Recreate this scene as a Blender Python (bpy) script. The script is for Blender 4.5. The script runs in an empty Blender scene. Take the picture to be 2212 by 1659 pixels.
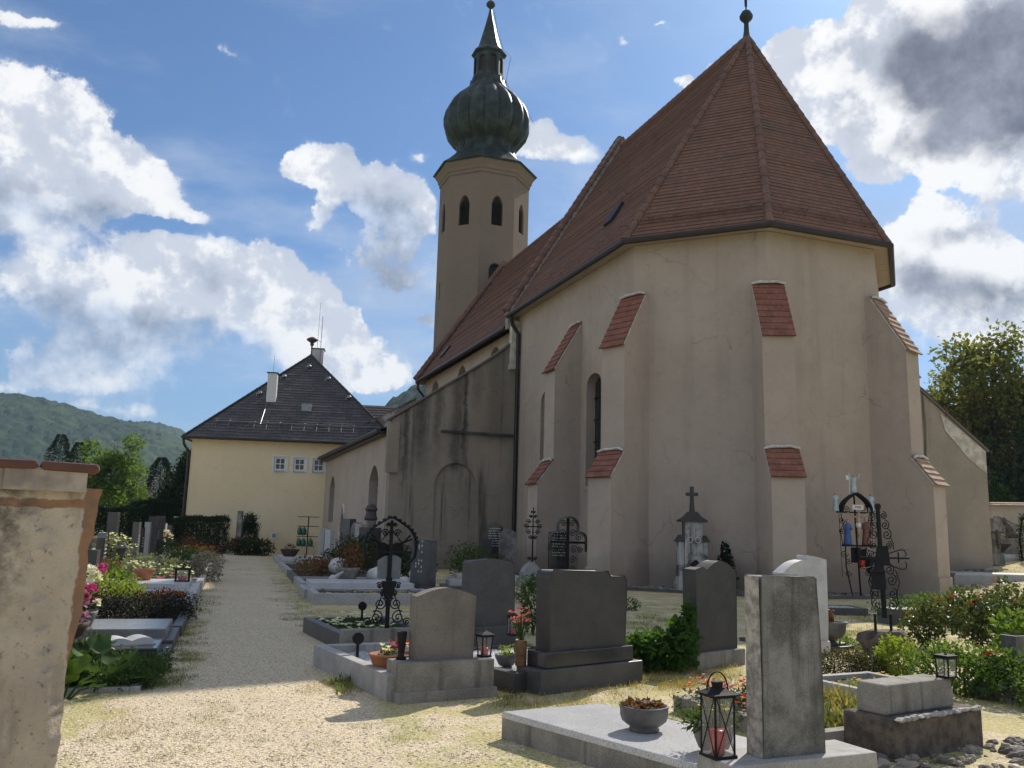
import bpy, bmesh, math, random
from mathutils import Vector, Matrix, noise
from mathutils.geometry import tessellate_polygon
random.seed(7)
S = bpy.context.scene
COL = S.collection
PI = math.pi
R_ = math.radians
# ------------------------------------------------------------------ camera
F, CX, CY, H = 1860.0, 1106.0, 829.5, 1.6
PITCH, ROLL = R_(9.768), .0274
cp, sp, cr, sr = math.cos(PITCH), math.sin(PITCH), math.cos(ROLL), math.sin(ROLL)
FW = Vector((0, cp, sp)); U0 = Vector((0, -sp, cp)); X0 = Vector((1, 0, 0))
RV = cr*X0 + sr*U0; UV_ = cr*U0 - sr*X0
def ray(x, y): return FW + (x-CX)/F*RV - (y-CY)/F*UV_
def G(x, y, z=0.0):
    d = ray(x, y); t = (z-H)/d.z
    return Vector((d.x*t, d.y*t, z))
def atY(x, y, Yd):
    d = ray(x, y); t = Yd/d.y
    return Vector((d.x*t, Yd, H+d.z*t))
def sstep(a, b, x):
    t = max(0., min(1., (x-a)/(b-a))); return t*t*(3-2*t)
def gz(x, y): return 1.3*sstep(17, 33, .9*x+.2*y)
cam = bpy.data.cameras.new('camera'); co = bpy.data.objects.new('camera', cam); COL.objects.link(co)
cam.sensor_width = 36; cam.lens = 36*F/2212; cam.clip_start = .05; cam.clip_end = 20000
M = Matrix.Identity(4)
for i in range(3):
    M[i][0] = RV[i]; M[i][1] = UV_[i]; M[i][2] = -FW[i]
M.translation = Vector((0, 0, H)); co.matrix_world = M
S.camera = co
# ------------------------------------------------------------------ node helpers
class NT:
    def __init__(s, tree): s.t = tree; s.n = tree.nodes; s.l = tree.links
    def new(s, typ, **k):
        n = s.n.new(typ)
        for a, b in k.items(): setattr(n, a, b)
        return n
    def put(s, sock, val):
        if isinstance(val, bpy.types.NodeSocket): s.l.new(val, sock)
        else: sock.default_value = val
    def math(s, op, a, b=0., c=0., clamp=False):
        n = s.new('ShaderNodeMath', operation=op, use_clamp=clamp)
        for i, v in enumerate((a, b, c)): s.put(n.inputs[i], v)
        return n.outputs[0]
    def vec(s, op, a, b=(0, 0, 0)):
        n = s.new('ShaderNodeVectorMath', operation=op)
        s.put(n.inputs[0], a); s.put(n.inputs[1], b)
        return n.outputs['Value' if op in ('LENGTH', 'DOT_PRODUCT') else 'Vector']
    def mix(s, f, a, b, mode='MIX'):
        n = s.new('ShaderNodeMix', data_type='RGBA', blend_type=mode)
        s.put(n.inputs[0], f)
        s.put(n.inputs[6], a if isinstance(a, bpy.types.NodeSocket) else tuple(a)+(1,) if len(a) == 3 else a)
        s.put(n.inputs[7], b if isinstance(b, bpy.types.NodeSocket) else tuple(b)+(1,) if len(b) == 3 else b)
        return n.outputs[2]
    def noise(s, v, scale, detail=4, rough=.55, out=0, dist=0.):
        n = s.new('ShaderNodeTexNoise'); s.put(n.inputs['Vector'], v)
        n.inputs['Scale'].default_value = scale; n.inputs['Detail'].default_value = detail
        n.inputs['Roughness'].default_value = rough; n.inputs['Distortion'].default_value = dist
        return n.outputs[out]
    def vor(s, v, scale, feature='F1'):
        n = s.new('ShaderNodeTexVoronoi', feature=feature); s.put(n.inputs['Vector'], v); n.inputs['Scale'].default_value = scale
        return n
    def ramp(s, f, lo, hi):
        n = s.new('ShaderNodeMapRange', interpolation_type='SMOOTHSTEP'); s.put(n.inputs[0], f)
        n.inputs[1].default_value = lo; n.inputs[2].default_value = hi
        return n.outputs[0]
    def sep(s, v):
        n = s.new('ShaderNodeSeparateXYZ'); s.put(n.inputs[0], v); return n.outputs
    def comb(s, x, y, z):
        n = s.new('ShaderNodeCombineXYZ')
        for i, v in enumerate((x, y, z)): s.put(n.inputs[i], v)
        return n.outputs[0]
    def bump(s, h, strength=.3, dist=.02):
        n = s.new('ShaderNodeBump'); s.put(n.inputs['Height'], h)
        n.inputs['Strength'].default_value = strength; n.inputs['Distance'].default_value = dist
        return n.outputs[0]
def newmat(name):
    m = bpy.data.materials.new(name); m.use_nodes = True
    t = NT(m.node_tree); b = t.n['Principled BSDF']
    t.pos = t.new('ShaderNodeNewGeometry').outputs['Position']
    return m, t, b
def stone(name, c1, c2=None, scale=3., rough=.8, speck=0., bump=.25, bscale=60, streak=0., sc=(.05, .048, .04), spec=.4, lo=.35, hi=.65):
    """weathered mineral surface: two tones in patches, optional speckle and run-off streaks"""
    m, t, b = newmat(name)
    c2 = c2 or tuple(x*.7 for x in c1)
    col = t.mix(t.ramp(t.noise(t.pos, scale, 6, .6), lo, hi), c1, c2)
    if speck:
        sp1 = t.noise(t.pos, 190, 2, .5); sp2 = t.noise(t.pos, 75, 2, .5)
        col = t.mix(t.math('MULTIPLY', t.ramp(sp1, .52, .66), speck), col, tuple(min(1, x*2.1+.05) for x in c1))
        col = t.mix(t.math('MULTIPLY', t.ramp(sp2, .54, .68), speck), col, tuple(x*.35 for x in c2))
    if streak:
        v = t.vec('MULTIPLY', t.pos, (5.5, 5.5, .35))
        k = t.math('MULTIPLY', t.ramp(t.noise(v, 1.6, 5, .6), .5, .72), streak)
        col = t.mix(k, col, sc)
    t.put(b.inputs['Base Color'], col); b.inputs['Roughness'].default_value = rough
    b.inputs['Specular IOR Level'].default_value = spec
    if bump: t.put(b.inputs['Normal'], t.bump(t.noise(t.pos, bscale, 4, .6), bump, .01))
    return m
def plain(name, c, rough=.6, metal=0., var=.25, scale=8, spec=.5):
    m, t, b = newmat(name)
    t.put(b.inputs['Base Color'], t.mix(t.ramp(t.noise(t.pos, scale, 4), .3, .7), c, tuple(x*(1-var) for x in c)))
    b.inputs['Roughness'].default_value = rough; b.inputs['Metallic'].default_value = metal
    b.inputs['Specular IOR Level'].default_value = spec
    return m
def leafmat(name, c1, c2, trans=.45, c3=None, rough=.55):
    """leaves: colour varies per leaf, part of the light passes through"""
    m, t, b = newmat(name)
    g = t.new('ShaderNodeNewGeometry').outputs['Random Per Island']
    col = t.mix(g, c1, c2)
    if c3: col = t.mix(t.ramp(t.math('FRACT', t.math('MULTIPLY', g, 7.31)), .8, .9), col, c3)
    col = t.mix(t.ramp(t.noise(t.pos, .9, 3), .35, .7), col, t.mix(.5, col, c1))
    t.put(b.inputs['Base Color'], col); b.inputs['Roughness'].default_value = rough
    b.inputs['Specular IOR Level'].default_value = .18
    tr = t.new('ShaderNodeBsdfTranslucent'); t.put(tr.inputs[0], t.mix(.55, col, t.mix(1, col, (1.5, 1.45, .5), 'MULTIPLY')))
    mx = t.new('ShaderNodeMixShader'); mx.inputs[0].default_value = trans
    t.l.new(b.outputs[0], mx.inputs[1]); t.l.new(tr.outputs[0], mx.inputs[2])
    t.l.new(mx.outputs[0], t.n['Material Output'].inputs[0])
    return m
def tilemat(name, cols, joint=.06, weather=(.06, .05, .045), wamt=.6, rough=.85, wscale=.8):
    """roof covering: the UV counts tiles along a course and courses up the slope"""
    m, t, b = newmat(name)
    uv = t.sep(t.new('ShaderNodeUVMap').outputs[0])
    cid = t.comb(t.math('FLOOR', uv[0]), t.math('FLOOR', t.math('ADD', uv[1], .01)), 0.)
    w = t.new('ShaderNodeTexWhiteNoise', noise_dimensions='2D'); t.put(w.inputs['Vector'], cid)
    r = t.new('ShaderNodeValToRGB'); t.put(r.inputs[0], w.outputs[0])
    e = r.color_ramp.elements
    e[0].color = cols[0]+(1,); e[1].color = cols[-1]+(1,)
    for i, c in enumerate(cols[1:-1]): e.new((i+1)/(len(cols)-1)).color = c+(1,)
    col = t.mix(t.math('MULTIPLY', t.ramp(t.noise(t.pos, wscale, 6, .65), .45, .75), wamt), r.outputs[0], weather)
    fr = t.math('FRACT', uv[0])
    j = t.math('LESS_THAN', fr, joint)
    col = t.mix(t.math('MULTIPLY', j, .75), col, tuple(x*.3 for x in cols[0]))
    t.put(b.inputs['Base Color'], col); b.inputs['Roughness'].default_value = rough
    b.inputs['Specular IOR Level'].default_value = .3
    t.put(b.inputs['Normal'], t.bump(t.noise(t.pos, 25, 4), .2, .01))
    return m
# ------------------------------------------------------------------ object helpers
def tag(o, label=None, cat=None, group=None, kind=None):
    if label: o['label'] = label
    if cat: o['category'] = cat
    if group: o['group'] = group
    if kind: o['kind'] = kind
    return o
def thing(name, label, cat, loc=(0, 0, 0), rz=0., group=None):
    o = bpy.data.objects.new(name, None); COL.objects.link(o)
    o.location = loc; o.rotation_euler = (0, 0, rz); o.empty_display_size = .2
    return tag(o, label, cat, group)
class MB:
    def __init__(s): s.v = []; s.f = []; s.uv = {}
    def add(s, vs, fs, uvs=None):
        k = len(s.v); s.v += [tuple(v) for v in vs]
        for i, f in enumerate(fs):
            if uvs: s.uv[len(s.f)] = uvs[i]
            s.f.append(tuple(a+k for a in f))
        return s
    def box(s, c, d, rz=0., taper=1., tilt=None):
        """c = centre of the bottom face, d = size"""
        x, y, z = d[0]/2, d[1]/2, d[2]
        vs = [Vector((a*x*k, b_*y*k, h)) for h, k in ((0, 1), (z, taper)) for a, b_ in ((-1, -1), (1, -1), (1, 1), (-1, 1))]
        m = Matrix.Rotation(rz, 4, 'Z')
        if tilt: m = m @ Matrix.Rotation(tilt[0], 4, 'X') @ Matrix.Rotation(tilt[1], 4, 'Y')
        c = Vector(c)
        return s.add([c+m@v for v in vs], [(3, 2, 1, 0), (4, 5, 6, 7), (0, 1, 5, 4), (1, 2, 6, 5), (2, 3, 7, 6), (3, 0, 4, 7)])
    def slab(s, poly, o, ex, ey, n, th):
        """flat outline (list of 2d points) at o in the plane ex, ey, given the thickness th along n"""
        o, ex, ey, n = Vector(o), Vector(ex), Vector(ey), Vector(n)
        a = [o+ex*p[0]+ey*p[1] for p in poly]; b = [v+n*th for v in a]; k = len(a)
        tri = tessellate_polygon([[Vector((p[0], p[1], 0)) for p in poly]])
        fs = [tuple(t) for t in tri]+[tuple(k+i for i in reversed(t)) for t in tri]
        fs += [(i, (i+1) % k, (i+1) % k+k, i+k) for i in range(k)]
        return s.add(a+b, fs)
    def tube(s, pts, r, n=6, closed=False, cap=True):
        pts = [Vector(p) for p in pts]; m = len(pts)
        rs = r if isinstance(r, (list, tuple)) else [r]*m
        up = Vector((0, 0, 1)); vs = []; prev = None
        for i, p in enumerate(pts):
            d = (pts[(i+1) % m if closed else min(i+1, m-1)]-pts[(i-1) % m if closed else max(i-1, 0)])
            d = d.normalized() if d.length > 1e-9 else Vector((0, 0, 1))
            if prev is None:
                a = d.cross(up)
                if a.length < .05: a = d.cross(Vector((0, 1, 0)))
            else: a = prev-d*prev.dot(d)
            a = a.normalized() if a.length > 1e-6 else Vector((1, 0, 0)); prev = a; b = d.cross(a)
            vs += [p+(a*math.cos(2*PI*k/n)+b*math.sin(2*PI*k/n))*rs[i] for k in range(n)]
        fs = [(i*n+k, i*n+(k+1) % n, ((i+1) % m)*n+(k+1) % n, ((i+1) % m)*n+k) for i in range(m if closed else m-1) for k in range(n)]
        if cap and not closed: fs += [tuple(range(n-1, -1, -1)), tuple((m-1)*n+k for k in range(n))]
        return s.add(vs, fs)
    def lathe(s, prof, n=16, c=(0, 0, 0), ph=0., lob=None):
        c = Vector(c); vs = []
        for r, z in prof:
            for k in range(n):
                a = ph+2*PI*k/n; q = r*(lob(a, z) if lob else 1)
                vs.append(c+Vector((q*math.cos(a), q*math.sin(a), z)))
        fs = [(i*n+k, i*n+(k+1) % n, (i+1)*n+(k+1) % n, (i+1)*n+k) for i in range(len(prof)-1) for k in range(n)]
        if prof[0][0] > 1e-4: fs.append(tuple(range(n-1, -1, -1)))
        if prof[-1][0] > 1e-4: fs.append(tuple((len(prof)-1)*n+k for k in range(n)))
        return s.add(vs, fs)
    def leaf(s, p, size, d=None, asp=.55, nrm=None):
        """one small folded leaf"""
        p = Vector(p)
        d = Vector(d) if d is not None else Vector((random.gauss(0, 1), random.gauss(0, 1), random.gauss(0, .7)))
        d = d.normalized()*size
        w = d.cross(Vector(nrm) if nrm is not None else Vector((random.gauss(0, .6), random.gauss(0, .6), 1)))
        if w.length < 1e-6: w = Vector((size, 0, 0))
        w = w.normalized()*size*asp*.5
        n = w.cross(d).normalized()*size*.12
        return s.add([p, p+d*.45+w+n, p+d, p+d*.45-w+n], [(0, 1, 2, 3)])
    def clump(s, c, rad, n, size, shell=.55, asp=.6, flat=0.):
        """n leaves in an uneven ellipsoid"""
        c = Vector(c); sd = random.random()*50
        for _ in range(n):
            v = Vector((random.gauss(0, 1), random.gauss(0, 1), random.gauss(0, 1))).normalized()
            r = (shell+(1-shell)*random.random())*(1+.35*noise.noise(v*2.1+Vector((sd, 0, 0))))
            p = c+Vector((v.x*rad[0]*r, v.y*rad[1]*r, v.z*rad[2]*r))
            d = v*.6+Vector((random.gauss(0, .7), random.gauss(0, .7), random.gauss(0, .7)*(1-flat)))
            s.leaf(p, size*random.uniform(.6, 1.25), d, asp)
        return s
    def blob(s, c, rad, n=8, m=6, j=.12):
        """small rounded uneven lump"""
        c = Vector(c); sd = random.random()*90; vs = [c+Vector((0, 0, -rad[2]))]
        for i in range(1, m):
            a = PI*i/m
            for k in range(n):
                v = Vector((math.sin(a)*math.cos(2*PI*k/n), math.sin(a)*math.sin(2*PI*k/n), -math.cos(a)))
                q = 1+j*2*noise.noise(v*1.7+Vector((sd, 0, 0)))
                vs.append(c+Vector((v.x*rad[0], v.y*rad[1], v.z*rad[2]))*q)
        vs.append(c+Vector((0, 0, rad[2])))
        fs = [(0, 1+(k+1) % n, 1+k) for k in range(n)]
        fs += [(1+i*n+k, 1+i*n+(k+1) % n, 1+(i+1)*n+(k+1) % n, 1+(i+1)*n+k) for i in range(m-2) for k in range(n)]
        q = 1+(m-2)*n; fs += [(q+k, q+(k+1) % n, len(vs)-1) for k in range(n)]
        return s.add(vs, fs)
    def build(s, name, m, parent=None, smooth=False, bevel=0., loc=None, rz=0.):
        me = bpy.data.meshes.new(name); me.from_pydata(s.v, [], s.f)
        if s.uv:
            ul = me.uv_layers.new(name='UVMap')
            for i, p in enumerate(me.polygons):
                q = s.uv.get(i)
                if q:
                    for k, li in enumerate(p.loop_indices): ul.data[li].uv = q[k]
        me.materials.append(m)
        if smooth: me.polygons.foreach_set('use_smooth', [True]*len(me.polygons))
        o = bpy.data.objects.new(name, me); COL.objects.link(o)
        if parent: o.parent = parent
        if loc is not None: o.location = loc
        o.rotation_euler.z = rz
        if bevel:
            b = o.modifiers.new('bevel', 'BEVEL'); b.width = bevel; b.segments = 2; b.limit_method = 'ANGLE'; b.angle_limit = R_(40)
        return o
def copy_tree(o, parent=None):
    c = o.copy(); COL.objects.link(c)
    if parent: c.parent = parent
    for ch in list(o.children): copy_tree(ch, c)
    return c
def wall(mb, p0, p1, z0, z1, holes=(), depth=.35, top=None):
    """plaster wall from p0 (left seen from outside) to p1 with real openings and reveals"""
    a, b = Vector((p0[0], p0[1], 0)), Vector((p1[0], p1[1], 0)); L = (b-a).length; ex = (b-a)/L
    n = ex.cross(Vector((0, 0, 1)))
    outer = top or [(0, z0), (L, z0), (L, z1), (0, z1)]
    P = lambda q, d=0.: a+ex*q[0]+Vector((0, 0, q[1]))-n*d
    loops = [outer]+[list(h) for h in holes]
    flat = [q for l in loops for q in l]
    tri = tessellate_polygon([[Vector((q[0], q[1], 0)) for q in l] for l in loops])
    fs = []
    for t in tri:
        u, v, w = (flat[i] for i in t)
        fs.append(t if (v[0]-u[0])*(w[1]-u[1])-(v[1]-u[1])*(w[0]-u[0]) > 0 else t[::-1])
    mb.add([P(q) for q in flat], fs)
    for h in holes:
        k = len(h); mb.add([P(q) for q in h]+[P(q, depth) for q in h], [(i, (i+1) % k, (i+1) % k+k, i+k) for i in range(k)])
    return P
def arch(x, w, z0, zs, rise, n=8, pointed=False):
    """opening outline: sill z0, spring zs, rise of the head"""
    h = w/2; pts = [(x-h, z0), (x+h, z0)]
    for i in range(n+1):
        f = i/n
        if pointed:
            g = 1-abs(2*f-1); xx = x+h*(1-2*f); pts.append((xx, zs+rise*math.sin(g*PI/2)**.8))
        else:
            a = PI*f; pts.append((x+h*math.cos(a), zs+rise*math.sin(a)))
    return pts
def pane(mb, P, h, d): 
    k = len(h); tri = tessellate_polygon([[Vector((q[0], q[1], 0)) for q in h]])
    mb.add([P(q, d) for q in h], [tuple(t) for t in tri])
def courses(mb, bl, br, tl, tr, n, th=.02, tw=.18, over=.0):
    """one roof slope as overlapping courses of tiles"""
    bl, br, tl, tr = map(Vector, (bl, br, tl, tr))
    nr = (br-bl).cross(tl-bl).normalized()
    ex = (br-bl).normalized()
    for i in range(n):
        f0, f1 = i/n, min(1, (i+1.15)/n)
        a, b, c, d = bl.lerp(tl, f0), br.lerp(tr, f0), br.lerp(tr, f1), bl.lerp(tl, f1)
        u = [((p-bl).dot(ex))/tw+.5*(i % 2) for p in (a, b, c, d)]
        hi, lo = nr*th*(random.uniform(.75, 1.3) if n > 20 else 1), nr*th*.12
        mb.add([a+hi, b+hi, c+lo, d+lo, a, b], [(0, 1, 2, 3), (4, 5, 1, 0)],
               [[(u[0], i), (u[1], i), (u[2], i+.9), (u[3], i+.9)], [(u[0], i), (u[1], i), (u[1], i), (u[0], i)]])
def ridge_tiles(mb, a, b, r=.13, step=.36, n=8):
    a, b = Vector(a), Vector(b); L = (b-a).length; k = max(1, int(L/step)); d = (b-a)/k
    for i in range(k):
        p = a+d*i; mb.tube([p-d*.04, p+d*.5, p+d*1.06], [r*1.14, r*1.04, r*.95], n)
def text_mesh(name, txt, size, m, parent, loc, rot, depth=.002):
    cu = bpy.data.curves.new(name, 'FONT'); cu.body = txt; cu.size = size; cu.extrude = depth; cu.align_x = 'CENTER'; cu.align_y = 'CENTER'
    cu.resolution_u = 2
    t = bpy.data.objects.new(name, cu); COL.objects.link(t)
    dg = bpy.context.evaluated_depsgraph_get(); me = bpy.data.meshes.new_from_object(t.evaluated_get(dg))
    bpy.data.objects.remove(t)
    me.materials.clear(); me.materials.append(m)
    o = bpy.data.objects.new(name, me); COL.objects.link(o); o.parent = parent; o.location = loc; o.rotation_euler = rot
    return o
# ------------------------------------------------------------------ light and sky
SUN_AZ, SUN_EL = R_(29.5), R_(39.5)
W = bpy.data.worlds.new('World'); S.world = W; W.use_nodes = True
def sky():
    t = NT(W.node_tree); bg = t.n['Background']
    n = t.new('ShaderNodeTexSky', sky_type='NISHITA', sun_disc=False)
    n.sun_elevation = SUN_EL; n.sun_rotation = SUN_AZ; n.altitude = 250; n.air_density = 1.0; n.dust_density = .8; n.ozone_density = 1.0
    d = t.vec('NORMALIZE', t.new('ShaderNodeTexCoord').outputs['Generated'])
    x, y, z = t.sep(d)
    az = t.math('ARCTAN2', x, y); el = t.math('ARCSINE', z)
    nz = t.noise(d, 6.5, 9, .6, out=1)
    P = t.vec('ADD', t.comb(az, el, 0.), t.vec('MULTIPLY', t.vec('SUBTRACT', nz, (.5, .5, .5)), (.10, .10, 0)))
    def field(blobs):
        acc = None
        for (px, py, rx, ry, w) in blobs:
            r = ray(px, py).normalized(); a, e = math.atan2(r.x, r.y), math.asin(r.z)
            q = t.vec('LENGTH', t.vec('MULTIPLY', t.vec('SUBTRACT', P, (a, e, 0)), (F/(rx*.94)*math.cos(e), F/(ry*.94), 0)))
            v = t.math('MULTIPLY', t.math('MAXIMUM', t.math('SUBTRACT', 1.25, q), 0.), w)
            acc = v if acc is None else t.math('ADD', acc, v)
        return acc
    white = [(60,270,190,120,1.2),(150,360,200,90,1),(40,420,190,80,1),(270,400,110,55,.8),(360,450,80,30,.6),(420,470,50,22,.5),(170,180,90,40,.25),
             (310,570,130,65,1),(200,620,150,70,.9),(420,600,190,85,1.2),(560,630,130,95,1.2),(660,690,120,85,1.1),(740,760,110,75,1),(830,820,90,50,.8),(60,620,100,60,.7),(180,750,200,70,.7),(350,680,220,80,.8),(120,820,180,40,.5),
             (700,360,80,55,1.1),(630,385,60,40,.8),(770,420,120,55,1),(860,470,100,80,.8),(690,480,45,55,.6),(900,440,60,60,.8),(830,590,110,70,.75),(900,690,70,50,.6),(920,350,25,20,.5),
             (1190,310,75,38,1),(1240,330,80,32,1),(1160,270,35,30,.8),(1130,310,60,60,.7),
             (1475,178,42,17,.9),(1520,150,25,14,.6),(1345,75,14,7,.6),(1440,60,12,6,.4),
             (1730,150,85,95,1.3),(1700,110,60,45,.8),(1840,70,95,75,1.1),(1790,260,75,70,1.1),(1870,170,90,110,1),(1930,60,100,110,1.2),(2080,120,190,170,1.6),(2140,280,150,120,1.3),(1990,300,120,80,.9),
             (1880,360,80,80,1),(2010,540,140,75,1.1),(2100,620,170,95,1.2),(1960,660,100,70,1),(2180,700,100,60,.7),(1990,440,60,40,.5),(2190,420,80,60,.6),(2060,720,140,50,.7),
             (500,108,55,20,.45),(70,12,80,18,.6),(280,105,40,14,.2),(240,890,280,22,.45),(20,500,110,50,.6)]
    grey = [(70,470,190,80,.55),(230,470,120,40,.35),(150,690,260,60,.65),(80,780,240,70,.7),(330,730,260,55,.55),(560,750,180,50,.55),(430,620,120,40,.3),(790,500,130,50,.8),(800,520,150,90,.8),(830,600,120,80,.9),(900,700,80,70,.7),(880,560,90,90,.7),
            (1190,370,90,30,.4),(2080,130,150,125,1.15),(2150,260,120,95,1.0),(1950,180,60,80,.6),(2010,320,100,50,.6),(2120,640,150,50,.7),(1960,610,60,40,.5),(2060,520,100,25,.4)]
    D = field(white); K = field(grey)
    f1 = t.noise(d, 13, 10, .62); f2 = t.noise(d, 42, 6, .6)
    D = t.math('ADD', D, t.math('MULTIPLY', t.math('SUBTRACT', f1, .5), 1.7))
    D = t.math('ADD', D, t.math('MULTIPLY', t.math('SUBTRACT', f2, .5), .75))
    # unseen clouds behind and overhead, cover set for the ambient light
    oth = t.math('MULTIPLY', t.math('MAXIMUM', t.ramp(t.math('ABSOLUTE', az), .75, 1.1), t.ramp(el, .72, .95)), t.ramp(t.noise(d, 2.2, 8, .6), .42, .64))
    D = t.math('ADD', D, oth)
    soft = t.ramp(t.noise(d, 3.1, 3, .5), .46, .66)
    alpha = t.math('ADD', t.math('MULTIPLY', t.ramp(D, .34, .54), t.math('SUBTRACT', 1., soft)), t.math('MULTIPLY', t.ramp(D, .12, 1.0), soft))
    sdv = Vector((math.sin(SUN_AZ)*math.cos(SUN_EL), math.cos(SUN_AZ)*math.cos(SUN_EL), math.sin(SUN_EL)))*.035
    rel = t.math('SUBTRACT', f1, t.noise(t.vec('ADD', d, tuple(sdv)), 13, 6, .55))
    K = t.math('ADD', K, t.math('MULTIPLY', t.math('MAXIMUM', t.math('SUBTRACT', D, .9), 0.), .12))
    thick = t.ramp(t.math('ADD', K, t.math('ADD', t.math('MULTIPLY', t.math('SUBTRACT', f1, .5), 1.3), t.math('MULTIPLY', rel, -1.9))), .06, .92)
    puff = t.ramp(t.math('ADD', f1, t.math('MULTIPLY', rel, 1.5)), .36, .66)
    hi = t.mix(puff, (6.0, 6.3, 7.1), (9.4, 9.3, 9.2))
    lo = t.mix(t.ramp(az, -.2, .45), (3.9, 4.5, 5.7), (2.1, 2.2, 2.75))
    lo = t.mix(1., lo, t.mix(t.ramp(f1, .3, .7), (.62, .62, .65), (1.55, 1.52, 1.46)), 'MULTIPLY')
    lo = t.mix(1., lo, t.mix(t.ramp(f2, .3, .7), (.85, .85, .86), (1.15, 1.15, 1.14)), 'MULTIPLY')
    cloud = t.mix(thick, hi, lo)
    hz = t.math('SUBTRACT', 1., t.ramp(el, .0, .33))
    skyc = t.mix(1., n.outputs[0], (.45, .68, .95), 'MULTIPLY')
    skyc = t.mix(t.math('MULTIPLY', hz, .45), skyc, (3.0, 4.3, 6.3))
    veil = t.math('MULTIPLY', t.ramp(t.noise(t.vec('MULTIPLY', d, (1, 1, 3.2)), 3.2, 7, .6), .42, .75), t.math('MULTIPLY', t.math('SUBTRACT', 1.15, t.ramp(el, .06, .8)), .82))
    skyc = t.mix(veil, skyc, t.mix(t.ramp(f1, .35, .65), (4.3, 5.2, 6.8), (6.3, 6.8, 7.7)))
    t.put(bg.inputs[0], t.mix(alpha, skyc, cloud)); bg.inputs[1].default_value = .1
sky()
W.cycles.sampling_method = 'MANUAL'; W.cycles.sample_map_resolution = 512
sun = bpy.data.lights.new('sun', 'SUN'); sun.energy = 5.0; sun.angle = R_(.5); sun.color = (1, .93, .82)
so = bpy.data.objects.new('sun', sun); COL.objects.link(so); so.location = (20, 30, 40)
sd = Vector((math.sin(SUN_AZ)*math.cos(SUN_EL), math.cos(SUN_AZ)*math.cos(SUN_EL), math.sin(SUN_EL)))
so.rotation_euler = sd.to_track_quat('Z', 'Y').to_euler()
S.view_settings.view_transform = 'Standard'; S.view_settings.look = 'None'; S.view_settings.gamma = 1; S.view_settings.exposure = .15
S.cycles.max_bounces = 6; S.cycles.diffuse_bounces = 3; S.cycles.transparent_max_bounces = 8; S.cycles.use_denoising = True
S.cycles.caustics_reflective = False; S.cycles.caustics_refractive = False
# ------------------------------------------------------------------ materials of the setting
def ground_mat():
    m, t, b = newmat('gravel_and_grass')
    v = t.vor(t.pos, 62); r = t.sep(v.outputs['Color'])
    rr = t.new('ShaderNodeValToRGB'); t.put(rr.inputs[0], r[0]); e = rr.color_ramp.elements
    e[0].color = (.32, .24, .155, 1); e[1].color = (.90, .80, .58, 1)
    for p, c in ((.15, (.57, .455, .30)), (.45, (.76, .63, .42)), (.7, (.84, .71, .48)), (.86, (.64, .57, .44))): e.new(p).color = c+(1,)
    col = rr.outputs[0]
    col = t.mix(t.math('MULTIPLY', t.ramp(v.outputs['Distance'], .35, .75), .45), col, (.22, .17, .12))
    big = t.noise(t.pos, .8, 5, .6)
    col = t.mix(t.math('MULTIPLY', t.ramp(big, .4, .68), .25), col, (.48, .39, .27))
    x, y, z = t.sep(t.pos)
    w = t.math('ADD', t.math('MULTIPLY', x, .9537), t.math('MULTIPLY', y, .3007))
    d = t.math('ABSOLUTE', t.math('SUBTRACT', w, .25))
    side = t.ramp(t.math('ADD', d, t.math('MULTIPLY', t.math('SUBTRACT', t.noise(t.pos, 1.7, 3), .5), .9)), .75, 1.35)
    g = t.math('ADD', t.noise(t.pos, 1.5, 6, .65), t.math('SUBTRACT', t.math('MULTIPLY', side, .16), .07))
    g = t.math('MULTIPLY', t.ramp(g, .5, .63), t.ramp(t.noise(t.pos, 28, 3), .3, .6))
    gc = t.mix(t.ramp(t.noise(t.pos, .7, 4), .35, .65), (.44, .38, .12), (.21, .24, .065))
    gc = t.mix(t.math('MULTIPLY', t.noise(t.pos, 140, 2), .6), gc, (.52, .46, .19))
    gw = t.math('MULTIPLY', g, t.math('ADD', .45, t.math('MULTIPLY', side, .5)))
    col = t.mix(gw, col, gc)
    far = t.ramp(t.vec('LENGTH', t.pos), 62, 90)
    col = t.mix(far, col, t.mix(t.noise(t.pos, .12, 4), (.10, .15, .035), (.17, .18, .06)))
    t.put(b.inputs['Base Color'], col); b.inputs['Roughness'].default_value = .92; b.inputs['Specular IOR Level'].default_value = .2
    h = t.math('SUBTRACT', t.math('MULTIPLY', r[1], .35), v.outputs['Distance'])
    h = t.math('ADD', h, t.math('MULTIPLY', t.noise(t.pos, 9, 3), .8))
    t.put(b.inputs['Normal'], t.bump(h, .7, .012))
    return m
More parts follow.
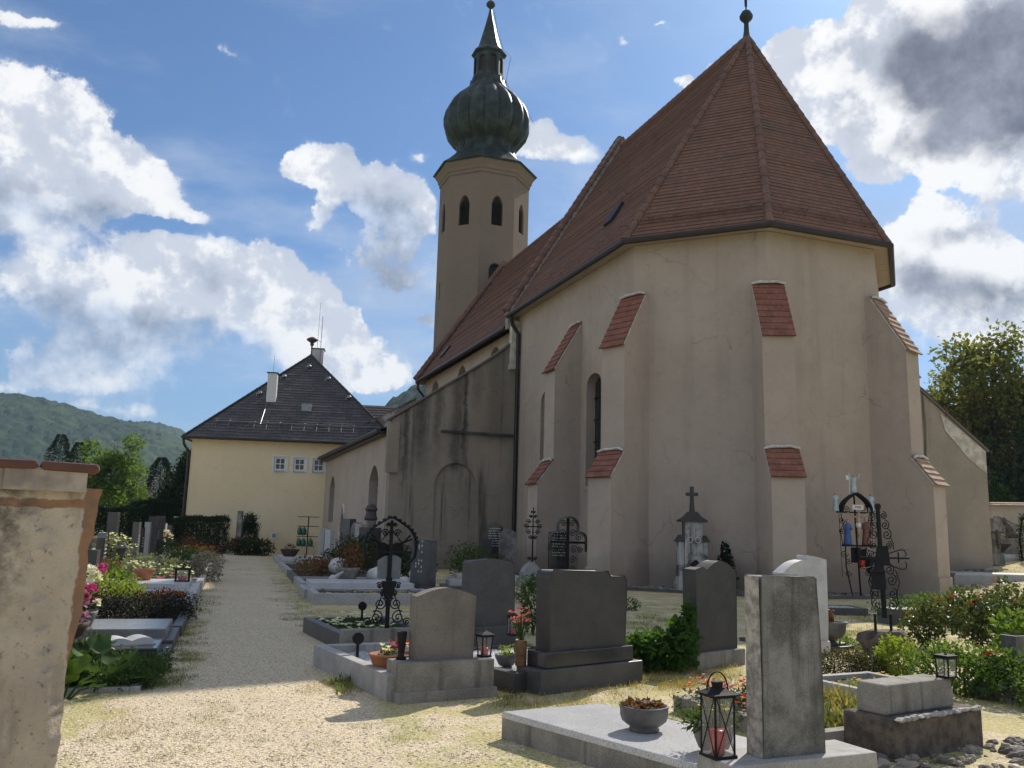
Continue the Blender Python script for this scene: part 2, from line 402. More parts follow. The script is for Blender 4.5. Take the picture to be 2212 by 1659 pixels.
def plaster_mat(name, c, c2, streak=0., damp=0., scale=.55, crack=.4):
    m, t, b = newmat(name)
    col = t.mix(t.ramp(t.noise(t.pos, scale, 7, .62), .32, .68), c, c2)
    col = t.mix(t.math('MULTIPLY', t.ramp(t.noise(t.pos, 2.6, 6, .7), .5, .75), .35), col, tuple(x*.72 for x in c2))
    sp = t.math('MULTIPLY', t.ramp(t.noise(t.pos, 5.5, 7, .72), .56, .7), .3)
    col = t.mix(sp, col, tuple(min(1, x*1.22) for x in c))
    vc = t.new('ShaderNodeTexVoronoi', feature='DISTANCE_TO_EDGE'); t.put(vc.inputs['Vector'], t.vec('ADD', t.pos, t.vec('MULTIPLY', t.noise(t.pos, 1.3, 5, .6, 1), (.9, .9, .9)))); vc.inputs['Scale'].default_value = .42
    cr = t.math('MULTIPLY', t.math('SUBTRACT', 1., t.ramp(vc.outputs[0], .0, .012)), t.ramp(t.noise(t.pos, .6, 3), .5, .62))
    col = t.mix(t.math('MULTIPLY', cr, crack), col, (.12, .105, .09))
    col = t.mix(t.math('MULTIPLY', t.noise(t.pos, 46, 3), .22), col, tuple(x*.55 for x in c))
    if streak:
        v = t.vec('MULTIPLY', t.pos, (1.5, 1.5, .09))
        k = t.math('MULTIPLY', t.ramp(t.noise(v, 1.1, 5, .6), .53, .7), streak)
        k = t.math('MULTIPLY', k, t.ramp(t.noise(t.pos, .35, 4, .6), .3, .55))
        col = t.mix(k, col, (.075, .07, .058))
    if damp:
        z = t.sep(t.pos)[2]
        zz = t.math('ADD', z, t.math('MULTIPLY', t.noise(t.pos, 1.1, 5), -1.1))
        col = t.mix(t.math('MULTIPLY', t.math('SUBTRACT', 1., t.ramp(zz, -.2, .75)), damp), col, (.215, .185, .145))
    t.put(b.inputs['Base Color'], col); b.inputs['Roughness'].default_value = .93; b.inputs['Specular IOR Level'].default_value = .15
    t.put(b.inputs['Normal'], t.bump(t.math('ADD', t.noise(t.pos, 40, 4, .65), t.math('MULTIPLY', t.noise(t.pos, 1.3, 4), 2.)), .35, .015))
    return m
M_ = {}
M_['ground'] = ground_mat()
M_['plaster'] = plaster_mat('warm_grey_plaster', (.49, .408, .342), (.43, .358, .298), .12, .55)
M_['plaster_old'] = plaster_mat('stained_plaster', (.37, .315, .25), (.30, .26, .21), .95, .6)
M_['plaster_tower'] = plaster_mat('tower_plaster', (.26, .205, .16), (.24, .19, .148), .06, 0., .55, 0.)
M_['house_wall'] = plaster_mat('cream_house_plaster', (.83, .69, .455), (.79, .655, .43), .05, .25, .55, 0.)
M_['pale'] = stone('pale_lime_plaster', (.60, .56, .49), (.40, .36, .30), 3.5, .9, 0, .3, 40)
M_['parapet'] = stone('grey_parapet_render', (.36, .33, .29), (.22, .19, .165), 3.5, .9, 0, .3, 40)
M_['mortar'] = stone('white_mortar', (.66, .64, .60), (.45, .43, .40), 6, .9)
M_['reveal'] = plain('shaded_stone_reveal', (.30, .25, .20), .9)
M_['tiles'] = tilemat('red_brown_tiles', [(.185, .10, .074), (.215, .115, .083), (.20, .108, .078), (.235, .13, .096), (.17, .094, .07)], .03, (.125, .098, .08), .75)
M_['tiles_red'] = tilemat('red_cap_tiles', [(.25, .09, .055), (.31, .125, .08), (.22, .085, .058), (.28, .135, .095)], .07, (.10, .055, .04), .75, .85, 3.)
M_['tiles_sun_tint'] = tilemat('sun_tinted_cap_tiles', [(.40, .26, .17), (.46, .33, .23), (.33, .22, .16)], .07, (.22, .17, .13), .5, .85, 3.)  # sunlight put into the clay tone: a lit copy of the cap tiles
M_['ridge'] = stone('ridge_tile_clay', (.215, .12, .088), (.14, .085, .07), 2.2, .85, 0, .3, 20)
M_['slate'] = tilemat('dark_fibre_slates', [(.060, .055, .056), (.085, .078, .078), (.070, .064, .066), (.105, .097, .096)], .05, (.035, .033, .032), .5, .6, 1.4)
M_['oldroof'] = tilemat('grey_brown_tiles', [(.17, .14, .12), (.22, .19, .16), (.13, .11, .10)], .08, (.08, .07, .06), .5)
M_['gutter'] = plain('dark_brown_sheet_metal', (.035, .028, .025), .45, .3)
M_['gutter_g'] = plain('grey_sheet_metal', (.30, .31, .31), .4, .7)
M_['copper'] = stone('green_black_copper', (.06, .085, .072), (.02, .028, .025), 1.4, .5, 0, .15, 12, .85, (.018, .022, .020), .3, .3, .6)
M_['copper2'] = stone('pale_copper', (.13, .19, .165), (.06, .085, .075), 1.6, .55, 0, .15, 12, .5, (.03, .04, .036))
M_['louvre'] = plain('dark_louvres', (.045, .032, .024), .8)
M_['glass'] = plain('dark_window_glass', (.022, .025, .028), .12, 0, .3, 2, .6)
M_['glass2'] = plain('leaded_church_glass', (.035, .035, .036), .35, 0, .5, 6)
M_['lead'] = plain('window_bars', (.012, .012, .012), .6)
M_['white'] = plain('white_paint', (.72, .72, .70), .5, 0, .08)
M_['iron'] = plain('black_wrought_iron', (.016, .016, .017), .5, .3, .3, 20)
M_['wood'] = plain('old_brown_door', (.075, .05, .034), .7, 0, .5, 9)
M_['bark'] = stone('bark', (.10, .078, .058), (.055, .044, .034), 9, .95)
# ------------------------------------------------------------------ ground
def stained_wall():
    m = M_['plaster_old'].copy(); m.name = 'water_stained_plaster'; t = NT(m.node_tree); b = t.n['Principled BSDF']
    x, y, z = t.sep(t.new('ShaderNodeTexCoord').outputs['Object']); pos = t.new('ShaderNodeNewGeometry').outputs['Position']
    src = b.inputs['Base Color'].links[0].from_socket; k = None
    wob = t.math('MULTIPLY', t.math('SUBTRACT', t.noise(pos, 1.6, 5, .6), .5), .5)
    for c, w, z0, z1, a in ((-10.1, .22, 2.2, 6.2, .85), (-9.45, .5, 3.0, 6.9, .8), (-8.75, .3, 3.6, 7.3, .6), (-7.55, .2, 2.6, 7.6, .95), (-7.0, .55, 5.6, 8.3, .45), (-6.1, 1.1, 5.2, 5.9, .5), (-7.9, .5, 3.9, 4.6, .7)):
        g = t.math('SUBTRACT', 1., t.ramp(t.math('ABSOLUTE', t.math('SUBTRACT', t.math('ADD', x, wob), c)), 0., w))
        g = t.math('MULTIPLY', t.math('MULTIPLY', g, a), t.ramp(t.math('ADD', z, t.math('MULTIPLY', wob, 2.)), z0, z0+(z1-z0)*.75))
        k = g if k is None else t.math('MAXIMUM', k, g)
    k = t.math('MULTIPLY', k, t.math('ADD', .55, t.math('MULTIPLY', t.noise(pos, 7, 5, .65), .75)), clamp=True)
    t.put(b.inputs['Base Color'], t.mix(k, src, (.052, .054, .048)))
    return m
def ground():
    xs = [-6000, -2500, -1000, -400, -150, -80, -45]+[-30+2*i for i in range(47)]+[75, 110, 200, 500, 1500, 6000]
    ys = [-3000, -600, -100, -25, -8]+[-4+2*i for i in range(42)]+[95, 130, 220, 500, 1200, 3000, 9000]
    vs = [(x, y, gz(x, y)) for y in ys for x in xs]; n = len(xs)
    fs = [(j*n+i, j*n+i+1, (j+1)*n+i+1, (j+1)*n+i) for j in range(len(ys)-1) for i in range(n-1)]
    tag(MB().add(vs, fs).build('ground', M_['ground'], smooth=True), kind='structure')
ground()
# ------------------------------------------------------------------ church
OX, OY = 8.0728, 31.4221
A20 = R_(20.3)
AW, AH = 5.169, 2.141            # apothem and half side of the apse octagon
def church():
    ch = thing('church', 'plastered village church with red tiled roofs and an onion domed tower', 'church', (OX, OY, 0), A20)
    P, T = M_['plaster'], M_['tiles']
    A, B, C_, D = (-AW, -AH), (-AH, -AW), (AH, -AW), (AW, -AH)
    ZE = 11.15
    segm = lambda x: arch(x, 1.2, 3.3, 6.9, .42, 8)
    mb = MB(); L = 8.6+AH
    # the north wall runs from the nave (left) to the corner A
    P1 = wall(mb, (-AW, 8.6), A, -.4, ZE, [segm(8.6-.85), segm(8.6-5.2)], .38)
    wall(mb, A, B, -.4, ZE); wall(mb, B, C_, -.4, ZE); wall(mb, C_, D, -.4, ZE); wall(mb, D, (AW, 8.6), -.4, ZE)
    w = mb.build('choir_wall', P, ch)
    for x in (8.6-.85, 8.6-5.2):
        h = segm(x); g = MB(); pane(g, P1, h, .36); wn = g.build('window', M_['glass2'], ch)
        bars = MB()
        for k in range(1, 5): bars.tube([P1((x-.6, 3.3+k*.8), .32), P1((x+.6, 3.3+k*.8), .32)], .022)
        for k in (-.2, .2): bars.tube([P1((x+k, 3.3), .32), P1((x+k, 7.2), .32)], .016)
        bars.build('window_bars', M_['lead'], wn)
        s_ = MB(); q = [P1((x-.62, 3.3), .38), P1((x+.62, 3.3), .38), P1((x+.62, 3.16), -.05), P1((x-.62, 3.16), -.05)]
        s_.add(q, [(0, 3, 2, 1)]); s_.build('window_sill', P, wn)
    # plinth line
    pl = MB(); ring = [(-AW, 8.6), A, B, C_, D, (AW, 8.6)]
    for a, b in zip(ring, ring[1:]): wall(pl, tuple(Vector(a)*1.007), tuple(Vector(b)*1.007), -.4, .62)
    pl.build('plinth', M_['plaster'], ch)
    # choir roof: eaves ring, apex
    e, hh = AW+.42, (AW+.42)*.41421
    ap, rw = (0, -1.5, 20.35), (0, 8.75, 20.35)
    ze = ZE+.08
    ev = [(-e, 8.75, ze), (-e, -hh, ze), (-hh, -e, ze), (hh, -e, ze), (e, -hh, ze), (e, 8.75, ze)]
    r = MB(); n = 62
    courses(r, ev[0], ev[1], rw, ap, n, .035); courses(r, ev[1], ev[2], ap, ap, n, .035); courses(r, ev[2], ev[3], ap, ap, n, .035)
    courses(r, ev[3], ev[4], ap, ap, n, .035); courses(r, ev[4], ev[5], ap, rw, n, .035)
    rf = r.build('choir_roof', T, ch)
    hp = MB()
    for k in (1, 2, 3, 4): ridge_tiles(hp, Vector(ev[k])+Vector((0, 0, .02)), Vector(ap)+Vector((0, 0, .02)), .125, .42)
    ridge_tiles(hp, rw, ap, .14, .4); hp.build('ridge_tiles', M_['ridge'], rf)
    sf = MB(); sf.add([Vector(p)-Vector((0, 0, .06)) for p in ev]+[(p[0]*.9, p[1]*.9 if abs(p[1]) < 8 else p[1], ze-.06) for p in ev], [(k, k+1, k+7, k+6) for k in range(5)])
    sf.build('soffit', P, rf)
    gt = MB()
    gp = [Vector(p)*1.0+Vector((p[0]*.016, p[1]*.016 if abs(p[1]) < 8 else 0, -.06)) for p in ev]
    gt.tube(gp, .105, 8); gt.build('gutter', M_['gutter'], ch)
    # snow guards above the eaves of the apse
    for a, b, n_ in ((ev[1], ev[2], 5), (ev[2], ev[3], 5), (ev[0], ev[1], 12)):
        g = MB(); a1 = Vector(a).lerp(Vector(ap if a is not ev[0] else rw), .07); b1 = Vector(b).lerp(Vector(ap), .07)
        nr = (Vector(b)-Vector(a)).cross(Vector(ap)-Vector(a)).normalized(); up = (Vector(ap)-(Vector(a)+Vector(b))/2).normalized()
        a2, b2 = a1.lerp(b1, .03), b1.lerp(a1, .03)
        if a is not ev[0]:
            for q in (.08, .24): g.tube([a2+nr*q, b2+nr*q], .014, 5)
            for k in range(46): p = a2.lerp(b2, k/45); g.tube([p+nr*.06, p+nr*.26], .007, 4)
        for k in range(n_):
            p = a2.lerp(b2, (k+.5)/n_); q = [p-up*.25, p+nr*.03-up*.1, p+nr*.26, p+up*.25+nr*.02]
            if a is ev[0]: MB().tube(q, .018, 5).build('snow_hook', M_['ridge'], rf)
            else: g.tube(q, .018, 5)
        if g.f: g.build('snow_guard', M_['ridge'], rf)
    for s_, f in ((6.6, .62), (4.2, .5), (2.0, .68), (5.4, .85), (1.2, .36), (7.6, .34)):
        p = Vector((-e*(1-f), s_, ze+(20.35-ze)*f)); MB().tube([p, p+Vector((-.12, 0, .02)), p+Vector((-.2, 0, .12))], .02, 5).build('roof_hook', M_['ridge'], rf)
    sk = MB(); f = .21; p = Vector((-e*(1-f), .9, ze+(20.35-ze)*f)); sl = Vector((e, 0, 20.35-ze)).normalized(); nr = Vector((-(20.35-ze), 0, e)).normalized()
    sk.slab([(0, 0), (.62, 0), (.62, .95), (0, .95)], p, (0, 1, 0), sl, nr, .14); sk.build('skylight', M_['gutter'], rf, bevel=.01)
    # finial with ball and cross
    fn = MB(); fn.lathe([(.17, 20.2), (.10, 20.7), (.085, 21.0), (.13, 21.08), (.24, 21.2), (.255, 21.32), (.17, 21.48), (.06, 21.56)], 10, (0, -1.45, 0)).build('finial', M_['copper'], rf)
    cx = MB(); cx.tube([(0, -1.45, 21.5), (0, -1.45, 22.75)], .028, 6)
    cx.slab([(-.06, -.06), (-.045, -.5), (.045, -.5), (.06, -.06)], (0, -1.46, 22.2), (1, 0, 0), (0, 0, 1), (0, 1, 0), .03)
    for sg in (-1, 1): cx.slab([(0, -.03), (sg*.32, -.065), (sg*.32, .065), (0, .03)][::sg], (0, -1.462, 22.2), (.94, .34, 0), (0, 0, 1), (0, 1, 0), .034)
    cx.slab([(-.03, 0), (.03, 0), (.06, .36), (-.06, .36)], (0, -1.461, 22.2), (1, 0, 0), (0, 0, 1), (0, 1, 0), .032)
    cx.build('roof_cross', M_['iron'], ch)
    # gable parapet between choir and nave
    gp_ = MB(); q = [(-e-.1, 10.6), (-AW, 10.6), (AW, 10.6), (e+.1, 10.6), (e+.1, ze+.16), (.2, 20.35+.42), (-.2, 20.35+.42), (-e-.1, ze+.16)]
    gp_.slab(q, (0, 8.66, 0), (1, 0, 0), (0, 0, 1), (0, 1, 0), .34)
    go = gp_.build('gable_parapet', M_['parapet'], ch)
    cp_ = MB()
    for sg in (-1, 1): ridge_tiles(cp_, (sg*(e+.12), 8.83, ze+.18), (0, 8.83, 20.35+.48), .19, .4)
    cp_.build('coping_tiles', M_['ridge'], go)
    # nave
    nz_, nr_ = 10.72, 18.9; W1 = 25.0
    mb = MB(); cl = [arch(W1-s_, 1.75, 7.6, 9.45, .98, 10) for s_ in (22.7, 17.35, 11.95)]
    P2 = wall(mb, (-AW+.05, W1), (-AW+.05, 9.0), -.4, nz_, cl, .5)
    wall(mb, (AW-.05, 9.0), (AW-.05, W1), -.4, nz_)
    wall(mb, (AW-.05, W1), (-AW+.05, W1), -.4, nz_, top=[(0, -.4), (2*AW-.1, -.4), (2*AW-.1, nz_), (AW-.05, nr_), (0, nz_)])
    mb.build('nave_wall', P, ch)
    for h in cl:
        g = MB(); pane(g, P2, h, .48); wn = g.build('window', M_['glass2'], ch)
        bars = MB(); xm = (h[0][0]+h[1][0])/2
        for k in range(3): bars.tube([P2((xm-.85, 8.2+k*.7), .44), P2((xm+.85, 8.2+k*.7), .44)], .02)
        bars.tube([P2((xm, 7.6), .44), P2((xm, 10.4), .44)], .025); bars.build('window_bars', M_['lead'], wn)
    nr1 = MB(); en = AW+.42
    courses(nr1, (-en, W1+.1, nz_), (-en, 9.05, nz_), (0, W1+.1, nr_), (0, 9.05, nr_), 55, .035)
    courses(nr1, (en, 9.05, nz_), (en, W1+.1, nz_), (0, 9.05, nr_), (0, W1+.1, nr_), 55, .035)
    nv = nr1.build('nave_roof', T, ch)
    rt = MB(); ridge_tiles(rt, (0, 9.05, nr_+.03), (0, W1, nr_+.03), .14, .4); rt.build('ridge_tiles', M_['ridge'], nv)
    g = MB(); g.tube([(-en-.09, 9.0, nz_-.03), (-en-.09, W1+.05, nz_-.03)], .1, 8); g.build('gutter', M_['gutter'], ch)
    g = MB(); g.slab([(-en-.1, nz_-.15), (en+.1, nz_-.15), (en+.1, nz_+.12), (0, nr_+.32), (-en-.1, nz_+.12)], (0, W1+.1, 0), (1, 0, 0), (0, 0, 1), (0, 1, 0), .3)
    vg = g.build('west_gable', M_['pale'], ch)
    g = MB(); ridge_tiles(g, (-en-.12, W1+.22, nz_+.14), (0, W1+.22, nr_+.36), .19, .4); g.build('coping_tiles', M_['ridge'], vg)
    g = MB()
    for s_ in (22.2,): p = Vector((-en*(.86), s_, nz_+(nr_-nz_)*.14)); g.slab([(0, 0), (.6, 0), (.6, .8), (0, .8)], p, (0, 1, 0), Vector((en, 0, nr_-nz_)).normalized(), Vector((-(nr_-nz_), 0, en)).normalized(), .14)
    g.build('skylight', M_['gutter'], nv)
    # north aisle: east gable wall with blind arch, lean-to roof, north wall
    T0 = -10.72; AE, AWs = 8.62, 27.0
    mb = MB(); bl = arch(10.72-7.85, 1.85, .9, 3.45, 1.0, 12)
    top = [(0, -.4), (5.55, -.4), (5.55, 10.15), (4.3, 9.15), (0, 6.12)]
    P3 = wall(mb, (T0, AE), (T0+5.55, AE), 0, 0, [bl], .12, top)
    pane(mb, P3, bl, .118)
    mb.slab([(p[0]+T0, p[1]) for p in top], (0, AE+.55, 0), (1, 0, 0), (0, 0, 1), (0, 1, 0), .02)
    mb.add([(T0, AE, -.4), (T0, AE+.55, -.4), (T0, AE+.55, 6.12), (T0, AE, 6.12)], [(3, 2, 1, 0)])
    mb.box((T0+.06, AE-.03, 3.9), (.5, .22, 2.1))
    aw = mb.build('aisle_east_wall', stained_wall(), ch)
    cpn = MB()
    for a, b in (((T0-.1, 6.1), (T0+4.3, 9.13)), ((T0+4.3, 9.13), (T0+5.5, 10.12))):
        courses(cpn, (a[0], AE-.08, a[1]), (a[0], AE+.62, a[1]), (b[0], AE-.08, b[1]), (b[0], AE+.62, b[1]), 14 if a[0] < -9 else 6, .035)
        v = Vector((b[0]-a[0], 0, b[1]-a[1])); n_ = Vector((-v.z, 0, v.x)).normalized()
        cpn.slab([(0, 0), (v.length, 0), (v.length, .07), (0, .07)], (a[0], AE-.07, a[1]), v.normalized(), n_, (0, 1, 0), .68)
    cpn.build('coping_tiles', M_['oldroof'], aw)
    led = MB(); led.box((-6.95, AE-.04, 5.72), (3.3, .2, .1)); led.build('string_course', stone('blackened_ledge', (.10, .095, .085), (.05, .05, .045), 2, .9), aw)
    st = MB(); st.box((-5.37, AE-.1, 8.9), (.42, .3, 2.0)); st.box((-5.37, AE-.12, 8.7), (.5, .36, .2)); st.build('corbel', M_['pale'], ch)
    mb = MB()
    h1 = arch(AWs-11.8, 2.0, 1.6, 3.75, .65, 10, True); h2 = arch(AWs-23.6, 1.75, 1.9, 3.9, .6, 10, True); h3 = arch(AWs-19.2, 1.5, -.2, 1.6, 1.2, 10, True)
    P4 = wall(mb, (T0, AWs), (T0, AE+.55), -.4, 5.85, [h1, h2, h3], .45)
    mb.build('aisle_wall', M_['plaster'], ch)
    for h, mt, nm in ((h1, 'glass2', 'window'), (h2, 'glass2', 'window'), (h3, 'wood', 'door')):
        g = MB(); pane(g, P4, h, .43); wn = g.build(nm, M_[mt], ch)
        bars = MB(); xm = (h[0][0]+h[1][0])/2; w_ = h[1][0]-h[0][0]
        for k in range(1, 6): bars.tube([P4((xm-w_/2+k*w_/6, h[0][1]), .36), P4((xm-w_/2+k*w_/6, 3.9 if nm == 'window' else 1.9), .36)], .014)
        for k in range(1, 9): bars.tube([P4((xm-w_/2, h[0][1]+k*.28), .36), P4((xm+w_/2, h[0][1]+k*.28), .36)], .012)
        bars.build('window_grille' if nm == 'window' else 'door_boards', M_['lead'], wn)
        if nm == 'door':
            fr = MB(); pts = [P4(q, -.02) for q in h[1:]]+[P4(h[0], -.02)]; fr.tube(pts, .09, 6); fr.build('stone_frame', M_['pale'], wn)
    ar = MB(); courses(ar, (T0-.35, AWs, 5.72), (T0-.35, AE+.5, 5.72), (-AW, AWs, 8.2), (-AW, AE+.5, 8.2), 30, .035)
    arf = ar.build('aisle_roof', T, ch)
    g = MB(); g.tube([(T0-.45, AE+.5, 5.68), (T0-.45, AWs+.1, 5.72)], .1, 8); g.box((T0-.18, (AE+AWs)/2+.2, 5.52), (.3, AWs-AE-.6, .14)); g.build('gutter', M_['gutter'], ch)
    g = MB(); wc = [(T0-.35, 5.2), (-AW, 5.2), (-AW, 10.0), (T0-.35, 6.5)]
    g.slab(wc, (0, AWs, 0), (1, 0, 0), (0, 0, 1), (0, 1, 0), .4); g.box((T0+2, AWs+.2, -.4), (5, .4, 5.6)); wg = g.build('aisle_west_gable', stone('peeling_white_paint', (.55, .52, .47), (.27, .23, .19), 1.8, .9, lo=.42, hi=.56), ch)
    g = MB(); courses(g, (T0-.4, AWs-.08, 6.5), (T0-.4, AWs+.5, 6.5), (-AW, AWs-.08, 10.02), (-AW, AWs+.5, 10.02), 16, .05); g.build('coping_tiles', M_['tiles'], wg)
    # south chapel
    mb = MB(); zc = 5.55; T1 = 13.1
    top = [(0, -.4), (T1-AW, -.4), (T1-AW, zc), (0, 10.8)]
    wall(mb, (AW, .5), (T1, .5), 0, 0, (), .3, top); wall(mb, (T1, .5), (T1, 8.6), -.4, zc)
    mb.build('chapel_wall', M_['plaster_old'], ch)
    g = MB(); v = Vector((T1-AW, 0, zc-10.8)); nn = Vector((-v.z, 0, v.x)).normalized()
    g.slab([(0, 0), (v.length+.12, 0), (v.length+.12, .1), (0, .1)], (AW, .42, 10.8), v.normalized(), nn, (0, 1, 0), 8.2)
    courses(g, (T1+.1, .4, zc+.05), (T1+.1, 8.6, zc+.05), (AW, .4, 10.95), (AW, 8.6, 10.95), 40, .04)
    g.build('chapel_roof', M_['oldroof'], ch)
    g = MB(); g.slab([(0, .0), (0, -.95), (-.45, -.7), (-1., -.35), (-2.2, .75), (-2.4, 1.45)], (T1-.02, .485, zc-.02), (1, 0, 0), (0, 0, 1), (0, -1, 0), .012); g.build('plaster_patch', M_['pale'], ch)
    # buttresses
    def buttress(base, od, w=.92, pale=False, ztop=9.45):
        o = Vector((base[0], base[1], 0)); d = Vector((od[0], od[1], 0)).normalized(); s = Vector((-d.y, d.x, 0))
        p1, p2 = 1.64, 1.05
        prof = [(-.5, -.4), (p1, -.4), (p1, 3.38), (p2, 4.25), (p2, 7.6), (0, ztop), (-.5, ztop)]
        m = MB(); m.slab(prof, o+s*w/2, d, (0, 0, 1), -s, w)
        m.slab([(-.4, -.4), (p1+.045, -.4), (p1+.045, .62), (-.4, .62)], o+s*(w/2+.045), d, (0, 0, 1), -s, w+.09)
        bt = m.build('buttress', P, ch, bevel=.012)
        for (a, b, n_) in (((p1+.1, 3.32), (p2+.0, 4.22), 5), ((p2+.1, 7.5), (0, ztop), 9)):
            c = MB(); ww = w/2+.035
            courses(c, o+d*a[0]-s*ww+Vector((0, 0, a[1])), o+d*a[0]+s*ww+Vector((0, 0, a[1])), o+d*b[0]-s*ww+Vector((0, 0, b[1])), o+d*b[0]+s*ww+Vector((0, 0, b[1])), n_, .055, .17)
            v = d*(b[0]-a[0])+Vector((0, 0, b[1]-a[1])); nv_ = s.cross(v).normalized()
            if nv_.z < 0: nv_ = -nv_
            c.slab([(0, 0), (v.length, 0), (v.length, .03), (0, .03)], o+d*a[0]+Vector((0, 0, a[1]))-s*(ww-.01), v.normalized(), nv_, s, 2*ww-.02)
            tc = c.build('tile_cap', M_['tiles_sun_tint' if pale else 'tiles_red'], bt)
            q = MB(); pb = o+d*(b[0]+.03)+Vector((0, 0, b[1]))
            q.tube([pb-s*(ww+.02)-v.normalized()*.09+nv_*.05, pb-s*ww*.5+nv_*.05, pb+nv_*.045, pb+s*ww*.55+nv_*.05+v.normalized()*.02, pb+s*(ww+.02)-v.normalized()*.07+nv_*.05], [.036, .05, .038, .046, .036], 6)
            for sg in (-1, 1): q.tube([o+d*a[0]+Vector((0, 0, a[1]))+v*k+s*sg*(ww-.03)-nv_*.035 for k in (.04, .3, .6, .95)], [.022, .03, .024, .03], 5)
            q.build('mortar_edge', M_['mortar'], tc)
    buttress((-AW, 2.4), (-1, 0)); buttress(A, (-.924, -.383)); buttress(B, (-.383, -.924)); buttress(C_, (.383, -.924), pale=True); buttress(D, (.924, -.383), pale=True)  # pale picks the cap tiles with sunlight in their colour
    # downpipes
    g = MB(); g.tube([(-5.72, 8.2, 11.05), (-5.6, 8.3, 10.7), (-5.3, 8.3, 10.3), (-5.28, 8.3, .2), (-5.4, 8.25, .05)], .085, 8)
    for z in (2.2, 4.6, 7., 9.4): g.lathe([(.1, z), (.1, z+.06)], 8, (-5.28, 8.3, 0))
    g.build('downpipe', M_['gutter'], ch)
    g = MB(); g.tube([(T0-.45, AWs-.2, 5.7), (T0-.4, AWs-.25, 5.4), (T0-.12, AWs-.25, 5.0), (T0-.12, AWs-.25, 0)], .085, 8); g.build('downpipe', M_['gutter'], ch)
    g = MB(); g.tube([(-en-.09, W1-.2, nz_-.05), (-en-.05, W1-.15, nz_-.5), (-AW-.1, W1-.1, nz_-.9), (-AW-.1, W1-.1, 8.6)], .08, 8); g.build('downpipe', M_['gutter'], ch)
    # tower
    tc, ts = -.5, 28.65; ap_ = 2.93; Rr = ap_/math.cos(PI/8); ZC = 25.9
    cor = [Vector((tc+Rr*math.cos(-PI/2-PI/8+k*PI/4), ts+Rr*math.sin(-PI/2-PI/8+k*PI/4), 0)) for k in range(8)]
    mb = MB(); bw = []
    side = 2*ap_*math.tan(PI/8)
    for k in range(8):
        a, b = cor[k], cor[(k+1) % 8]
        hs = [arch(side/2, .8, 21.95, 23.45, .62, 10, True)]
        if k == 0: hs.append(arch(side/2, .95, 17.5, 18.75, .55, 10))
        if k == 6: hs.append(arch(side*.4, .3, 17.2, 18.2, .2, 8))
        Pk = wall(mb, (a.x, a.y), (b.x, b.y), -.4, ZC, hs, .35)
        bw.append((Pk, hs, k))
    tw = mb.build('tower_shaft', M_['plaster_tower'], ch)
    for Pk, hs, k in bw:
        if k not in (7, 0, 1, 6): continue
        for i, h in enumerate(hs):
            g = MB(); pane(g, Pk, h, .33); wn = g.build('belfry_window' if i == 0 else 'window', M_['louvre'], ch)
            g = MB(); z = h[0][1]+.08; xm = (h[0][0]+h[1][0])/2; w_ = h[1][0]-h[0][0]
            while z < h[0][1]+1.75 and i == 0:
                g.add([Pk((xm-w_/2, z), .1), Pk((xm+w_/2, z), .1), Pk((xm+w_/2, z+.1), .3), Pk((xm-w_/2, z+.1), .3)], [(0, 1, 2, 3)]); z += .13
            if i == 0: g.build('louvre_slats', M_['louvre'], wn)
    octp = lambda r, z, m, prof: m.lathe(prof, 8, (tc, ts, 0), -PI/2-PI/8)
    k8 = 1/math.cos(PI/8)
    g = MB(); g.lathe([((ap_-.02)*k8, ZC-.28), ((ap_+.07)*k8, ZC-.27), ((ap_+.08)*k8, ZC-.08), ((ap_+.16)*k8, ZC), ((ap_+.2)*k8, ZC+.2), ((ap_+.34)*k8, ZC+.42), ((ap_+.36)*k8, ZC+.62)], 8, (tc, ts, 0), -PI/2-PI/8)
    g.build('cornice', M_['plaster_tower'], ch)
    zo = ZC+.62
    sc = .955
    prof = [(3.42, zo-.03), (3.46, zo+.03), (3.0, zo+.42), (2.6, zo+.85), (2.28, zo+1.35), (2.12, zo+1.8), (2.2, zo+2.1), (2.55, zo+2.45), (2.93, zo+2.95), (3.15, zo+3.6), (3.18, zo+4.15), (3.05, zo+4.75), (2.75, zo+5.35), (2.3, zo+5.9), (1.8, zo+6.35), (1.45, zo+6.7), (1.27, zo+7.1), (1.2, zo+7.5)]
    prof = [(r_ if z < zo+1 else r_*sc, z) for r_, z in prof]
    def lob(a, z):
        f = sstep(zo+.9, zo+2.2, z)*(1-sstep(zo+6.3, zo+7.3, z)); kk = (a+PI/2+PI/8)/(PI/4); fr = kk-math.floor(kk)
        octa = math.cos(PI/8)/math.cos((fr-.5)*PI/4)*k8
        return (1-f)*octa+f*(.945+.09*abs(math.sin((a+PI/2+PI/8)*8)))
    g = MB(); 
    pp = []
    for (r0, z0), (r1, z1) in zip(prof, prof[1:]):
        for q in (0, .34, .67): pp.append((r0+(r1-r0)*q, z0+(z1-z0)*q))
    g.lathe(pp, 128, (tc, ts, 0), -PI/2-PI/8, lob); od = g.build('onion_dome', M_['copper'], ch, smooth=True)
    g = MB()
    for k in range(16):
        a = -PI/2-PI/8+2*PI*k/16
        g.tube([(tc+math.cos(a)*r_*1.015*lob(a, z), ts+math.sin(a)*r_*1.015*lob(a, z), z) for r_, z in prof[4:]], .03, 4)
    g.build('standing_seams', M_['copper'], od)
    g = MB(); g.lathe([(3.44, zo-.02), (3.47, zo+.035), (3.02, zo+.44), (2.63, zo+.87), (2.31, zo+1.36)], 8, (tc, ts, 0), -PI/2-PI/8); g.build('dome_skirt', M_['copper2'], od)
    zl = zo+7.45
    g = MB(); lc = [Vector((tc+1.02*k8*math.cos(-PI/2-PI/8+k*PI/4), ts+1.02*k8*math.sin(-PI/2-PI/8+k*PI/4), 0)) for k in range(8)]
    ll = []
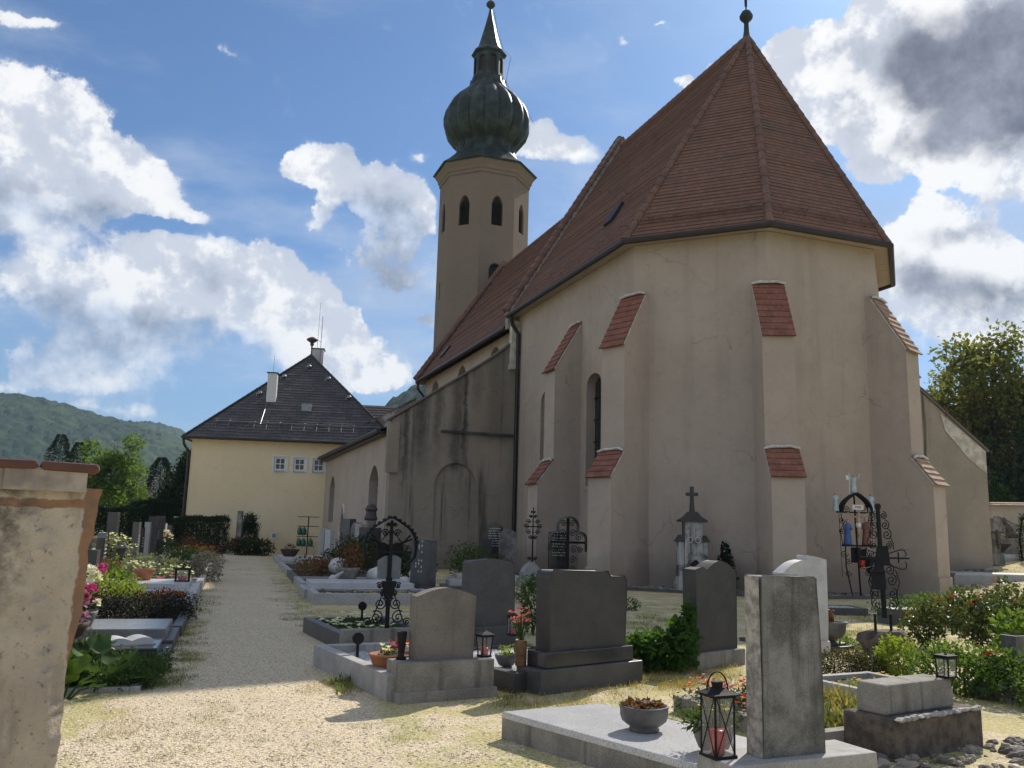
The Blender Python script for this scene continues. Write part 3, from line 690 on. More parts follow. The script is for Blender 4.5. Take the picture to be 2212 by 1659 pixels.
    for k in range(8):
        a, b = lc[k], lc[(k+1) % 8]; s8 = (b-a).length
        h = arch(s8/2, .5, zl+.35, zl+1.35, .25, 8)
        ll.append((wall(g, (a.x, a.y), (b.x, b.y), zl, zl+1.95, [h], .15), h))
    lan = g.build('lantern', M_['copper'], ch)
    for Pk, h in ll:
        g = MB(); pane(g, Pk, h, .14); g.build('lantern_window', M_['louvre'], lan)
    g = MB(); g.lathe([(1.14, zl-.04), (1.18, zl+.02), (1.06, zl+.1)], 8, (tc, ts, 0), -PI/2-PI/8); g.build('moulding', M_['copper'], lan)
    zs = zl+1.95
    g = MB(); g.lathe([(1.05, zs-.12), (1.27, zs-.02), (1.31, zs+.06), (1.1, zs+.28), (.93, zs+.48), (.79, zs+.85), (.65, zs+1.35), (.5, zs+1.95), (.32, zs+2.65), (.17, zs+3.3), (.09, zs+3.75)], 8, (tc, ts, 0), -PI/2-PI/8)
    sp = g.build('spire', M_['copper'], ch)
    zb = zs+3.72
    g = MB(); g.lathe([(.08, zb-.05), (.09, zb+.1), (.2, zb+.2), (.33, zb+.36), (.34, zb+.48), (.22, zb+.65), (.06, zb+.74), (.03, zb+1.2), (.025, zb+2.0)], 12, (tc, ts, 0)); g.build('spire_ball', M_['copper'], sp)
    g = MB(); pts = [(tc+(r_+.06)*math.cos(-.3)*1.03, ts+(r_+.06)*math.sin(-.3)*1.03, z) for r_, z in [(.2, zs+3.6), (.5, zs+1.95), (.95, zs+.55), (1.5, zs+.06), (1.2, zl+.1), (1.5, zo+6.7), (2.4, zo+5.9), (3.25, zo+4.3)]]
    g.tube(pts, .015, 4); g.build('lightning_wire', M_['copper2'], sp)
    return ch
church()
# ------------------------------------------------------------------ house
def house():
    HX, HY, HR = -13.6, 52.2, R_(7.36)
    ho = thing('house', 'cream two storey house with a steep dark slate hipped roof beyond the graves', 'house', (HX, HY, 0), HR)
    x0, x1, dp, ze = -5.5, 6.4, 15, 6.72
    wins = [(-.28, 5.3), (.87, 5.3), (2.0, 5.3)]
    mb = MB(); hs = [[(x-x0-.36, z-.42), (x-x0+.36, z-.42), (x-x0+.36, z+.42), (x-x0-.36, z+.42)] for x, z in wins]
    P = wall(mb, (x0, 0), (x1, 0), -.4, ze, hs, .2)
    wall(mb, (x1, 0), (x1, dp), -.4, ze); wall(mb, (x1, dp), (x0, dp), -.4, ze); wall(mb, (x0, dp), (x0, 0), -.4, ze)
    mb.build('house_wall', M_['house_wall'], ho)
    for h in hs:
        cx_, cz = (h[0][0]+h[1][0])/2, (h[0][1]+h[2][1])/2
        f = MB()
        for a, b, w_ in (((-.3, 0), (.12, .84), 0), ((.3, 0), (.12, .84), 0), ((0, -.36), (.72, .12), 0), ((0, .36), (.72, .12), 0), ((0, 0), (.05, .6), 0), ((0, 0), (.5, .05), 0)):
            c = P((cx_+a[0], cz+a[1]-b[1]/2), .1); f.box(c, (b[0], .08+.012*(b[0] < .1)+.006*(b[1] < .2), b[1]))
        fr = f.build('window', M_['white'], ho)
        g = MB(); pane(g, P, h, .12); g.build('window_pane', M_['glass'], fr)
        g = MB(); 
        for a, b in (((-.42, 0), (.1, 1.02)), ((.42, 0), (.1, 1.02)), ((0, .47), (.94, .1)), ((0, -.47), (.94, .1))):
            g.box(P((cx_+a[0], cz+a[1]-b[1]/2), .005+.004*(b[0] > .5)), (b[0], .05, b[1]))
        g.build('window_surround', M_['white'], fr)
        g = MB(); g.box(P((cx_, cz-.47), -.02), (.7, .1, .04)); g.build('window_sill', M_['gutter_g'], fr)
    rz_, ax, ay = 13.35, .42, 6.6
    e = .42; a, b, c, d = (x0-e, -e, ze), (x1+e, -e, ze), (x1+e, dp+e, ze), (x0-e, dp+e, ze)
    p1, p2 = (ax, ay, rz_), (ax, dp-6.6, rz_)
    r = MB(); courses(r, a, b, p1, p1, 33, .03, .62); courses(r, b, c, p1, p2, 33, .03, .62); courses(r, d, a, p2, p1, 33, .03, .62); courses(r, c, d, p2, p2, 33, .03, .62)
    rf = r.build('house_roof', M_['slate'], ho)
    g = MB(); ridge_tiles(g, a, p1, .09, .4); ridge_tiles(g, b, p1, .09, .4); ridge_tiles(g, p1, p2, .1, .4); g.build('hip_tiles', M_['slate'], rf)
    g = MB(); g.add([Vector(q)-Vector((0, 0, .03)) for q in (a, b, c, d)], [(3, 2, 1, 0)]); g.build('soffit', M_['house_wall'], rf)
    g = MB(); g.tube([(x0-e-.06, dp, ze-.06), (x0-e-.06, -e-.06, ze-.06), (x1+e, -e-.06, ze-.06)], .09, 8); g.build('gutter', M_['gutter'], ho)
    g = MB(); g.tube([(x0-e-.02, -e+.1, ze-.1), (x0-e+.02, -e+.15, ze-.45), (x0-.12, -.05, ze-.95), (x0-.12, -.08, -.1)], .075, 8); g.build('downpipe', M_['gutter'], ho)
    on = lambda x, y: ze+(y+e)*(rz_-ze)/(ay+e)
    g = MB(); g.box((-1.46, 2.6, on(0, 2.3)), (.58, .5, 1.95)); cm = g.build('chimney', M_['white'], rf)
    g = MB(); g.box((-1.46, 2.6, on(0, 2.3)+1.95), (.7, .62, .06)); g.build('chimney_cap', M_['gutter'], cm)
    g = MB(); g.tube([(-1.46, 2.6, on(0, 2.3)+2.0), (-1.46, 2.6, on(0, 2.3)+3.1)], .012, 4); g.build('rod', M_['gutter_g'], cm)
    g = MB(); g.box((.78, 7.6, 12.2), (.85, .8, 1.75)); cm = g.build('chimney', M_['white'], rf)
    g = MB(); g.box((.78, 7.6, 13.95), (.95, .9, .07)); g.build('chimney_cap', M_['gutter'], cm)
    g = MB(); g.lathe([(.05, 13.1), (.05, 14.0), (.12, 14.1), (.14, 14.2), (.1, 14.25), (.36, 14.42), (.4, 14.5), (.28, 14.6), (.1, 14.68)], 16, (.42, 6.7, 0)); g.build('siren', plain('brown_siren', (.09, .055, .045), .5), rf)
    g = MB(); g.tube([(.98, 7.1, 12.6), (1.0, 7.1, 16.3)], .022, 5); g.tube([(.75, 7.1, 13.9), (.78, 7.1, 17.3)], .014, 5); g.tube([(.75, 7.1, 14.6), (1.0, 7.1, 14.4)], .014, 5); g.build('antenna', M_['gutter_g'], rf)
    g = MB(); g.box((.86, 2.0, on(0, 1.75)), (.62, .5, .5)); g.build('roof_vent', M_['gutter_g'], rf, bevel=.02)
    for x, y in ((.45, 5.5), (-1.02, 4.5), (-2.26, 3), (1.89, 4.5), (3.4, 3)):
        g = MB(); g.lathe([(.16, 0), (.16, .1), (.1, .19), (0, .22)], 10, (x, y-.05, on(x, y)-.03)); g.box((x-.18, y-.2, on(x, y-.2)), (.04, .03, .22)); g.build('roof_vent', M_['gutter_g'], rf)
    g = MB(); y = .55; g.tube([(-4.4, y, on(0, y)+.2), (5.6, y, on(0, y)+.2)], .025, 5)
    for k in range(14): x = -4.3+k*.75; g.tube([(x, y+.3, on(0, y+.3)), (x, y, on(0, y)+.2), (x, y-.3, on(0, y-.3)+.02)], .014, 4)
    g.tube([(-1.7, .55, on(0, .55)+.1), (-1.65, 2.3, on(0, 2.3)+.05)], .018, 4); g.build('snow_guard', M_['gutter_g'], rf)
    # lower wing behind on the right
    g = MB(); courses(g, (3, 2.6, 7.2), (14, 2.6, 7.2), (3, 6., 9.95), (14, 6., 9.95), 14, .03, .62); g.add([(3, 6, 9.95), (14, 6, 9.95), (14, 10, 7.2), (3, 10, 7.2)], [(0, 1, 2, 3)])
    wr = g.build('wing_roof', M_['slate'], ho)
    g = MB(); wall(g, (6.42, 3.), (13.7, 3.), -.4, 7.3); wall(g, (13.7, 3.), (13.7, 9.6), -.4, 7.3); g.build('wing_wall', M_['house_wall'], ho)
    g = MB(); g.box((-.33, -.03, .85), (.34, .04, .36)); vt = g.build('wall_vent', M_['white'], ho)
    g = MB(); g.box((-.33, -.056, .92), (.2, .02, .22)); g.build('grille', M_['gutter_g'], vt)
    return ho
house()
# ------------------------------------------------------------------ wooded hills
def hill(name, dist, pts, label_c, crown=9., depth=500):
    """heightfield whose skyline follows real bearings; forest canopy modelled as bumps"""
    az = [math.atan2(ray(x, y).x, ray(x, y).y) for x, y in pts]
    hh = [H+dist*ray(x, y).z/math.hypot(ray(x, y).x, ray(x, y).y) for x, y in pts]
    def top(a):
        if a <= az[0]: return hh[0]
        for i in range(len(az)-1):
            if a <= az[i+1]: f = (a-az[i])/(az[i+1]-az[i]); f = f*f*(3-2*f)*.5+f*.5; return hh[i]+(hh[i+1]-hh[i])*f
        return hh[-1]
    na, nd = int((az[-1]-az[0])*dist/3.0), 110
    vs = []
    for j in range(nd):
        f = j/(nd-1); r = dist-depth+depth*1.35*f
        prof = sstep(0, .74, f)*.93+.07*min(1, f/.74) if f < .74 else 1-.35*((f-.74)/.26)**2
        for i in range(na):
            a = az[0]+(az[-1]-az[0])*i/(na-1); x, y = r*math.sin(a), r*math.cos(a)
            z = top(a)*prof*(1+.10*noise.noise(Vector((x/160, y/160, 1)))*(1-f))
            c = noise.cell(Vector((x/crown, y/crown, 0)))
            v = noise.voronoi(Vector((x/crown, y/crown, 0)))[0][0]
            z += crown*.62*(1-v*1.6)*(.6+.4*c)+2*noise.noise(Vector((x/22, y/22, 3)))
            vs.append((x, y, z))
    fs = [(j*na+i, j*na+i+1, (j+1)*na+i+1, (j+1)*na+i) for j in range(nd-1) for i in range(na-1)]
    tag(MB().add(vs, fs).build(name, M_['forest'], smooth=False), kind='structure')
def forest_mat():
    m, t, b = newmat('forest_canopy')
    v = t.vor(t.vec('MULTIPLY', t.pos, (1, 1, .3)), .11)
    c = t.mix(t.sep(v.outputs['Color'])[0], (.020, .042, .016), (.052, .078, .026))
    c = t.mix(t.ramp(t.noise(t.pos, .012, 4), .4, .65), c, (.018, .034, .018))
    t.put(b.inputs['Base Color'], c); b.inputs['Roughness'].default_value = .9; b.inputs['Specular IOR Level'].default_value = .1
    return m
M_['forest'] = forest_mat()
hill('hill', 1150, [(-260, 840), (-60, 846), (0, 852), (60, 858), (130, 876), (180, 893), (230, 906), (300, 922), (360, 940), (420, 965), (520, 1010)], '')
hill('hill', 1700, [(60, 950), (150, 912), (230, 905), (280, 911), (330, 914), (380, 927), (420, 945), (480, 975), (600, 1040)], '')
hill('hill', 800, [(780, 930), (830, 890), (850, 873), (880, 858), (910, 842), (960, 800), (1040, 760), (1200, 720)], '')
# ------------------------------------------------------------------ materials of the graves and plants
M_['gran'] = stone('grey_granite', (.36, .355, .345), (.29, .285, .275), 3, .42, .55, .05, 60)
M_['gran_l'] = stone('pale_grey_granite', (.50, .50, .49), (.42, .42, .42), 3, .3, .55, .04, 60, spec=.5)
M_['gran_m'] = stone('mid_grey_polished_granite', (.22, .22, .22), (.17, .17, .17), 3, .2, .4, .02, 60)
M_['gran_d'] = stone('dark_granite', (.085, .083, .082), (.06, .058, .058), 3, .45, .35, .08, 60)
M_['gran_p'] = stone('polished_dark_granite', (.05, .05, .052), (.035, .035, .037), 3, .12, .3, 0, 60)
M_['black'] = stone('black_stone', (.058, .053, .05), (.04, .038, .036), 4, .5, .15, .15, 40)
M_['conc'] = stone('mossy_concrete', (.29, .27, .235), (.17, .16, .135), 2.6, .9, .3, .5, 45, .6, (.06, .055, .045))
M_['conc_l'] = stone('clean_concrete', (.40, .385, .36), (.31, .30, .28), 4, .85, .25, .3, 50, .25)
M_['rough'] = stone('weathered_grey_stone', (.25, .245, .23), (.10, .098, .09), 2.4, .85, .25, .6, 38, .7, (.045, .043, .04), lo=.4, hi=.6)
M_['roughside'] = stone('chiselled_stone', (.47, .44, .39), (.22, .205, .18), 16, .95, 0, 1., 28)
M_['tufa'] = stone('dark_rough_rock', (.15, .12, .095), (.06, .05, .042), 9, .95, .2, 1., 22)
M_['sand'] = stone('brown_grey_sandstone', (.195, .178, .155), (.14, .128, .112), 2.2, .85, .3, .3, 50, .45, (.12, .085, .07))
M_['marble'] = stone('white_marble', (.58, .575, .55), (.45, .445, .43), 3, .6, .2, .1, 20)
M_['soil'] = stone('dark_soil', (.075, .055, .038), (.045, .034, .025), 8, .95, 0, 1., 40)
def pebbles(name, c, d, scale):
    m, t, b = newmat(name); v = t.vor(t.pos, scale)
    col = t.mix(t.sep(v.outputs['Color'])[0], c, d); col = t.mix(t.ramp(v.outputs['Distance'], .3, .8), col, tuple(x*.3 for x in d))
    t.put(b.inputs['Base Color'], col); b.inputs['Roughness'].default_value = .8
    t.put(b.inputs['Normal'], t.bump(t.math('MULTIPLY', v.outputs['Distance'], -1.), 1., .015)); return m
M_['white_peb'] = pebbles('white_pebbles', (.80, .79, .77), (.55, .54, .53), 52)
M_['white_gravel'] = pebbles('bright_white_gravel', (.86, .86, .86), (.74, .75, .77), 90)
M_['terra'] = plain('terracotta', (.36, .14, .07), .8, 0, .3)
M_['bowl'] = stone('dark_grey_bowl', (.15, .145, .135), (.085, .082, .078), 7, .6, .2, .15, 50, .5)
M_['brownpot'] = stone('brown_ribbed_pot', (.095, .06, .04), (.05, .034, .025), 9, .75, 0, .4, 30)
M_['red'] = plain('red_candle', (.46, .02, .015), .25, 0, .2)
def clearglass():
    m, t, b = newmat('clear_lantern_glass'); b.inputs['Base Color'].default_value = (.7, .7, .66, 1); b.inputs['Roughness'].default_value = .15
    tr = t.new('ShaderNodeBsdfTransparent'); mx = t.new('ShaderNodeMixShader'); t.put(mx.inputs[0], t.math('ADD', .72, t.math('MULTIPLY', t.noise(t.pos, 14, 4), .25)))
    t.l.new(b.outputs[0], mx.inputs[1]); t.l.new(tr.outputs[0], mx.inputs[2]); t.l.new(mx.outputs[0], t.n['Material Output'].inputs[0]); return m
M_['cglass'] = clearglass()
M_['iron'] = plain('matt_black_iron', (.016, .016, .017), .75, 0, .3, 20, .25)
M_['gold'] = plain('gilt', (.55, .38, .12), .4, .6)
M_['ink'] = plain('pale_lettering', (.62, .60, .55), .6)
M_['plate'] = plain('grey_enamel_plate', (.20, .225, .235), .35, .2)
M_['green'] = plain('green_plastic', (.018, .12, .055), .4)
M_['skin'] = plain('painted_flesh', (.50, .34, .25), .6)
M_['blue'] = plain('painted_blue', (.045, .12, .33), .6); M_['brownp'] = plain('painted_red_brown', (.19, .075, .045), .6)
M_['paleblue'] = plain('painted_pale_blue', (.48, .58, .62), .6)
L_ = {}
L_['dark'] = leafmat('dark_green_leaves', (.022, .042, .014), (.045, .075, .022), .25)
L_['mid'] = leafmat('mid_green_leaves', (.045, .085, .022), (.085, .14, .035), .4)
L_['light'] = leafmat('light_green_leaves', (.10, .17, .03), (.17, .25, .045), .5)
L_['lime'] = leafmat('yellow_green_leaves', (.20, .27, .035), (.30, .36, .06), .5)
L_['ivy'] = leafmat('ivy_leaves', (.04, .095, .02), (.085, .165, .035), .52)
L_['olive'] = leafmat('olive_heather', (.055, .058, .02), (.10, .095, .032), .25)
L_['rose'] = leafmat('rose_leaves', (.05, .085, .028), (.11, .14, .04), .35, (.26, .20, .05), .3)
L_['grey'] = leafmat('grey_green_leaves', (.16, .19, .12), (.26, .29, .17), .35)
L_['brown'] = leafmat('brown_red_leaves', (.15, .06, .035), (.26, .12, .055), .35, (.10, .10, .03))
L_['purple'] = leafmat('dark_purple_leaves', (.055, .014, .02), (.11, .03, .035), .35, (.45, .33, .34))
L_['straw'] = leafmat('dry_grass', (.38, .30, .11), (.30, .27, .09), .4, (.19, .22, .06))
L_['grass'] = leafmat('green_grass', (.12, .16, .04), (.20, .23, .065), .45, (.33, .28, .10))
L_['conifer'] = leafmat('conifer_needles', (.012, .024, .013), (.028, .048, .022), .15)
L_['tree'] = leafmat('fresh_tree_leaves', (.085, .15, .025), (.15, .23, .045), .5)
L_['tree2'] = leafmat('sycamore_leaves', (.115, .145, .03), (.21, .21, .055), .55, (.16, .12, .03))
L_['tree3'] = leafmat('very_dark_green_leaves', (.018, .036, .012), (.04, .07, .02), .3)  # darkest leaf green, for hedges and dense trees
def petals(name, c, trans=.35): return leafmat(name, c, tuple(min(1, x*1.25+.02) for x in c), trans)
for n_, c in dict(white=(.74, .73, .66), yellow=(.70, .48, .03), red=(.50, .02, .02), pink=(.66, .17, .22), magenta=(.50, .06, .27), violet=(.10, .05, .30), orange=(.66, .16, .02), salmon=(.70, .30, .24), cream=(.88, .86, .66), darkred=(.28, .02, .04), mauve=(.45, .22, .36)).items():
    L_['f_'+n_] = petals(n_+'_petals', c)
# ------------------------------------------------------------------ builders
DP, DQ = Vector((-.3007, .9537, 0)), Vector((.9537, .3007, 0))
RZP = math.atan2(.3007, .9537)          # local x to the right across the path, local y along it
def LP(s, t, z=0.): return DP*s+DQ*t+Vector((0, 0, z))
def GH(px, py, up=0.):
    d = ray(px, py); t = 3.
    while t < 90:
        p = Vector((0, 0, H))+d*t
        if p.z <= gz(p.x, p.y)+up: break
        t += .02
    return Vector((p.x, p.y, gz(p.x, p.y)))
PLOTS = 'grave plots edged with stone kerbs'
def plot(label, loc, rz, w, l, h, cw, m, fill, fz, ml=None):
    """kerbed plot: loc is the near left corner, x right, y away"""
    t = thing('grave_plot', label, 'grave plot', loc, rz, PLOTS)
    for c, d in (((cw/2, l/2, -.05), (cw, l, h+.05)), ((w-cw/2, l/2, -.05), (cw, l, h+.05)), ((w/2, cw/2, -.05), (w-2*cw, cw, h+.047)), ((w/2, l-cw/2, -.05), (w-2*cw, cw, h+.047))):
        MB().box(c, d).build('kerb', M_[m], t, bevel=.008)
    g = MB(); n = 12
    g.add([(cw+(w-2*cw)*i/n, cw+(l-2*cw)*j/n, fz+random.uniform(-.012, .014)) for j in range(n+1) for i in range(n+1)], [(j*(n+1)+i, j*(n+1)+i+1, (j+1)*(n+1)+i+1, (j+1)*(n+1)+i) for j in range(n) for i in range(n)])
    o = g.build('bed', M_[fill], t, smooth=True)
    return t
def slabs(label, loc, rz, w, l, h1, h2, inset, m1, m2):
    t = thing('grave_slab', label, 'grave slab', loc, rz, PLOTS)
    MB().box((w/2, l/2, -.05), (w, l, h1+.05)).build('plinth', M_[m1], t, bevel=.01)
    MB().box((w/2, l/2, h1), (w-2*inset, l-2*inset, h2-h1)).build('cover_slab', M_[m2], t, bevel=.012)
    return t
STONES = 'headstones'
def headstone(label, loc, rz, prof, th, m, bases=(), name='headstone', bev=.012, group=STONES):
    """prof: outline of the stone in x,z centred on x=0; bases: (w, d, z0, z1, material)"""
    t = thing(name, label, 'headstone', loc, rz, group)
    MB().slab(prof, (0, -th/2, 0), (1, 0, 0), (0, 0, 1), (0, 1, 0), th).build('stone', M_[m], t, bevel=bev)
    for (w, d, z0, z1, bm) in bases: MB().box((0, 0, z0), (w, d, z1-z0)).build('base', M_[bm], t, bevel=.012)
    return t
def letters(t, x0, x1, zs, y, m='ink', sx=1):
    """worn, unreadable lines of script as small raised strokes"""
    g = MB()
    for z in zs:
        x = x0+random.uniform(0, .03)
        while x < x1-.02:
            w = random.uniform(.012, .03); g.box((x, y, z+random.uniform(-.003, .003)), (w, .006, random.uniform(.022, .045))); x += w+random.choice((.008, .008, .03))
    return g.build('inscription', M_[m], t)
def arc(x0, z0, x1, z1, bulge, n=8):
    return [(x0+(x1-x0)*i/n, z0+(z1-z0)*i/n+bulge*math.sin(PI*i/n)) for i in range(n+1)]
def flower(mb, p, r, n=5, up=.4):
    p = Vector(p); a0 = random.random()*6; tl = Vector((random.gauss(0, .3), random.gauss(0, .3)-.15, 0))
    for k in range(n):
        a = a0+2*PI*k/n; d = Vector((math.cos(a), math.sin(a), up))+tl*.5
        mb.leaf(p, r, d, .95, (0, 0, 1))
def bedding(label, loc, rz, pts, leaf='mid', size=.05, blooms=(), n=60, hgt=.14, name='bedding_plants', cat='bedding plants', rad=.12):
    """a low mass of plants nobody could count"""
    g = MB(); B = [(k, MB(), dens, r) for k, dens, r in blooms]
    for (x, y) in pts:
        hh = hgt*random.uniform(.7, 1.25)
        g.clump((x, y, hh*.55), (rad, rad, hh*.55), int(n*1.7), size, .3, .6)
        for k, mb, dens, r in B:
            for _ in range(int(dens) + (random.random() < dens % 1)):
                a, q = random.random()*6.3, random.random()**.5*rad
                flower(mb, (x+q*math.cos(a), y+q*math.sin(a), hh*random.uniform(.98, 1.4)), r*random.uniform(.75, 1.2))
    o = g.build(name, L_[leaf], None, loc=loc, rz=rz); tag(o, label, cat, kind='stuff')
    for k, mb, dens, r in B:
        if mb.f: mb.build('blossoms', L_['f_'+k], o)
    return o
def grid(x0, x1, y0, y1, d, j=.35): 
    o = []; nx, ny = max(1, round((x1-x0)/d)), max(1, round((y1-y0)/d))
    for i in range(nx):
        for k in range(ny): o.append((x0+(i+.5+random.uniform(-j, j))*(x1-x0)/nx, y0+(k+.5+random.uniform(-j, j))*(y1-y0)/ny))
    return o
DENS = 2.6
def shrub(label, loc, clumps, leaf, size, n, name='shrub', cat='shrub', blooms=(), stems=True, asp=.6, stemmat='bark'):
    """clumps: (x, y, z, rx, ry, rz) in local metres"""
    t = thing(name, label, cat, loc)
    g = MB(); tot = sum(c[3]*c[4]+c[4]*c[5]+c[3]*c[5] for c in clumps)
    for c in clumps: g.clump(c[:3], c[3:], int(DENS*n*(c[3]*c[4]+c[4]*c[5]+c[3]*c[5])/tot)+4, size, .45, asp)
    g.build('foliage', L_[leaf], t)
    if stems:
        s_ = MB()
        for c in clumps:
            for _ in range(3):
                e = Vector(c[:3])+Vector((random.gauss(0, c[3]*.4), random.gauss(0, c[4]*.4), random.uniform(-.2, .5)*c[5])); b = Vector((c[0]*.3, c[1]*.3, 0))
                s_.tube([b, b.lerp(e, .5)+Vector((random.gauss(0, .03), 0, .03)), e], [.012, .008, .004], 5)
        s_.build('stems', M_[stemmat], t)
    for k, cnt, r, pp in blooms:
        b = MB()
        for _ in range(cnt):
            c = random.choice(clumps); v = Vector((random.gauss(0, 1), random.gauss(0, 1)-.4, abs(random.gauss(0, 1))+.2)).normalized()
            flower(b, Vector(c[:3])+Vector((v.x*c[3], v.y*c[4], v.z*c[5]))*random.uniform(.9, 1.1), r*random.uniform(.8, 1.2), pp, .7)
        b.build('blossoms', L_['f_'+k], t)
    return t
def lantern(label, loc, rz, w, h, roof='flat', candle=True, m='iron', taper=1., handle=False, brace=False):
    t = thing('grave_lantern', label, 'grave lantern', loc, rz, 'grave lanterns')
    g = MB(); a = w/2; b = a*taper; zb, zt = .018, h*.74
    g.box((0, 0, 0), (w*taper*1.05, w*taper*1.05, zb)); pr = w*.055
    for sx in (-1, 1):
        for sy in (-1, 1): g.tube([(sx*(b-pr), sy*(b-pr), zb), (sx*(a-pr), sy*(a-pr), zt)], pr, 4)
    g.box((0, 0, zt-.004), (w*1.03, w*1.03, .018))
    if brace:
        for sx in (-1, 1):
            for q in (-1, 1):
                g.tube([(q*b*.85, sx*b*.98, zb), (-q*a*.85, sx*a*.98, zt)], .0035, 4); g.tube([(sx*b*.98, q*b*.85, zb), (sx*a*.98, -q*a*.85, zt)], .0035, 4)
    g.build('frame', M_[m], t)
    r = MB(); k = math.sqrt(2)/2*w
    if roof == 'pagoda':
        r.lathe([(k*1.2, zt+.01), (k*1.22, zt+.016), (k*.85, zt+.028), (k*.5, zt+.043), (k*.36, zt+.05)], 4, ph=PI/4); r.lathe([(w*.2, zt+.04), (w*.23, zt+.075), (w*.25, zt+.084), (0, zt+.086)], 14)
    elif roof == 'pyramid':
        r.lathe([(k*1.12, zt+.012), (k*1.12, zt+.02), (k*.2, zt+h*.2), (0.01, zt+h*.2)], 4, ph=PI/4); r.lathe([(.006, zt+h*.2), (.016, zt+h*.23), (0, zt+h*.26)], 8)
    else:
        r.box((0, 0, zt+.014), (w*1.14, w*1.14, h*.05), taper=.96); r.lathe([(w*.05, zt+h*.06), (w*.12, zt+h*.12), (w*.05, zt+h*.17), (0, zt+h*.18)], 8)
    r.build('roof', M_[m], t)
    if handle:
        hh = MB(); hh.tube([(w*.5*math.cos(x), 0, zt+.035+.105*math.sin(x)) for x in [PI*i/14 for i in range(15)]], .005, 5); hh.build('handle', M_[m], t)
    for sx, sy, r_ in ((0, -1, 0), (0, 1, 0), (-1, 0, PI/2), (1, 0, PI/2)):
        p = MB(); c0, c1 = b*.93, a*.93
        q = [(-b+2*pr, 0, zb), (b-2*pr, 0, zb), (a-2*pr, 0, zt), (-a+2*pr, 0, zt)]
        rot = Matrix.Rotation(r_, 3, 'Z')
        p.add([rot@Vector(v)+Vector((sx*(c0 if v[2] < .1 else c1), sy*(c0 if v[2] < .1 else c1), 0)) for v in q], [(0, 1, 2, 3)]); p.build('pane', M_['cglass'], t)
    if candle:
        c = MB(); c.lathe([(w*.24, zb), (w*.27, zb+.01), (w*.31, zt*.42), (w*.29, zt*.44), (.001, zt*.43)], 14); c.build('candle', M_['red'], t, smooth=True)
    return t
def pot(label, loc, prof, m, plant=None, n=20, name='plant_pot', cat='plant pot', lob=None, rz=0, group=None, squash=None):
    """plant: list of (kind, part, ...)"""
    t = thing(name, label, cat, loc, rz, group)
    g = MB(); pr = list(prof); r1, z1 = pr[-1]
    pr += [(r1*.9, z1), (r1*.86, z1-.03)]
    g.lathe(pr, n, lob=lob); 
    if squash: g.v = [(x*squash, y, z) for x, y, z in g.v]
    g.build('pot', M_[m], t, smooth=True)
    s_ = MB(); s_.lathe([(r1*.87, z1-.028), (0.001, z1-.02)], n)
    if squash: s_.v = [(x*squash, y, z) for x, y, z in s_.v]
    s_.build('soil', M_['soil'], t)
    for nm, mb, m_ in plant or (): mb.build(nm, L_[m_], t)
    return t
def scroll(mb, c, r, turns, a0, ex, ey, w=.012, sgn=1, n=26):
    """wrought iron volute in the plane ex, ey"""
    c, ex, ey = Vector(c), Vector(ex), Vector(ey); pts = []
    for i in range(n+1):
        f = i/n; a = a0+sgn*turns*2*PI*f; q = r*(1-.82*f)
        pts.append(c+ex*q*math.cos(a)+ey*q*math.sin(a))
    mb.tube(pts, w, 5); mb.blob(pts[-1], (w*1.8, w*1.8, w*1.8), 6, 4, 0)
    return pts[0]
def figure(mb, base, h, arms=None, robe=True):
    """small robed statuette: hem, folds, shoulders, neck and head in one surface"""
    b = Vector(base)
    pr = [(.17, 0), (.165, .08), (.14, .3), (.12, .5), (.125, .62), (.15, .74), (.13, .8), (.05, .84), (.001, .87)]
    mb.lathe([(r*h, z*h) for r, z in pr], 12, b, 0, lambda a, z: (1 if abs(math.cos(a)) > .6 else .72)*(1+.06*math.sin(5*a)*(z < .6*h)))
    if arms:
        for sg in (-1, 1):
            mb.tube([b+Vector((sg*.13*h, 0, .76*h)), b+Vector((sg*(.13+arms[0])*h, -.02*h, (.76+arms[1])*h)), b+Vector((sg*(.13+arms[2])*h, -.08*h, (.76+arms[3])*h))], [.042*h, .036*h, .028*h], 6)
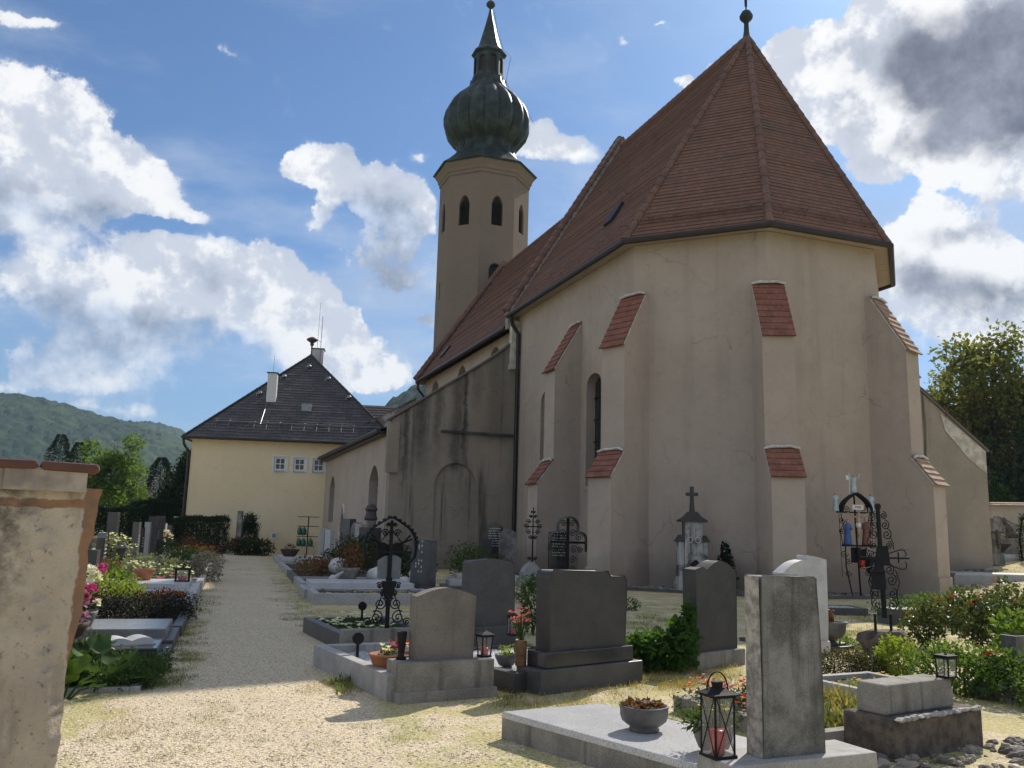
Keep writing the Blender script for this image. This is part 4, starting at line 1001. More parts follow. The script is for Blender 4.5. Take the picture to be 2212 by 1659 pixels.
# ------------------------------------------------------------------ near cemetery wall on the left
def near_wall():
    a = R_(60); ex = Vector((math.sin(a), math.cos(a), 0))          # towards the free end
    rz = math.atan2(ex.y, ex.x)
    t = thing('cemetery_wall', 'crumbling plastered wall end with red brick capping in the left foreground', 'wall', (-1.42, 3.0, 0), rz)
    # front face modelled as a relief: the plaster has broken away along the free end
    th = .42; nx, nz_ = 90, 90; L = 2.4; vs = []
    for j in range(nz_+1):
        z = 1.71*j/nz_
        for i in range(nx+1):
            f = i/nx; edge = -.075*(1-z/1.71)+.012*noise.noise(Vector((z*5, 1, 2)))+.008*noise.noise(Vector((z*19, 4, 2)))
            if z > 1.15: edge += .012*sstep(1.15, 1.5, z)
            x = -L+(L+edge)*f
            y = .012*noise.noise(Vector((x*3, z*3, 0)))+.006*noise.noise(Vector((x*14, z*14, 5)))
            brk = -.16+.10*(1-sstep(.95, 1.5, z))+.03*noise.noise(Vector((z*7, 9, 1)))+.012*noise.noise(Vector((z*26, 9, 1)))
            if z > .9 and x > brk: y += .022
            if f > .985: y += .02
            vs.append((x, y, z))
    k = len(vs)
    fs = [(j*(nx+1)+i, j*(nx+1)+i+1, (j+1)*(nx+1)+i+1, (j+1)*(nx+1)+i) for j in range(nz_) for i in range(nx)]
    m, n, b = newmat('peeling_wall_plaster')
    pl = n.mix(n.ramp(n.noise(n.pos, 2.2, 7, .65), .35, .65), (.56, .49, .39), (.40, .345, .275))
    pl = n.mix(n.math('MULTIPLY', n.ramp(n.noise(n.vec('MULTIPLY', n.pos, (1, 1, .3)), 3.2, 6, .6), .5, .66), .8), pl, (.085, .075, .06))
    pl = n.mix(n.math('MULTIPLY', n.ramp(n.noise(n.pos, 40, 5, .7), .58, .68), .6), pl, (.10, .085, .065))
    pl = n.mix(n.math('MULTIPLY', n.ramp(n.noise(n.pos, 1.2, 3), .55, .7), .5), pl, (.36, .23, .145))
    ox, oy, oz = n.sep(n.new('ShaderNodeTexCoord').outputs['Object'])
    wv = n.math('ADD', n.math('MULTIPLY', n.math('SUBTRACT', n.noise(n.pos, 7, 6, .65), .5), .05), n.math('MULTIPLY', n.math('SUBTRACT', n.noise(n.pos, 30, 3), .5), .03))
    ed = n.math('ADD', n.math('SUBTRACT', ox, n.math('MULTIPLY', n.math('SUBTRACT', 1.71, oz), -.044)), wv)
    m1 = n.math('MULTIPLY', n.ramp(ed, -.088, -.078), n.ramp(n.math('ADD', oz, wv), .98, 1.02))
    wid = n.math('MULTIPLY', n.math('SUBTRACT', oz, .93), .055)
    m1 = n.math('MULTIPLY', n.ramp(n.math('ADD', ed, wid), .0, .008), n.ramp(n.math('ADD', oz, wv), .95, 1.0))
    m2 = n.math('MULTIPLY', n.ramp(n.math('ABSOLUTE', n.math('SUBTRACT', n.math('ADD', oz, n.math('MULTIPLY', wv, .6)), 1.655)), .018, .012), n.ramp(ox, -1.1, -.5))
    rim = n.math('MULTIPLY', n.ramp(n.math('ADD', ed, wid), -.014, -.004), n.ramp(oz, 1.0, 1.1))
    pl = n.mix(n.math('MULTIPLY', rim, .7), pl, (.50, .45, .37))
    pl = n.mix(n.math('MULTIPLY', n.math('MAXIMUM', m1, m2), .85), pl, n.mix(n.ramp(n.noise(n.pos, 18, 5), .35, .65), (.31, .155, .075), (.21, .115, .07)))
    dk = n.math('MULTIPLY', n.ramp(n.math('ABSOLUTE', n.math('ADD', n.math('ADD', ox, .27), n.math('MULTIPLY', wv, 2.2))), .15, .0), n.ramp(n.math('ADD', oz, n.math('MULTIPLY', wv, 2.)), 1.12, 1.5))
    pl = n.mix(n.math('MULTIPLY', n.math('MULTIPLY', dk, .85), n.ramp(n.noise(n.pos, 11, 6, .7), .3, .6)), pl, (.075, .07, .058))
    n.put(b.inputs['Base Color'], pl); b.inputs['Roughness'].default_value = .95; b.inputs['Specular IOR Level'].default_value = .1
    n.put(b.inputs['Normal'], n.bump(n.math('ADD', n.noise(n.pos, 34, 5, .7), n.math('MULTIPLY', n.noise(n.pos, 9, 4), 1.)), .75, .02))
    g = MB(); g.add(vs, fs)
    g.build('wall_face', m, t, smooth=True)
    g = MB(); e = [(vs[j*(nx+1)+nx], (vs[j*(nx+1)+nx][0]-.012*abs(noise.noise(Vector((j*.3, 0, 0))))-.02, th, vs[j*(nx+1)+nx][2])) for j in range(nz_+1)]
    pv = [p for q in e for p in q]; g.add(pv, [(2*j, 2*j+1, 2*j+3, 2*j+2) for j in range(nz_)])
    g.add([(-L, th, 0), (-.1, th, 0), (-.03, th, 1.71), (-L, th, 1.71)], [(3, 2, 1, 0)])
    g.build('wall_end', stone('broken_wall_end', (.50, .42, .33), (.36, .28, .21), 9, .95, 0, .9, 30), t)
    g = MB(); 
    for i in range(40):
        x = -2.4+i*.0605; g.box((x-.03, .228+.006*noise.noise(Vector((x*6, 0, 0))), 1.695), (.0655, .50+.025*noise.noise(Vector((x*8, 3, 0))), 0.075+.006*noise.noise(Vector((x*7, 5, 0)))))
    g.build('mortar_band', stone('grey_mortar', (.46, .41, .34), (.24, .21, .175), 6, .95, 0, .9, 22), t)
    x = .0; i = 0
    while x > -2.3:
        w = random.uniform(.17, .21); g = MB(); g.box((x-w/2, .215+random.uniform(-.006, .006), 1.764+random.uniform(-.004, .006)), (w-.006, .50, .032), tilt=(random.uniform(-.01, .02), random.uniform(-.02, .02)))
        g.build('capping_brick', M_['capbrick'], t, bevel=.012); x -= w; i += 1
M_['capbrick'] = stone('red_capping_brick', (.15, .065, .052), (.10, .05, .042), 8, .85, 0, .5, 40)
near_wall()
# ------------------------------------------------------------------ right row of graves, seen from behind
RZ = R_(28)
def rowloc(x, y): return (x, y, 0)
# nearest grave with pale slab
def front_grave():
    t = thing('grave_slab', 'large pale granite grave slab in the right foreground with a flower bowl on it', 'grave slab', (0, 0, 0), 0, PLOTS)
    P0 = Vector((-.006, 7.14, 0)); a = Vector((math.sin(R_(61)), math.cos(R_(61)), 0)); b = Vector((math.sin(R_(140)), math.cos(R_(140)), 0))
    w = .93
    q = [P0, P0+b*2.35, P0+b*2.35+a*w, P0+a*w]
    def prism(q, z0, z1, ins=0., top=0.):
        c = sum(q, Vector())/4; qq = [p+(c-p).normalized()*ins for p in q]; tt = [p+(c-p).normalized()*(ins+top) for p in q]
        return MB().add([p+Vector((0, 0, z0)) for p in qq]+[p+Vector((0, 0, z1)) for p in tt], [(0, 1, 2, 3)[::-1] if False else (3, 2, 1, 0), (4, 5, 6, 7), (0, 1, 5, 4), (1, 2, 6, 5), (2, 3, 7, 6), (3, 0, 4, 7)])
    prism(q, -.05, .155).build('plinth', M_['conc'], t)
    prism(q, .155, .205, -.012, .018).build('cover_slab', M_['gran_l'], t, bevel=.006)
front_grave()
t = headstone('tall weathered grey headstone with chiselled edge standing on a pale block in the right foreground', (1.76, 5.63, 0), R_(24),
    [(-.235, .3), (.235, .3), (.23, .9), (.205, 1.355), (.19, 1.368), (-.22, 1.372), (-.225, 1.2)], .155, 'rough', (), bev=.008)
g = MB(); g.slab([(-.072, .302), (.06, .302), (.06, 1.368), (-.06, 1.368)], (-.2385, 0, 0), (0, 1, 0), (0, 0, 1), (-1, 0, 0), .012); g.build('chiselled_side', M_['roughside'], t)
MB().box((.03, .02, -.05), (1.12, .36, .35)).build('base', M_['conc_l'], t, bevel=.012)
fr = 28
R1 = R_(28)
pl = plot('plot filled with white pebbles behind the sandstone headstone', (-2.232, 10.496, 0), 0, 1, 1, 1, 1, 'conc', 'white_peb', .1) if False else None
def uplot(label, A, B, C, h, cw, m, fill, fz):
    """plot given by its far left, near left and near right ground corners"""
    A, B, C = Vector(A+(0,)), Vector(B+(0,)), Vector(C+(0,)); rz = math.atan2((C-B).y, (C-B).x)
    return plot(label, B, rz, (C-B).length, (A-B).length, h, cw, M_ and m, fill, fz), rz
p, rz1 = uplot('pale kerbed plot of white pebbles beside the path, terracotta bowl inside', (-2.232, 10.496), (-1.104, 8.479), (-.2, 8.99), .24, .13, 'conc_l', 'white_peb', .15)
t = headstone('brown grey sandstone headstone with low curved top on a wide mossy base', (-.62, 8.79, 0), rz1,
    [(-.31, .36), (.31, .36), (.325, .93)]+arc(.325, .96, -.325, .96, .08, 10)+[(-.325, .93)], .15, 'sand', ((1.0, .36, .08, .36, 'conc'), (1.05, .42, -.05, .1, 'conc')))
# second: big dark double stone
p, rz2 = uplot('dark kerbed plot of bright white gravel behind the wide black headstone', (-1.05, 10.45), (.10, 9.05), (1.42, 10.2), .2, .12, 'black', 'white_gravel', .16)
t = headstone('wide black headstone with stepped rounded top on a black plinth', (.83, 9.62, 0), R_(39),
    [(-.56, .4), (.56, .4), (.585, 1.0), (.585, 1.1), (.55, 1.145), (.33, 1.15), (.31, 1.175), (.29, 1.2), (-.52, 1.215), (-.56, 1.19), (-.575, 1.14)], .2, 'black', ((1.3, .3, .24, .4, 'gran_p'), (1.5, .4, -.05, .24, 'gran_d')))
# third: wavy topped dark stone
t = headstone('dark headstone with wavy shoulder and ivy growing against its left side', (2.62, 11.35, 0), R_(41),
    [(-.42, .2), (.42, .2), (.43, 1.1)]+[(.43-.86*i/12, 1.17+.14*math.sin(PI*min(1, (i/12)*1.25))**1.0 if i < 10 else 1.2+.03*(12-i)/2) for i in range(13)]+[(-.43, 1.1)], .2, 'black', ((1.02, .34, -.05, .2, 'conc'),))
# dark stone farther back between them
t = headstone('plain dark headstone with slightly sloping top behind the white pebble plot', (-.25, 12.55, 0), R_(40),
    [(-.40, .3), (.40, .3), (.385, 1.12), (.33, 1.19), (0, 1.215), (-.36, 1.19), (-.40, 1.16)], .2, 'gran_d', ((1.0, .36, -.05, .3, 'gran_d'),))
# white stone
t = headstone('white stone headstone with a high step and curved shoulder', (4.2, 12.6, 0), R_(27),
    [(-.36, .2), (.40, .2), (.42, .45), (.42, 1.3)]+arc(.42, 1.33, .05, 1.385, .015, 5)+[(.05, 1.33)]+arc(.05, 1.325, -.42, 1.14, .05, 7)+[(-.42, .6)], .2, 'marble', ((.8, .3, -.05, .2, 'marble'),))
# second row plot with iron cross
p, rzc = uplot('dark kerbed plot beside the path planted with white pansies', (-3.093, 13.753), (-2.203, 11.823), (-1.0, 12.4), .22, .13, 'gran_d', 'soil', .13)
MB().box((.65, -.09, -.05), (1.3, .16, .33)).build('head_kerb', M_['conc'], p, bevel=.01)
bedding('white pansies over low green plants in the dark kerbed plot', (-2.203, 11.823, 0), rzc, grid(.2, 1.1, .9, 1.9, .2), 'mid', .05, [('cream', 4.5, .045)], 55, .2)
bedding('pale green ground cover near the kerb by the iron cross', (-2.203, 11.823, 0), rzc, grid(.2, 1.15, .15, .85, .17), 'grey', .035, (), 90, .14, 'ground_cover', 'ground cover')
# R3..: plots along the path farther on
def pplot(label, s0, s1, t0, t1, h, cw, m, fill, fz): return plot(label, LP(s0, t0), RZP, t1-t0, s1-s0, h, cw, m, fill, fz)
pplot('grey granite plot with a row of yellow flowers along the path', 18.78, 20.4, 1.72, 4.4, .24, .14, 'gran', 'soil', .18)
bedding('yellow and white pansies in the grey granite plot', LP(18.78, 1.72), RZP, grid(.25, 2.5, .2, .75, .2), 'mid', .05, [('yellow', 5, .042), ('cream', 1.2, .045)], 40, .15)
bedding('green leafy ground cover behind the yellow pansies', LP(18.78, 1.72), RZP, grid(.2, 2.5, .8, 1.45, .22), 'grey', .06, (), 40, .18, 'ground_cover', 'ground cover')
slabs('stepped grey granite slab with polished top beside the path', LP(20.55, 1.66), RZP, 2.7, 1.75, .2, .34, .16, 'gran', 'gran_l')
pplot('low granite plot crowded with shrubs and pale ornaments', 22.5, 25.4, 1.75, 4.6, .22, .14, 'gran', 'soil', .15)
pplot('dark kerbed plot of brown leaved plants', 25.6, 29.5, 1.8, 4.4, .2, .14, 'gran_d', 'soil', .12)
pplot('low kerbed plot with green and brown planting farther up the path', 29.8, 36, 1.85, 4.3, .2, .14, 'gran', 'soil', .12)
slabs('long low grave slab at the far end of the right row', LP(38.5, 1.95), RZP, 2.8, 5.5, .14, .24, .2, 'gran', 'gran_l')
# ------------------------------------------------------------------ left row of graves
def lplot(label, s0, s1, h, cw, m, fill, fz, t0=-2.75, t1=-.58): return plot(label, LP(s0, t0), RZP, t1-t0, s1-s0, h, cw, m, fill, fz)
bedding('dense dark green ground cover at the near end of the left row', LP(9.25, -2.3), RZP, grid(0, 1.72, .05, 1.45, .15), 'mid', .04, [('white', .05, .03)], 80, .2, 'ground_cover', 'ground cover')
lplot('low grey edged plot overgrown by the nearest ground cover', 9.3, 10.7, .05, .1, 'gran', 'soil', .08, -2.6, -.72)
def slab_left(label, s0, s1, h1, h2, ins, m1, m2): return slabs(label, LP(s0, -2.9), RZP, 2.3, s1-s0, h1, h2, ins, m1, m2)
slab_left('dark polished grave slab with a marble book lying on it', 10.75, 12.0, .1, .2, .1, 'gran_d', 'gran_p')
slab_left('grey polished grave slab just beyond the marble book', 12.05, 13.5, .14, .27, .1, 'gran_d', 'gran_m')
lplot('dark edged plot covered by a clipped dark heather mass', 13.6, 16.9, .15, .13, 'gran_d', 'soil', .1)
lplot('granite plot with orange red begonias', 17.2, 19.3, .25, .15, 'gran', 'soil', .2)
slab_left('white granite slab with a lantern at its path end', 19.4, 21.4, .26, .36, .16, 'gran_l', 'gran_l')
lplot('kerbed plot with pink begonias behind the white slab', 21.6, 23.6, .25, .15, 'gran', 'soil', .2)
lplot('kerbed plot with white and violet flowers', 23.9, 26.5, .22, .15, 'gran_d', 'soil', .16)
lplot('kerbed plot smothered by a grey lavender bush', 26.8, 30.5, .22, .15, 'gran', 'soil', .16)
lplot('pale kerbed plot of low greenery in the far left row', 31, 34.2, .24, .15, 'gran_l', 'soil', .18)
lplot('dark polished plot before the far flower beds', 34.6, 37.6, .28, .15, 'gran_d', 'soil', .2)
lplot('long plot of yellow and orange flowers at the path end', 38., 44.5, .22, .15, 'gran', 'soil', .16)
bedding('orange and red begonias in the granite plot', LP(17.2, -2.75), RZP, grid(.3, 2.0, .25, 1.7, .24), 'brown', .06, [('orange', 3.5, .05), ('red', 2., .05)], 30, .2)
bedding('pink begonias behind the white granite slab', LP(21.6, -2.75), RZP, grid(.2, 1.95, .2, .9, .22), 'dark', .06, [('pink', 2.2, .07), ('magenta', 1, .06)], 30, .25)
bedding('yellow and orange flowers at the path end of the left row', LP(38., -2.75), RZP, grid(.5, 2.1, .2, 6.2, .34), 'lime', .08, [('yellow', 3, .05), ('orange', 2.2, .05), ('red', .7, .06)], 30, .42, rad=.2)
bedding('low greenery in the pale kerbed plot', LP(31, -2.75), RZP, grid(.2, 2., .2, 2.9, .35), 'dark', .07, (), 30, .2, 'ground_cover', 'ground cover', rad=.2)
bedding('green and gold foliage in the dark polished plot', LP(34.6, -2.75), RZP, grid(.2, 2., .2, 2.7, .35), 'olive', .07, [('yellow', .6, .04)], 30, .25, rad=.2)
# headstones of the left row, edge on to the path
def lstone(label, px, ytop, th, wd, m, top='flat', s=None, t=-3.25):
    d = ray(px, 1150); k = d.x/d.y; Y = t/(DQ.x*k+DQ.y); X = k*Y
    dd = ray(px, ytop); h = H+dd.z/dd.y*Y
    w = wd/2
    pr = {'flat': [(-w, .2), (w, .2), (w, h), (-w, h)], 'step': [(-w, .2), (w, .2), (w, h-.12), (w*.7, h-.12), (w*.7, h), (-w, h)], 'round': [(-w, .2), (w, .2), (w, h-.16)]+arc(w, h-.15, -w, h-.15, .15, 8)+[(-w, h-.16)]}[top]
    o = headstone(label, (X, Y, 0), RZP+PI/2, pr, th, m, ((wd+.25, th+.16, -.05, .2, 'gran_d'),))
    letters(o, -w*.7, w*.7, [h*.5+.1*i for i in range(4)], -th/2-.003)
    return o
lstone('tall black headstone with polished top, highest of the near left row', 243, 1107, .24, .62, 'gran_p')
lstone('short black headstone with pale rounded top in the near left row', 223, 1150, .2, .7, 'gran_p', 'round')
lstone('slim grey edged headstone beside the post lantern', 295, 1128, .2, .7, 'gran_d')
lstone('dark headstone with bright polished edge right of the post lantern', 306, 1140, .16, .8, 'gran_p')
lstone('narrow grey headstone behind the bright edged one', 319, 1128, .2, .6, 'gran', 'step')
lstone('broad dark headstone with flat top in the middle of the far left row', 332, 1116, .4, .9, 'black')
lstone('black headstone with stepped top next to the broad dark one', 346, 1115, .34, .8, 'gran_p', 'step')
lstone('low pale edged headstone near the white flowers', 354, 1131, .2, .9, 'gran_l')
lstone('small dark pillar headstone before the hedge', 366, 1134, .25, .5, 'gran_d')
lstone('tall pale edged headstone at the end of the left row by the hedge', 380, 1116, .3, 1.0, 'gran_l')
lstone('black headstone half hidden behind the crumbling wall', 196, 1158, .2, .8, 'gran_p')
headstone('pale low headstone carrying a white angel by the wall edge', LP(16.4, -2.95), RZP+PI/2, [(-.3, .1), (.3, .1), (.3, .52), (-.3, .56)], .22, 'marble', ((.8, .4, -.05, .1, 'gran'),))
headstone('slanted reddish grey headstone like an open book', LP(20.4, -3.1), RZP+PI/2-.3, [(-.35, .1), (.35, .1), (.32, .62), (-.32, .66)], .16, 'sand', ((.9, .36, -.05, .1, 'gran'),))
headstone('brown pillar headstone between the leafy plots', LP(21.9, -3.0), RZP+PI/2, [(-.25, .1), (.25, .1), (.25, .95), (-.25, .95)], .3, 'black', ((.7, .45, -.05, .1, 'gran'),))
# ------------------------------------------------------------------ stones along the church
def wstone(label, px, ytop, Y, w, th, m, top='flat', rz=0., z0=.1, txt=None):
    c = atY(px, ytop, Y); h = c.z; w2 = w/2
    pr = {'flat': [(-w2, z0), (w2, z0), (w2, h), (-w2, h)], 'round': [(-w2, z0), (w2, z0), (w2, h-w*.3)]+arc(w2, h-w*.3, -w2, h-w*.3, w*.3, 8)+[], 'gothic': [(-w2, z0), (w2, z0), (w2, h-w*.5), (w2*.6, h-w*.2), (0, h), (-w2*.6, h-w*.2), (-w2, h-w*.5)]}[top]
    o = headstone(label, (c.x, c.y, 0), rz, pr, th, m, ((w+.2, th+.15, -.05, z0+.05, 'gran_d'),))
    if txt: letters(o, -w2*.75, w2*.75, [h*.55+i*.09 for i in range(txt)], -th/2-.003)
    return o
wstone('grey round topped headstone nearest the far downpipe', 700, 1141, 44, .75, .25, 'gran', 'round', -1.)
wstone('pale ribbed headstone second from the far downpipe', 714, 1145, 42.5, .7, .25, 'gran_l', 'flat', -1.)
wstone('tall dark slab headstone beside the pointed church door', 753, 1121, 39, .85, .3, 'gran_d', 'flat', -.9)
wstone('olive brown headstone with pointed top under the aisle wall', 772, 1128, 37, .55, .3, 'sand', 'gothic', -.9)
wstone('pale olive headstone close beside the pointed brown one', 781, 1132, 36.4, .5, .3, 'conc_l', 'flat', -.9)
t = wstone('tall dark stone pillar monument before the large aisle window', 800, 1140, 34, .75, .5, 'black', 'flat', -.8)
MB().lathe([(.24, 1.9), (.28, 1.98), (.22, 2.1), (.2, 2.25), (.26, 2.33), (.16, 2.5), (.001, 2.56)], 10).build('urn', M_['black'], t)
t = wstone('slab headstone with pale raised letters on its dark side behind the iron cross', 917, 1167, 23.2, .62, .3, 'gran_d', 'flat', R_(-38))
t = bpy.context.scene.objects[t.name]
ls = MB(); 
for i, z in enumerate([1.28, 1.16, 1.10, 1.0, .78, .7, .62, .5]):
    for x in (-.13, -.03, .07): 
        if (i+int(x*100)) % 3: ls.box((x, -.153, z), (.034, .008, .05))
ls.build('raised_letters', M_['ink'], t)
t = wstone('black rounded headstone with pale script before the stained gable wall', 1069, 1128, 32.5, .62, .22, 'gran_p', 'round', .1, .3, 8)
wstone('grey scrolled headstone leaning by the church downpipe', 1098, 1142, 31, .6, .3, 'rough', 'round', .1)
wstone('small dark headstone left of the black scripted one', 1048, 1165, 32.3, .45, .2, 'black', 'flat', .1)
wstone('pale blue grey low stone that carries the slender iron cross', 1147, 1214, 28.2, .62, .35, 'gran', 'gothic', .35)
wstone('black headstone with white script behind the cusped iron hood', 1207, 1150, 27.9, .62, .16, 'gran_p', 'flat', .25, .1, 9)
slabs('dark stepped grave slab before the gable wall', atY(960, 1240, 22.5)*1 - Vector((0, 0, atY(960, 1240, 22.5).z)), R_(10), 1.6, 1.2, .2, .34, .15, 'gran_d', 'gran')
slabs('grey kerbed grave slab below the black scripted headstone', Vector((-1.6, 26.4, 0)), R_(10), 2.2, 1.6, .18, .3, .15, 'gran', 'gran')
# ------------------------------------------------------------------ right foreground blocks and slabs
t = thing('stone_pedestal', 'two stacked mossy concrete blocks with an old lantern on top', 'pedestal', (2.925, 6.725, 0), R_(32))
def ublock(g, A, B, C, z0, z1, dy):
    A, B, C = Vector(A), Vector(B), Vector(C)
R9 = R_(31)
g = MB(); g.box((.58, .24, -.1), (1.16, .47, .4)); g.build('lower_block', M_['tufa'], t, bevel=.03)
g = MB(); g.box((.50, .25, .3), (.9, .27, .225), taper=.96); g.build('upper_block', M_['conc'], t, bevel=.02)
g = MB(); 
for k in range(26): g.blob((.03+k*.042, random.uniform(-.015, .02), .3), (.045, .03, random.uniform(.012, .022)), 6, 4, .3)
g.build('crumbled_mortar', M_['conc_l'], t)
uplot('kerbed plot with yellow flowers and grasses right of the tall grey headstone', (3.05, 9.6), (3.64, 8.709), (4.6, 9.2), .16, .09, 'conc_l', 'soil', .1)
p, _ = uplot('dark kerbed plot with red and violet pansies behind the flower bowl', (1.587, 8.406), (2.35, 6.95), (3.2, 7.4), .14, .11, 'conc', 'soil', .08)
MB().box((.5, 1.2, -.05), (.9, .1, .15)).build('cross_kerb', M_['conc'], p)
slabs('dark grave slab under the black bowl beside the white headstone', Vector((4.35, 12.9, 0)), R_(27), 1.0, 1.4, .06, .1, .08, 'gran_d', 'gran_d')
q = GH(1992, 1352); t = thing('stone_trough', 'dark stone trough planted with creeping greenery behind the rock', 'trough', (q.x-.55, q.y, 0), R_(10))
MB().box((.75, .25, -.05), (1.6, .5, .36)).build('trough', M_['gran_d'], t, bevel=.01)
q = GH(1812, 1330); plot('dark kerbed bed of rubble stones before the apse', (q.x-.5, q.y, 0), R_(5), 1.2, .9, .16, .1, 'gran_d', 'white_peb', .14)
def rslab(label, px, py, w, l, h1, h2, rz, m1='gran', m2='gran_l'):
    q = GH(px, py); q.z -= .03
    return slabs(label, q, rz, w, l, h1, h2, .08, m1, m2)
rslab('long grey grave slab right of the end buttress', 2062, 1264, 6, 1.8, .38, .46, R_(-4))
rslab('pale grave slab under the planted bowl at the right edge', 2141, 1216, 5, 2.2, .26, .42, R_(-4), 'gran', 'gran_l')
rslab('low dark kerb with rubble beside the chapel corner', 2062, 1236, 3.4, 1.1, .16, .2, R_(2), 'gran_d', 'conc')
q = G(2178, 1500, .08); t = thing('stone_vase', 'dark square stone vase on a black plinth at the right edge', 'vase', (q.x+.2, q.y+.2, 0), R_(24))
MB().box((.35, .1, -.05), (1.3, .5, .2)).build('base', M_['conc_l'], t, bevel=.01)
MB().box((.35, .14, .15), (1.0, .36, .17)).build('plinth', M_['gran_p'], t, bevel=.01)
MB().lathe([(.10, .32), (.11, .34), (.13, .62), (.135, .64), (.12, .645), (.11, .6)], 4, (.18, .12, 0), PI/4).build('vase', M_['bowl'], t)
# ------------------------------------------------------------------ lanterns, pots, flowers
DECO = 'grave lanterns'
lantern('tall black lantern with wire bracing and a red candle on the front block', (1.306, 5.50, .30), R_(24), .155, .475, 'pagoda', True, 'iron', 1., True, True)
lantern('dark tapered lantern with red candle on the sandstone base', (-.205, 9.0, .36), R_(32), .135, .27, 'pyramid', True, 'iron', .78)
lantern('small square lantern on the stacked concrete blocks', (3.62, 7.33, .525), R_(30), .125, .21, 'flat', False, 'iron', .9)
lantern('square black lantern at the end of the white granite slab', LP(20.4, -.95, .36), RZP, .3, .34, 'flat', True)
lantern('red glowing lantern beside the pale angel stone', LP(17.9, -2.9, .25), RZP, .22, .45, 'pyramid', True)
lantern('small red lantern before the slim grey headstone', LP(27.5, -2.9, .22), RZP, .3, .5, 'flat', True)
lantern('turquoise topped lantern beside the big iron cross', atY(941-67, 1240, 17.)-Vector((0, 0, 0)), 0, .2, .55, 'pyramid', True) if False else None
t = thing('post_lantern', 'grey house shaped lantern on a dark post among the left graves', 'post lantern', LP(26.2, -2.85), RZP); t.scale = (.5, .5, .6)
MB().tube([(0, 0, 0), (0, 0, 1.0)], .1, 8).build('post', M_['gran_d'], t)
g = MB(); g.lathe([(.18, 1.0), (.2, 1.04), (.3, 1.42), (.3, 1.45)], 4, ph=PI/4); g.build('lamp_housing', M_['gran_d'], t)
g = MB(); g.lathe([(.46, 1.44), (.47, 1.48), (.12, 1.72), (.05, 1.74), (.05, 1.8), (0, 1.82)], 4, ph=PI/4); g.build('roof', M_['bowl'], t)
# bowl on the slab
pl = MB()
for k in range(150):
    a = random.random()*6.3; r = random.random()**.5*.105; pl.leaf((r*math.cos(a)*1.3, r*math.sin(a), .17), random.uniform(.03, .07), (math.cos(a)*.9+random.gauss(0, .3), math.sin(a)*.9, random.uniform(.2, 1.)), .5)
for k in range(26):
    a = random.random()*6.3; r = random.random()*.09; pl.blob((r*math.cos(a)+.02, r*math.sin(a), .195), (.018, .018, .015), 6, 4, .2)
lobf = lambda a, z: 1+.03*math.cos(4*a)*(z > .05)+.015*abs(math.cos(2*a))
pot('lobed dark stone bowl with red brown succulents on the pale slab', (1.03, 6.60, .205), [(.105, 0), (.11, .012), (.10, .03), (.125, .045), (.155, .07), (.168, .11), (.168, .15), (.175, .175)], 'bowl', [('succulents', pl, 'brown')], 40, lob=lobf)
pl = MB()
for c in ((-.02, 0, .2), (-.1, -.03, .19), (.05, 0, .22)): pl.clump(c, (.12, .11, .09), 150, .045, .2, .45)
for k in range(24):
    a = random.uniform(1.8, 4.4); p0 = Vector((.06*math.cos(a), .06*math.sin(a), .2)); d = Vector((math.cos(a), math.sin(a), .15))
    for q in range(7): pl.leaf(p0+d*.03*q, .035, (d.x*.3+random.gauss(0, .5), d.y*.3+random.gauss(0, .5), .3), .4)
fl = MB()
for k in range(12): a = random.random()*6.3; flower(fl, (.09*math.cos(a), .09*math.sin(a), .24+random.random()*.05), .022)
pot('round dark pot of yellow flowering greenery behind the tall lantern', (1.40, 6.02, .205), [(.07, 0), (.10, .03), (.125, .09), (.13, .14), (.125, .17)], 'bowl', [('foliage', pl, 'mid'), ('blossoms', fl, 'f_yellow')], 24)
# pansies behind
bedding('red, violet and orange pansies behind the tall lantern', (2.1, 8.25, 0), R_(28), grid(-.45, .4, -.55, .25, .17), 'mid', .045, [('red', 1.8, .034), ('violet', 1.3, .03), ('orange', .8, .034), ('darkred', .8, .034)], 40, .24)
# terracotta bowl on white pebbles
pl = MB(); pl.clump((-.05, 0, .2), (.13, .1, .07), 90, .05, .2); f1, f2 = MB(), MB()
for k in range(16): flower(f1, (random.uniform(-.02, .19), random.uniform(-.1, .08), random.uniform(.24, .33)), .042, 6, .9)
for k in range(8): flower(f2, (random.uniform(-.15, -.05), random.uniform(-.08, .03), random.uniform(.22, .3)), .045, 5, .8)
for k in range(4): flower(f2, (random.uniform(.12, .18), random.uniform(-.06, .03), random.uniform(.26, .3)), .03, 5, .8)
pot('oval terracotta bowl of red and cream flowers on the white pebbles', (-1.12, 9.08, .15), [(.10, 0), (.13, .03), (.18, .12), (.20, .185), (.21, .19), (.21, .21)], 'terra', [('foliage', pl, 'mid'), ('blossoms', f1, 'f_red'), ('pale_blossoms', f2, 'f_cream')], 28, rz=rz1, squash=1.25)
t = thing('grave_vase', 'dark slender metal vase on the left of the sandstone headstone base', 'vase', (-1.0, 8.66, .36), 0)
MB().lathe([(.05, 0), (.05, .02), (.03, .04), (.032, .07), (.045, .2), (.05, .26), (.045, .262), (.04, .2)], 14).build('vase', M_['iron'], t, smooth=True)
t = thing('grave_marker', 'black disc marker on a stake in the white pebble plot', 'grave marker', (-1.62, 9.85, 0), .4, 'disc markers')
MB().tube([(0, 0, 0), (0, 0, .36)], .018, 5).build('stake', M_['iron'], t); g = MB(); g.slab([(.065*math.cos(a*PI/8), .065*math.sin(a*PI/8)) for a in range(16)], (0, -.01, .4), (1, 0, 0), (0, 0, 1), (0, 1, 0), .02); g.build('disc', M_['iron'], t)
c = copy_tree(t); c.location = (-2.15, 13.3, .05); c['label'] = 'black disc marker among the white pansies'
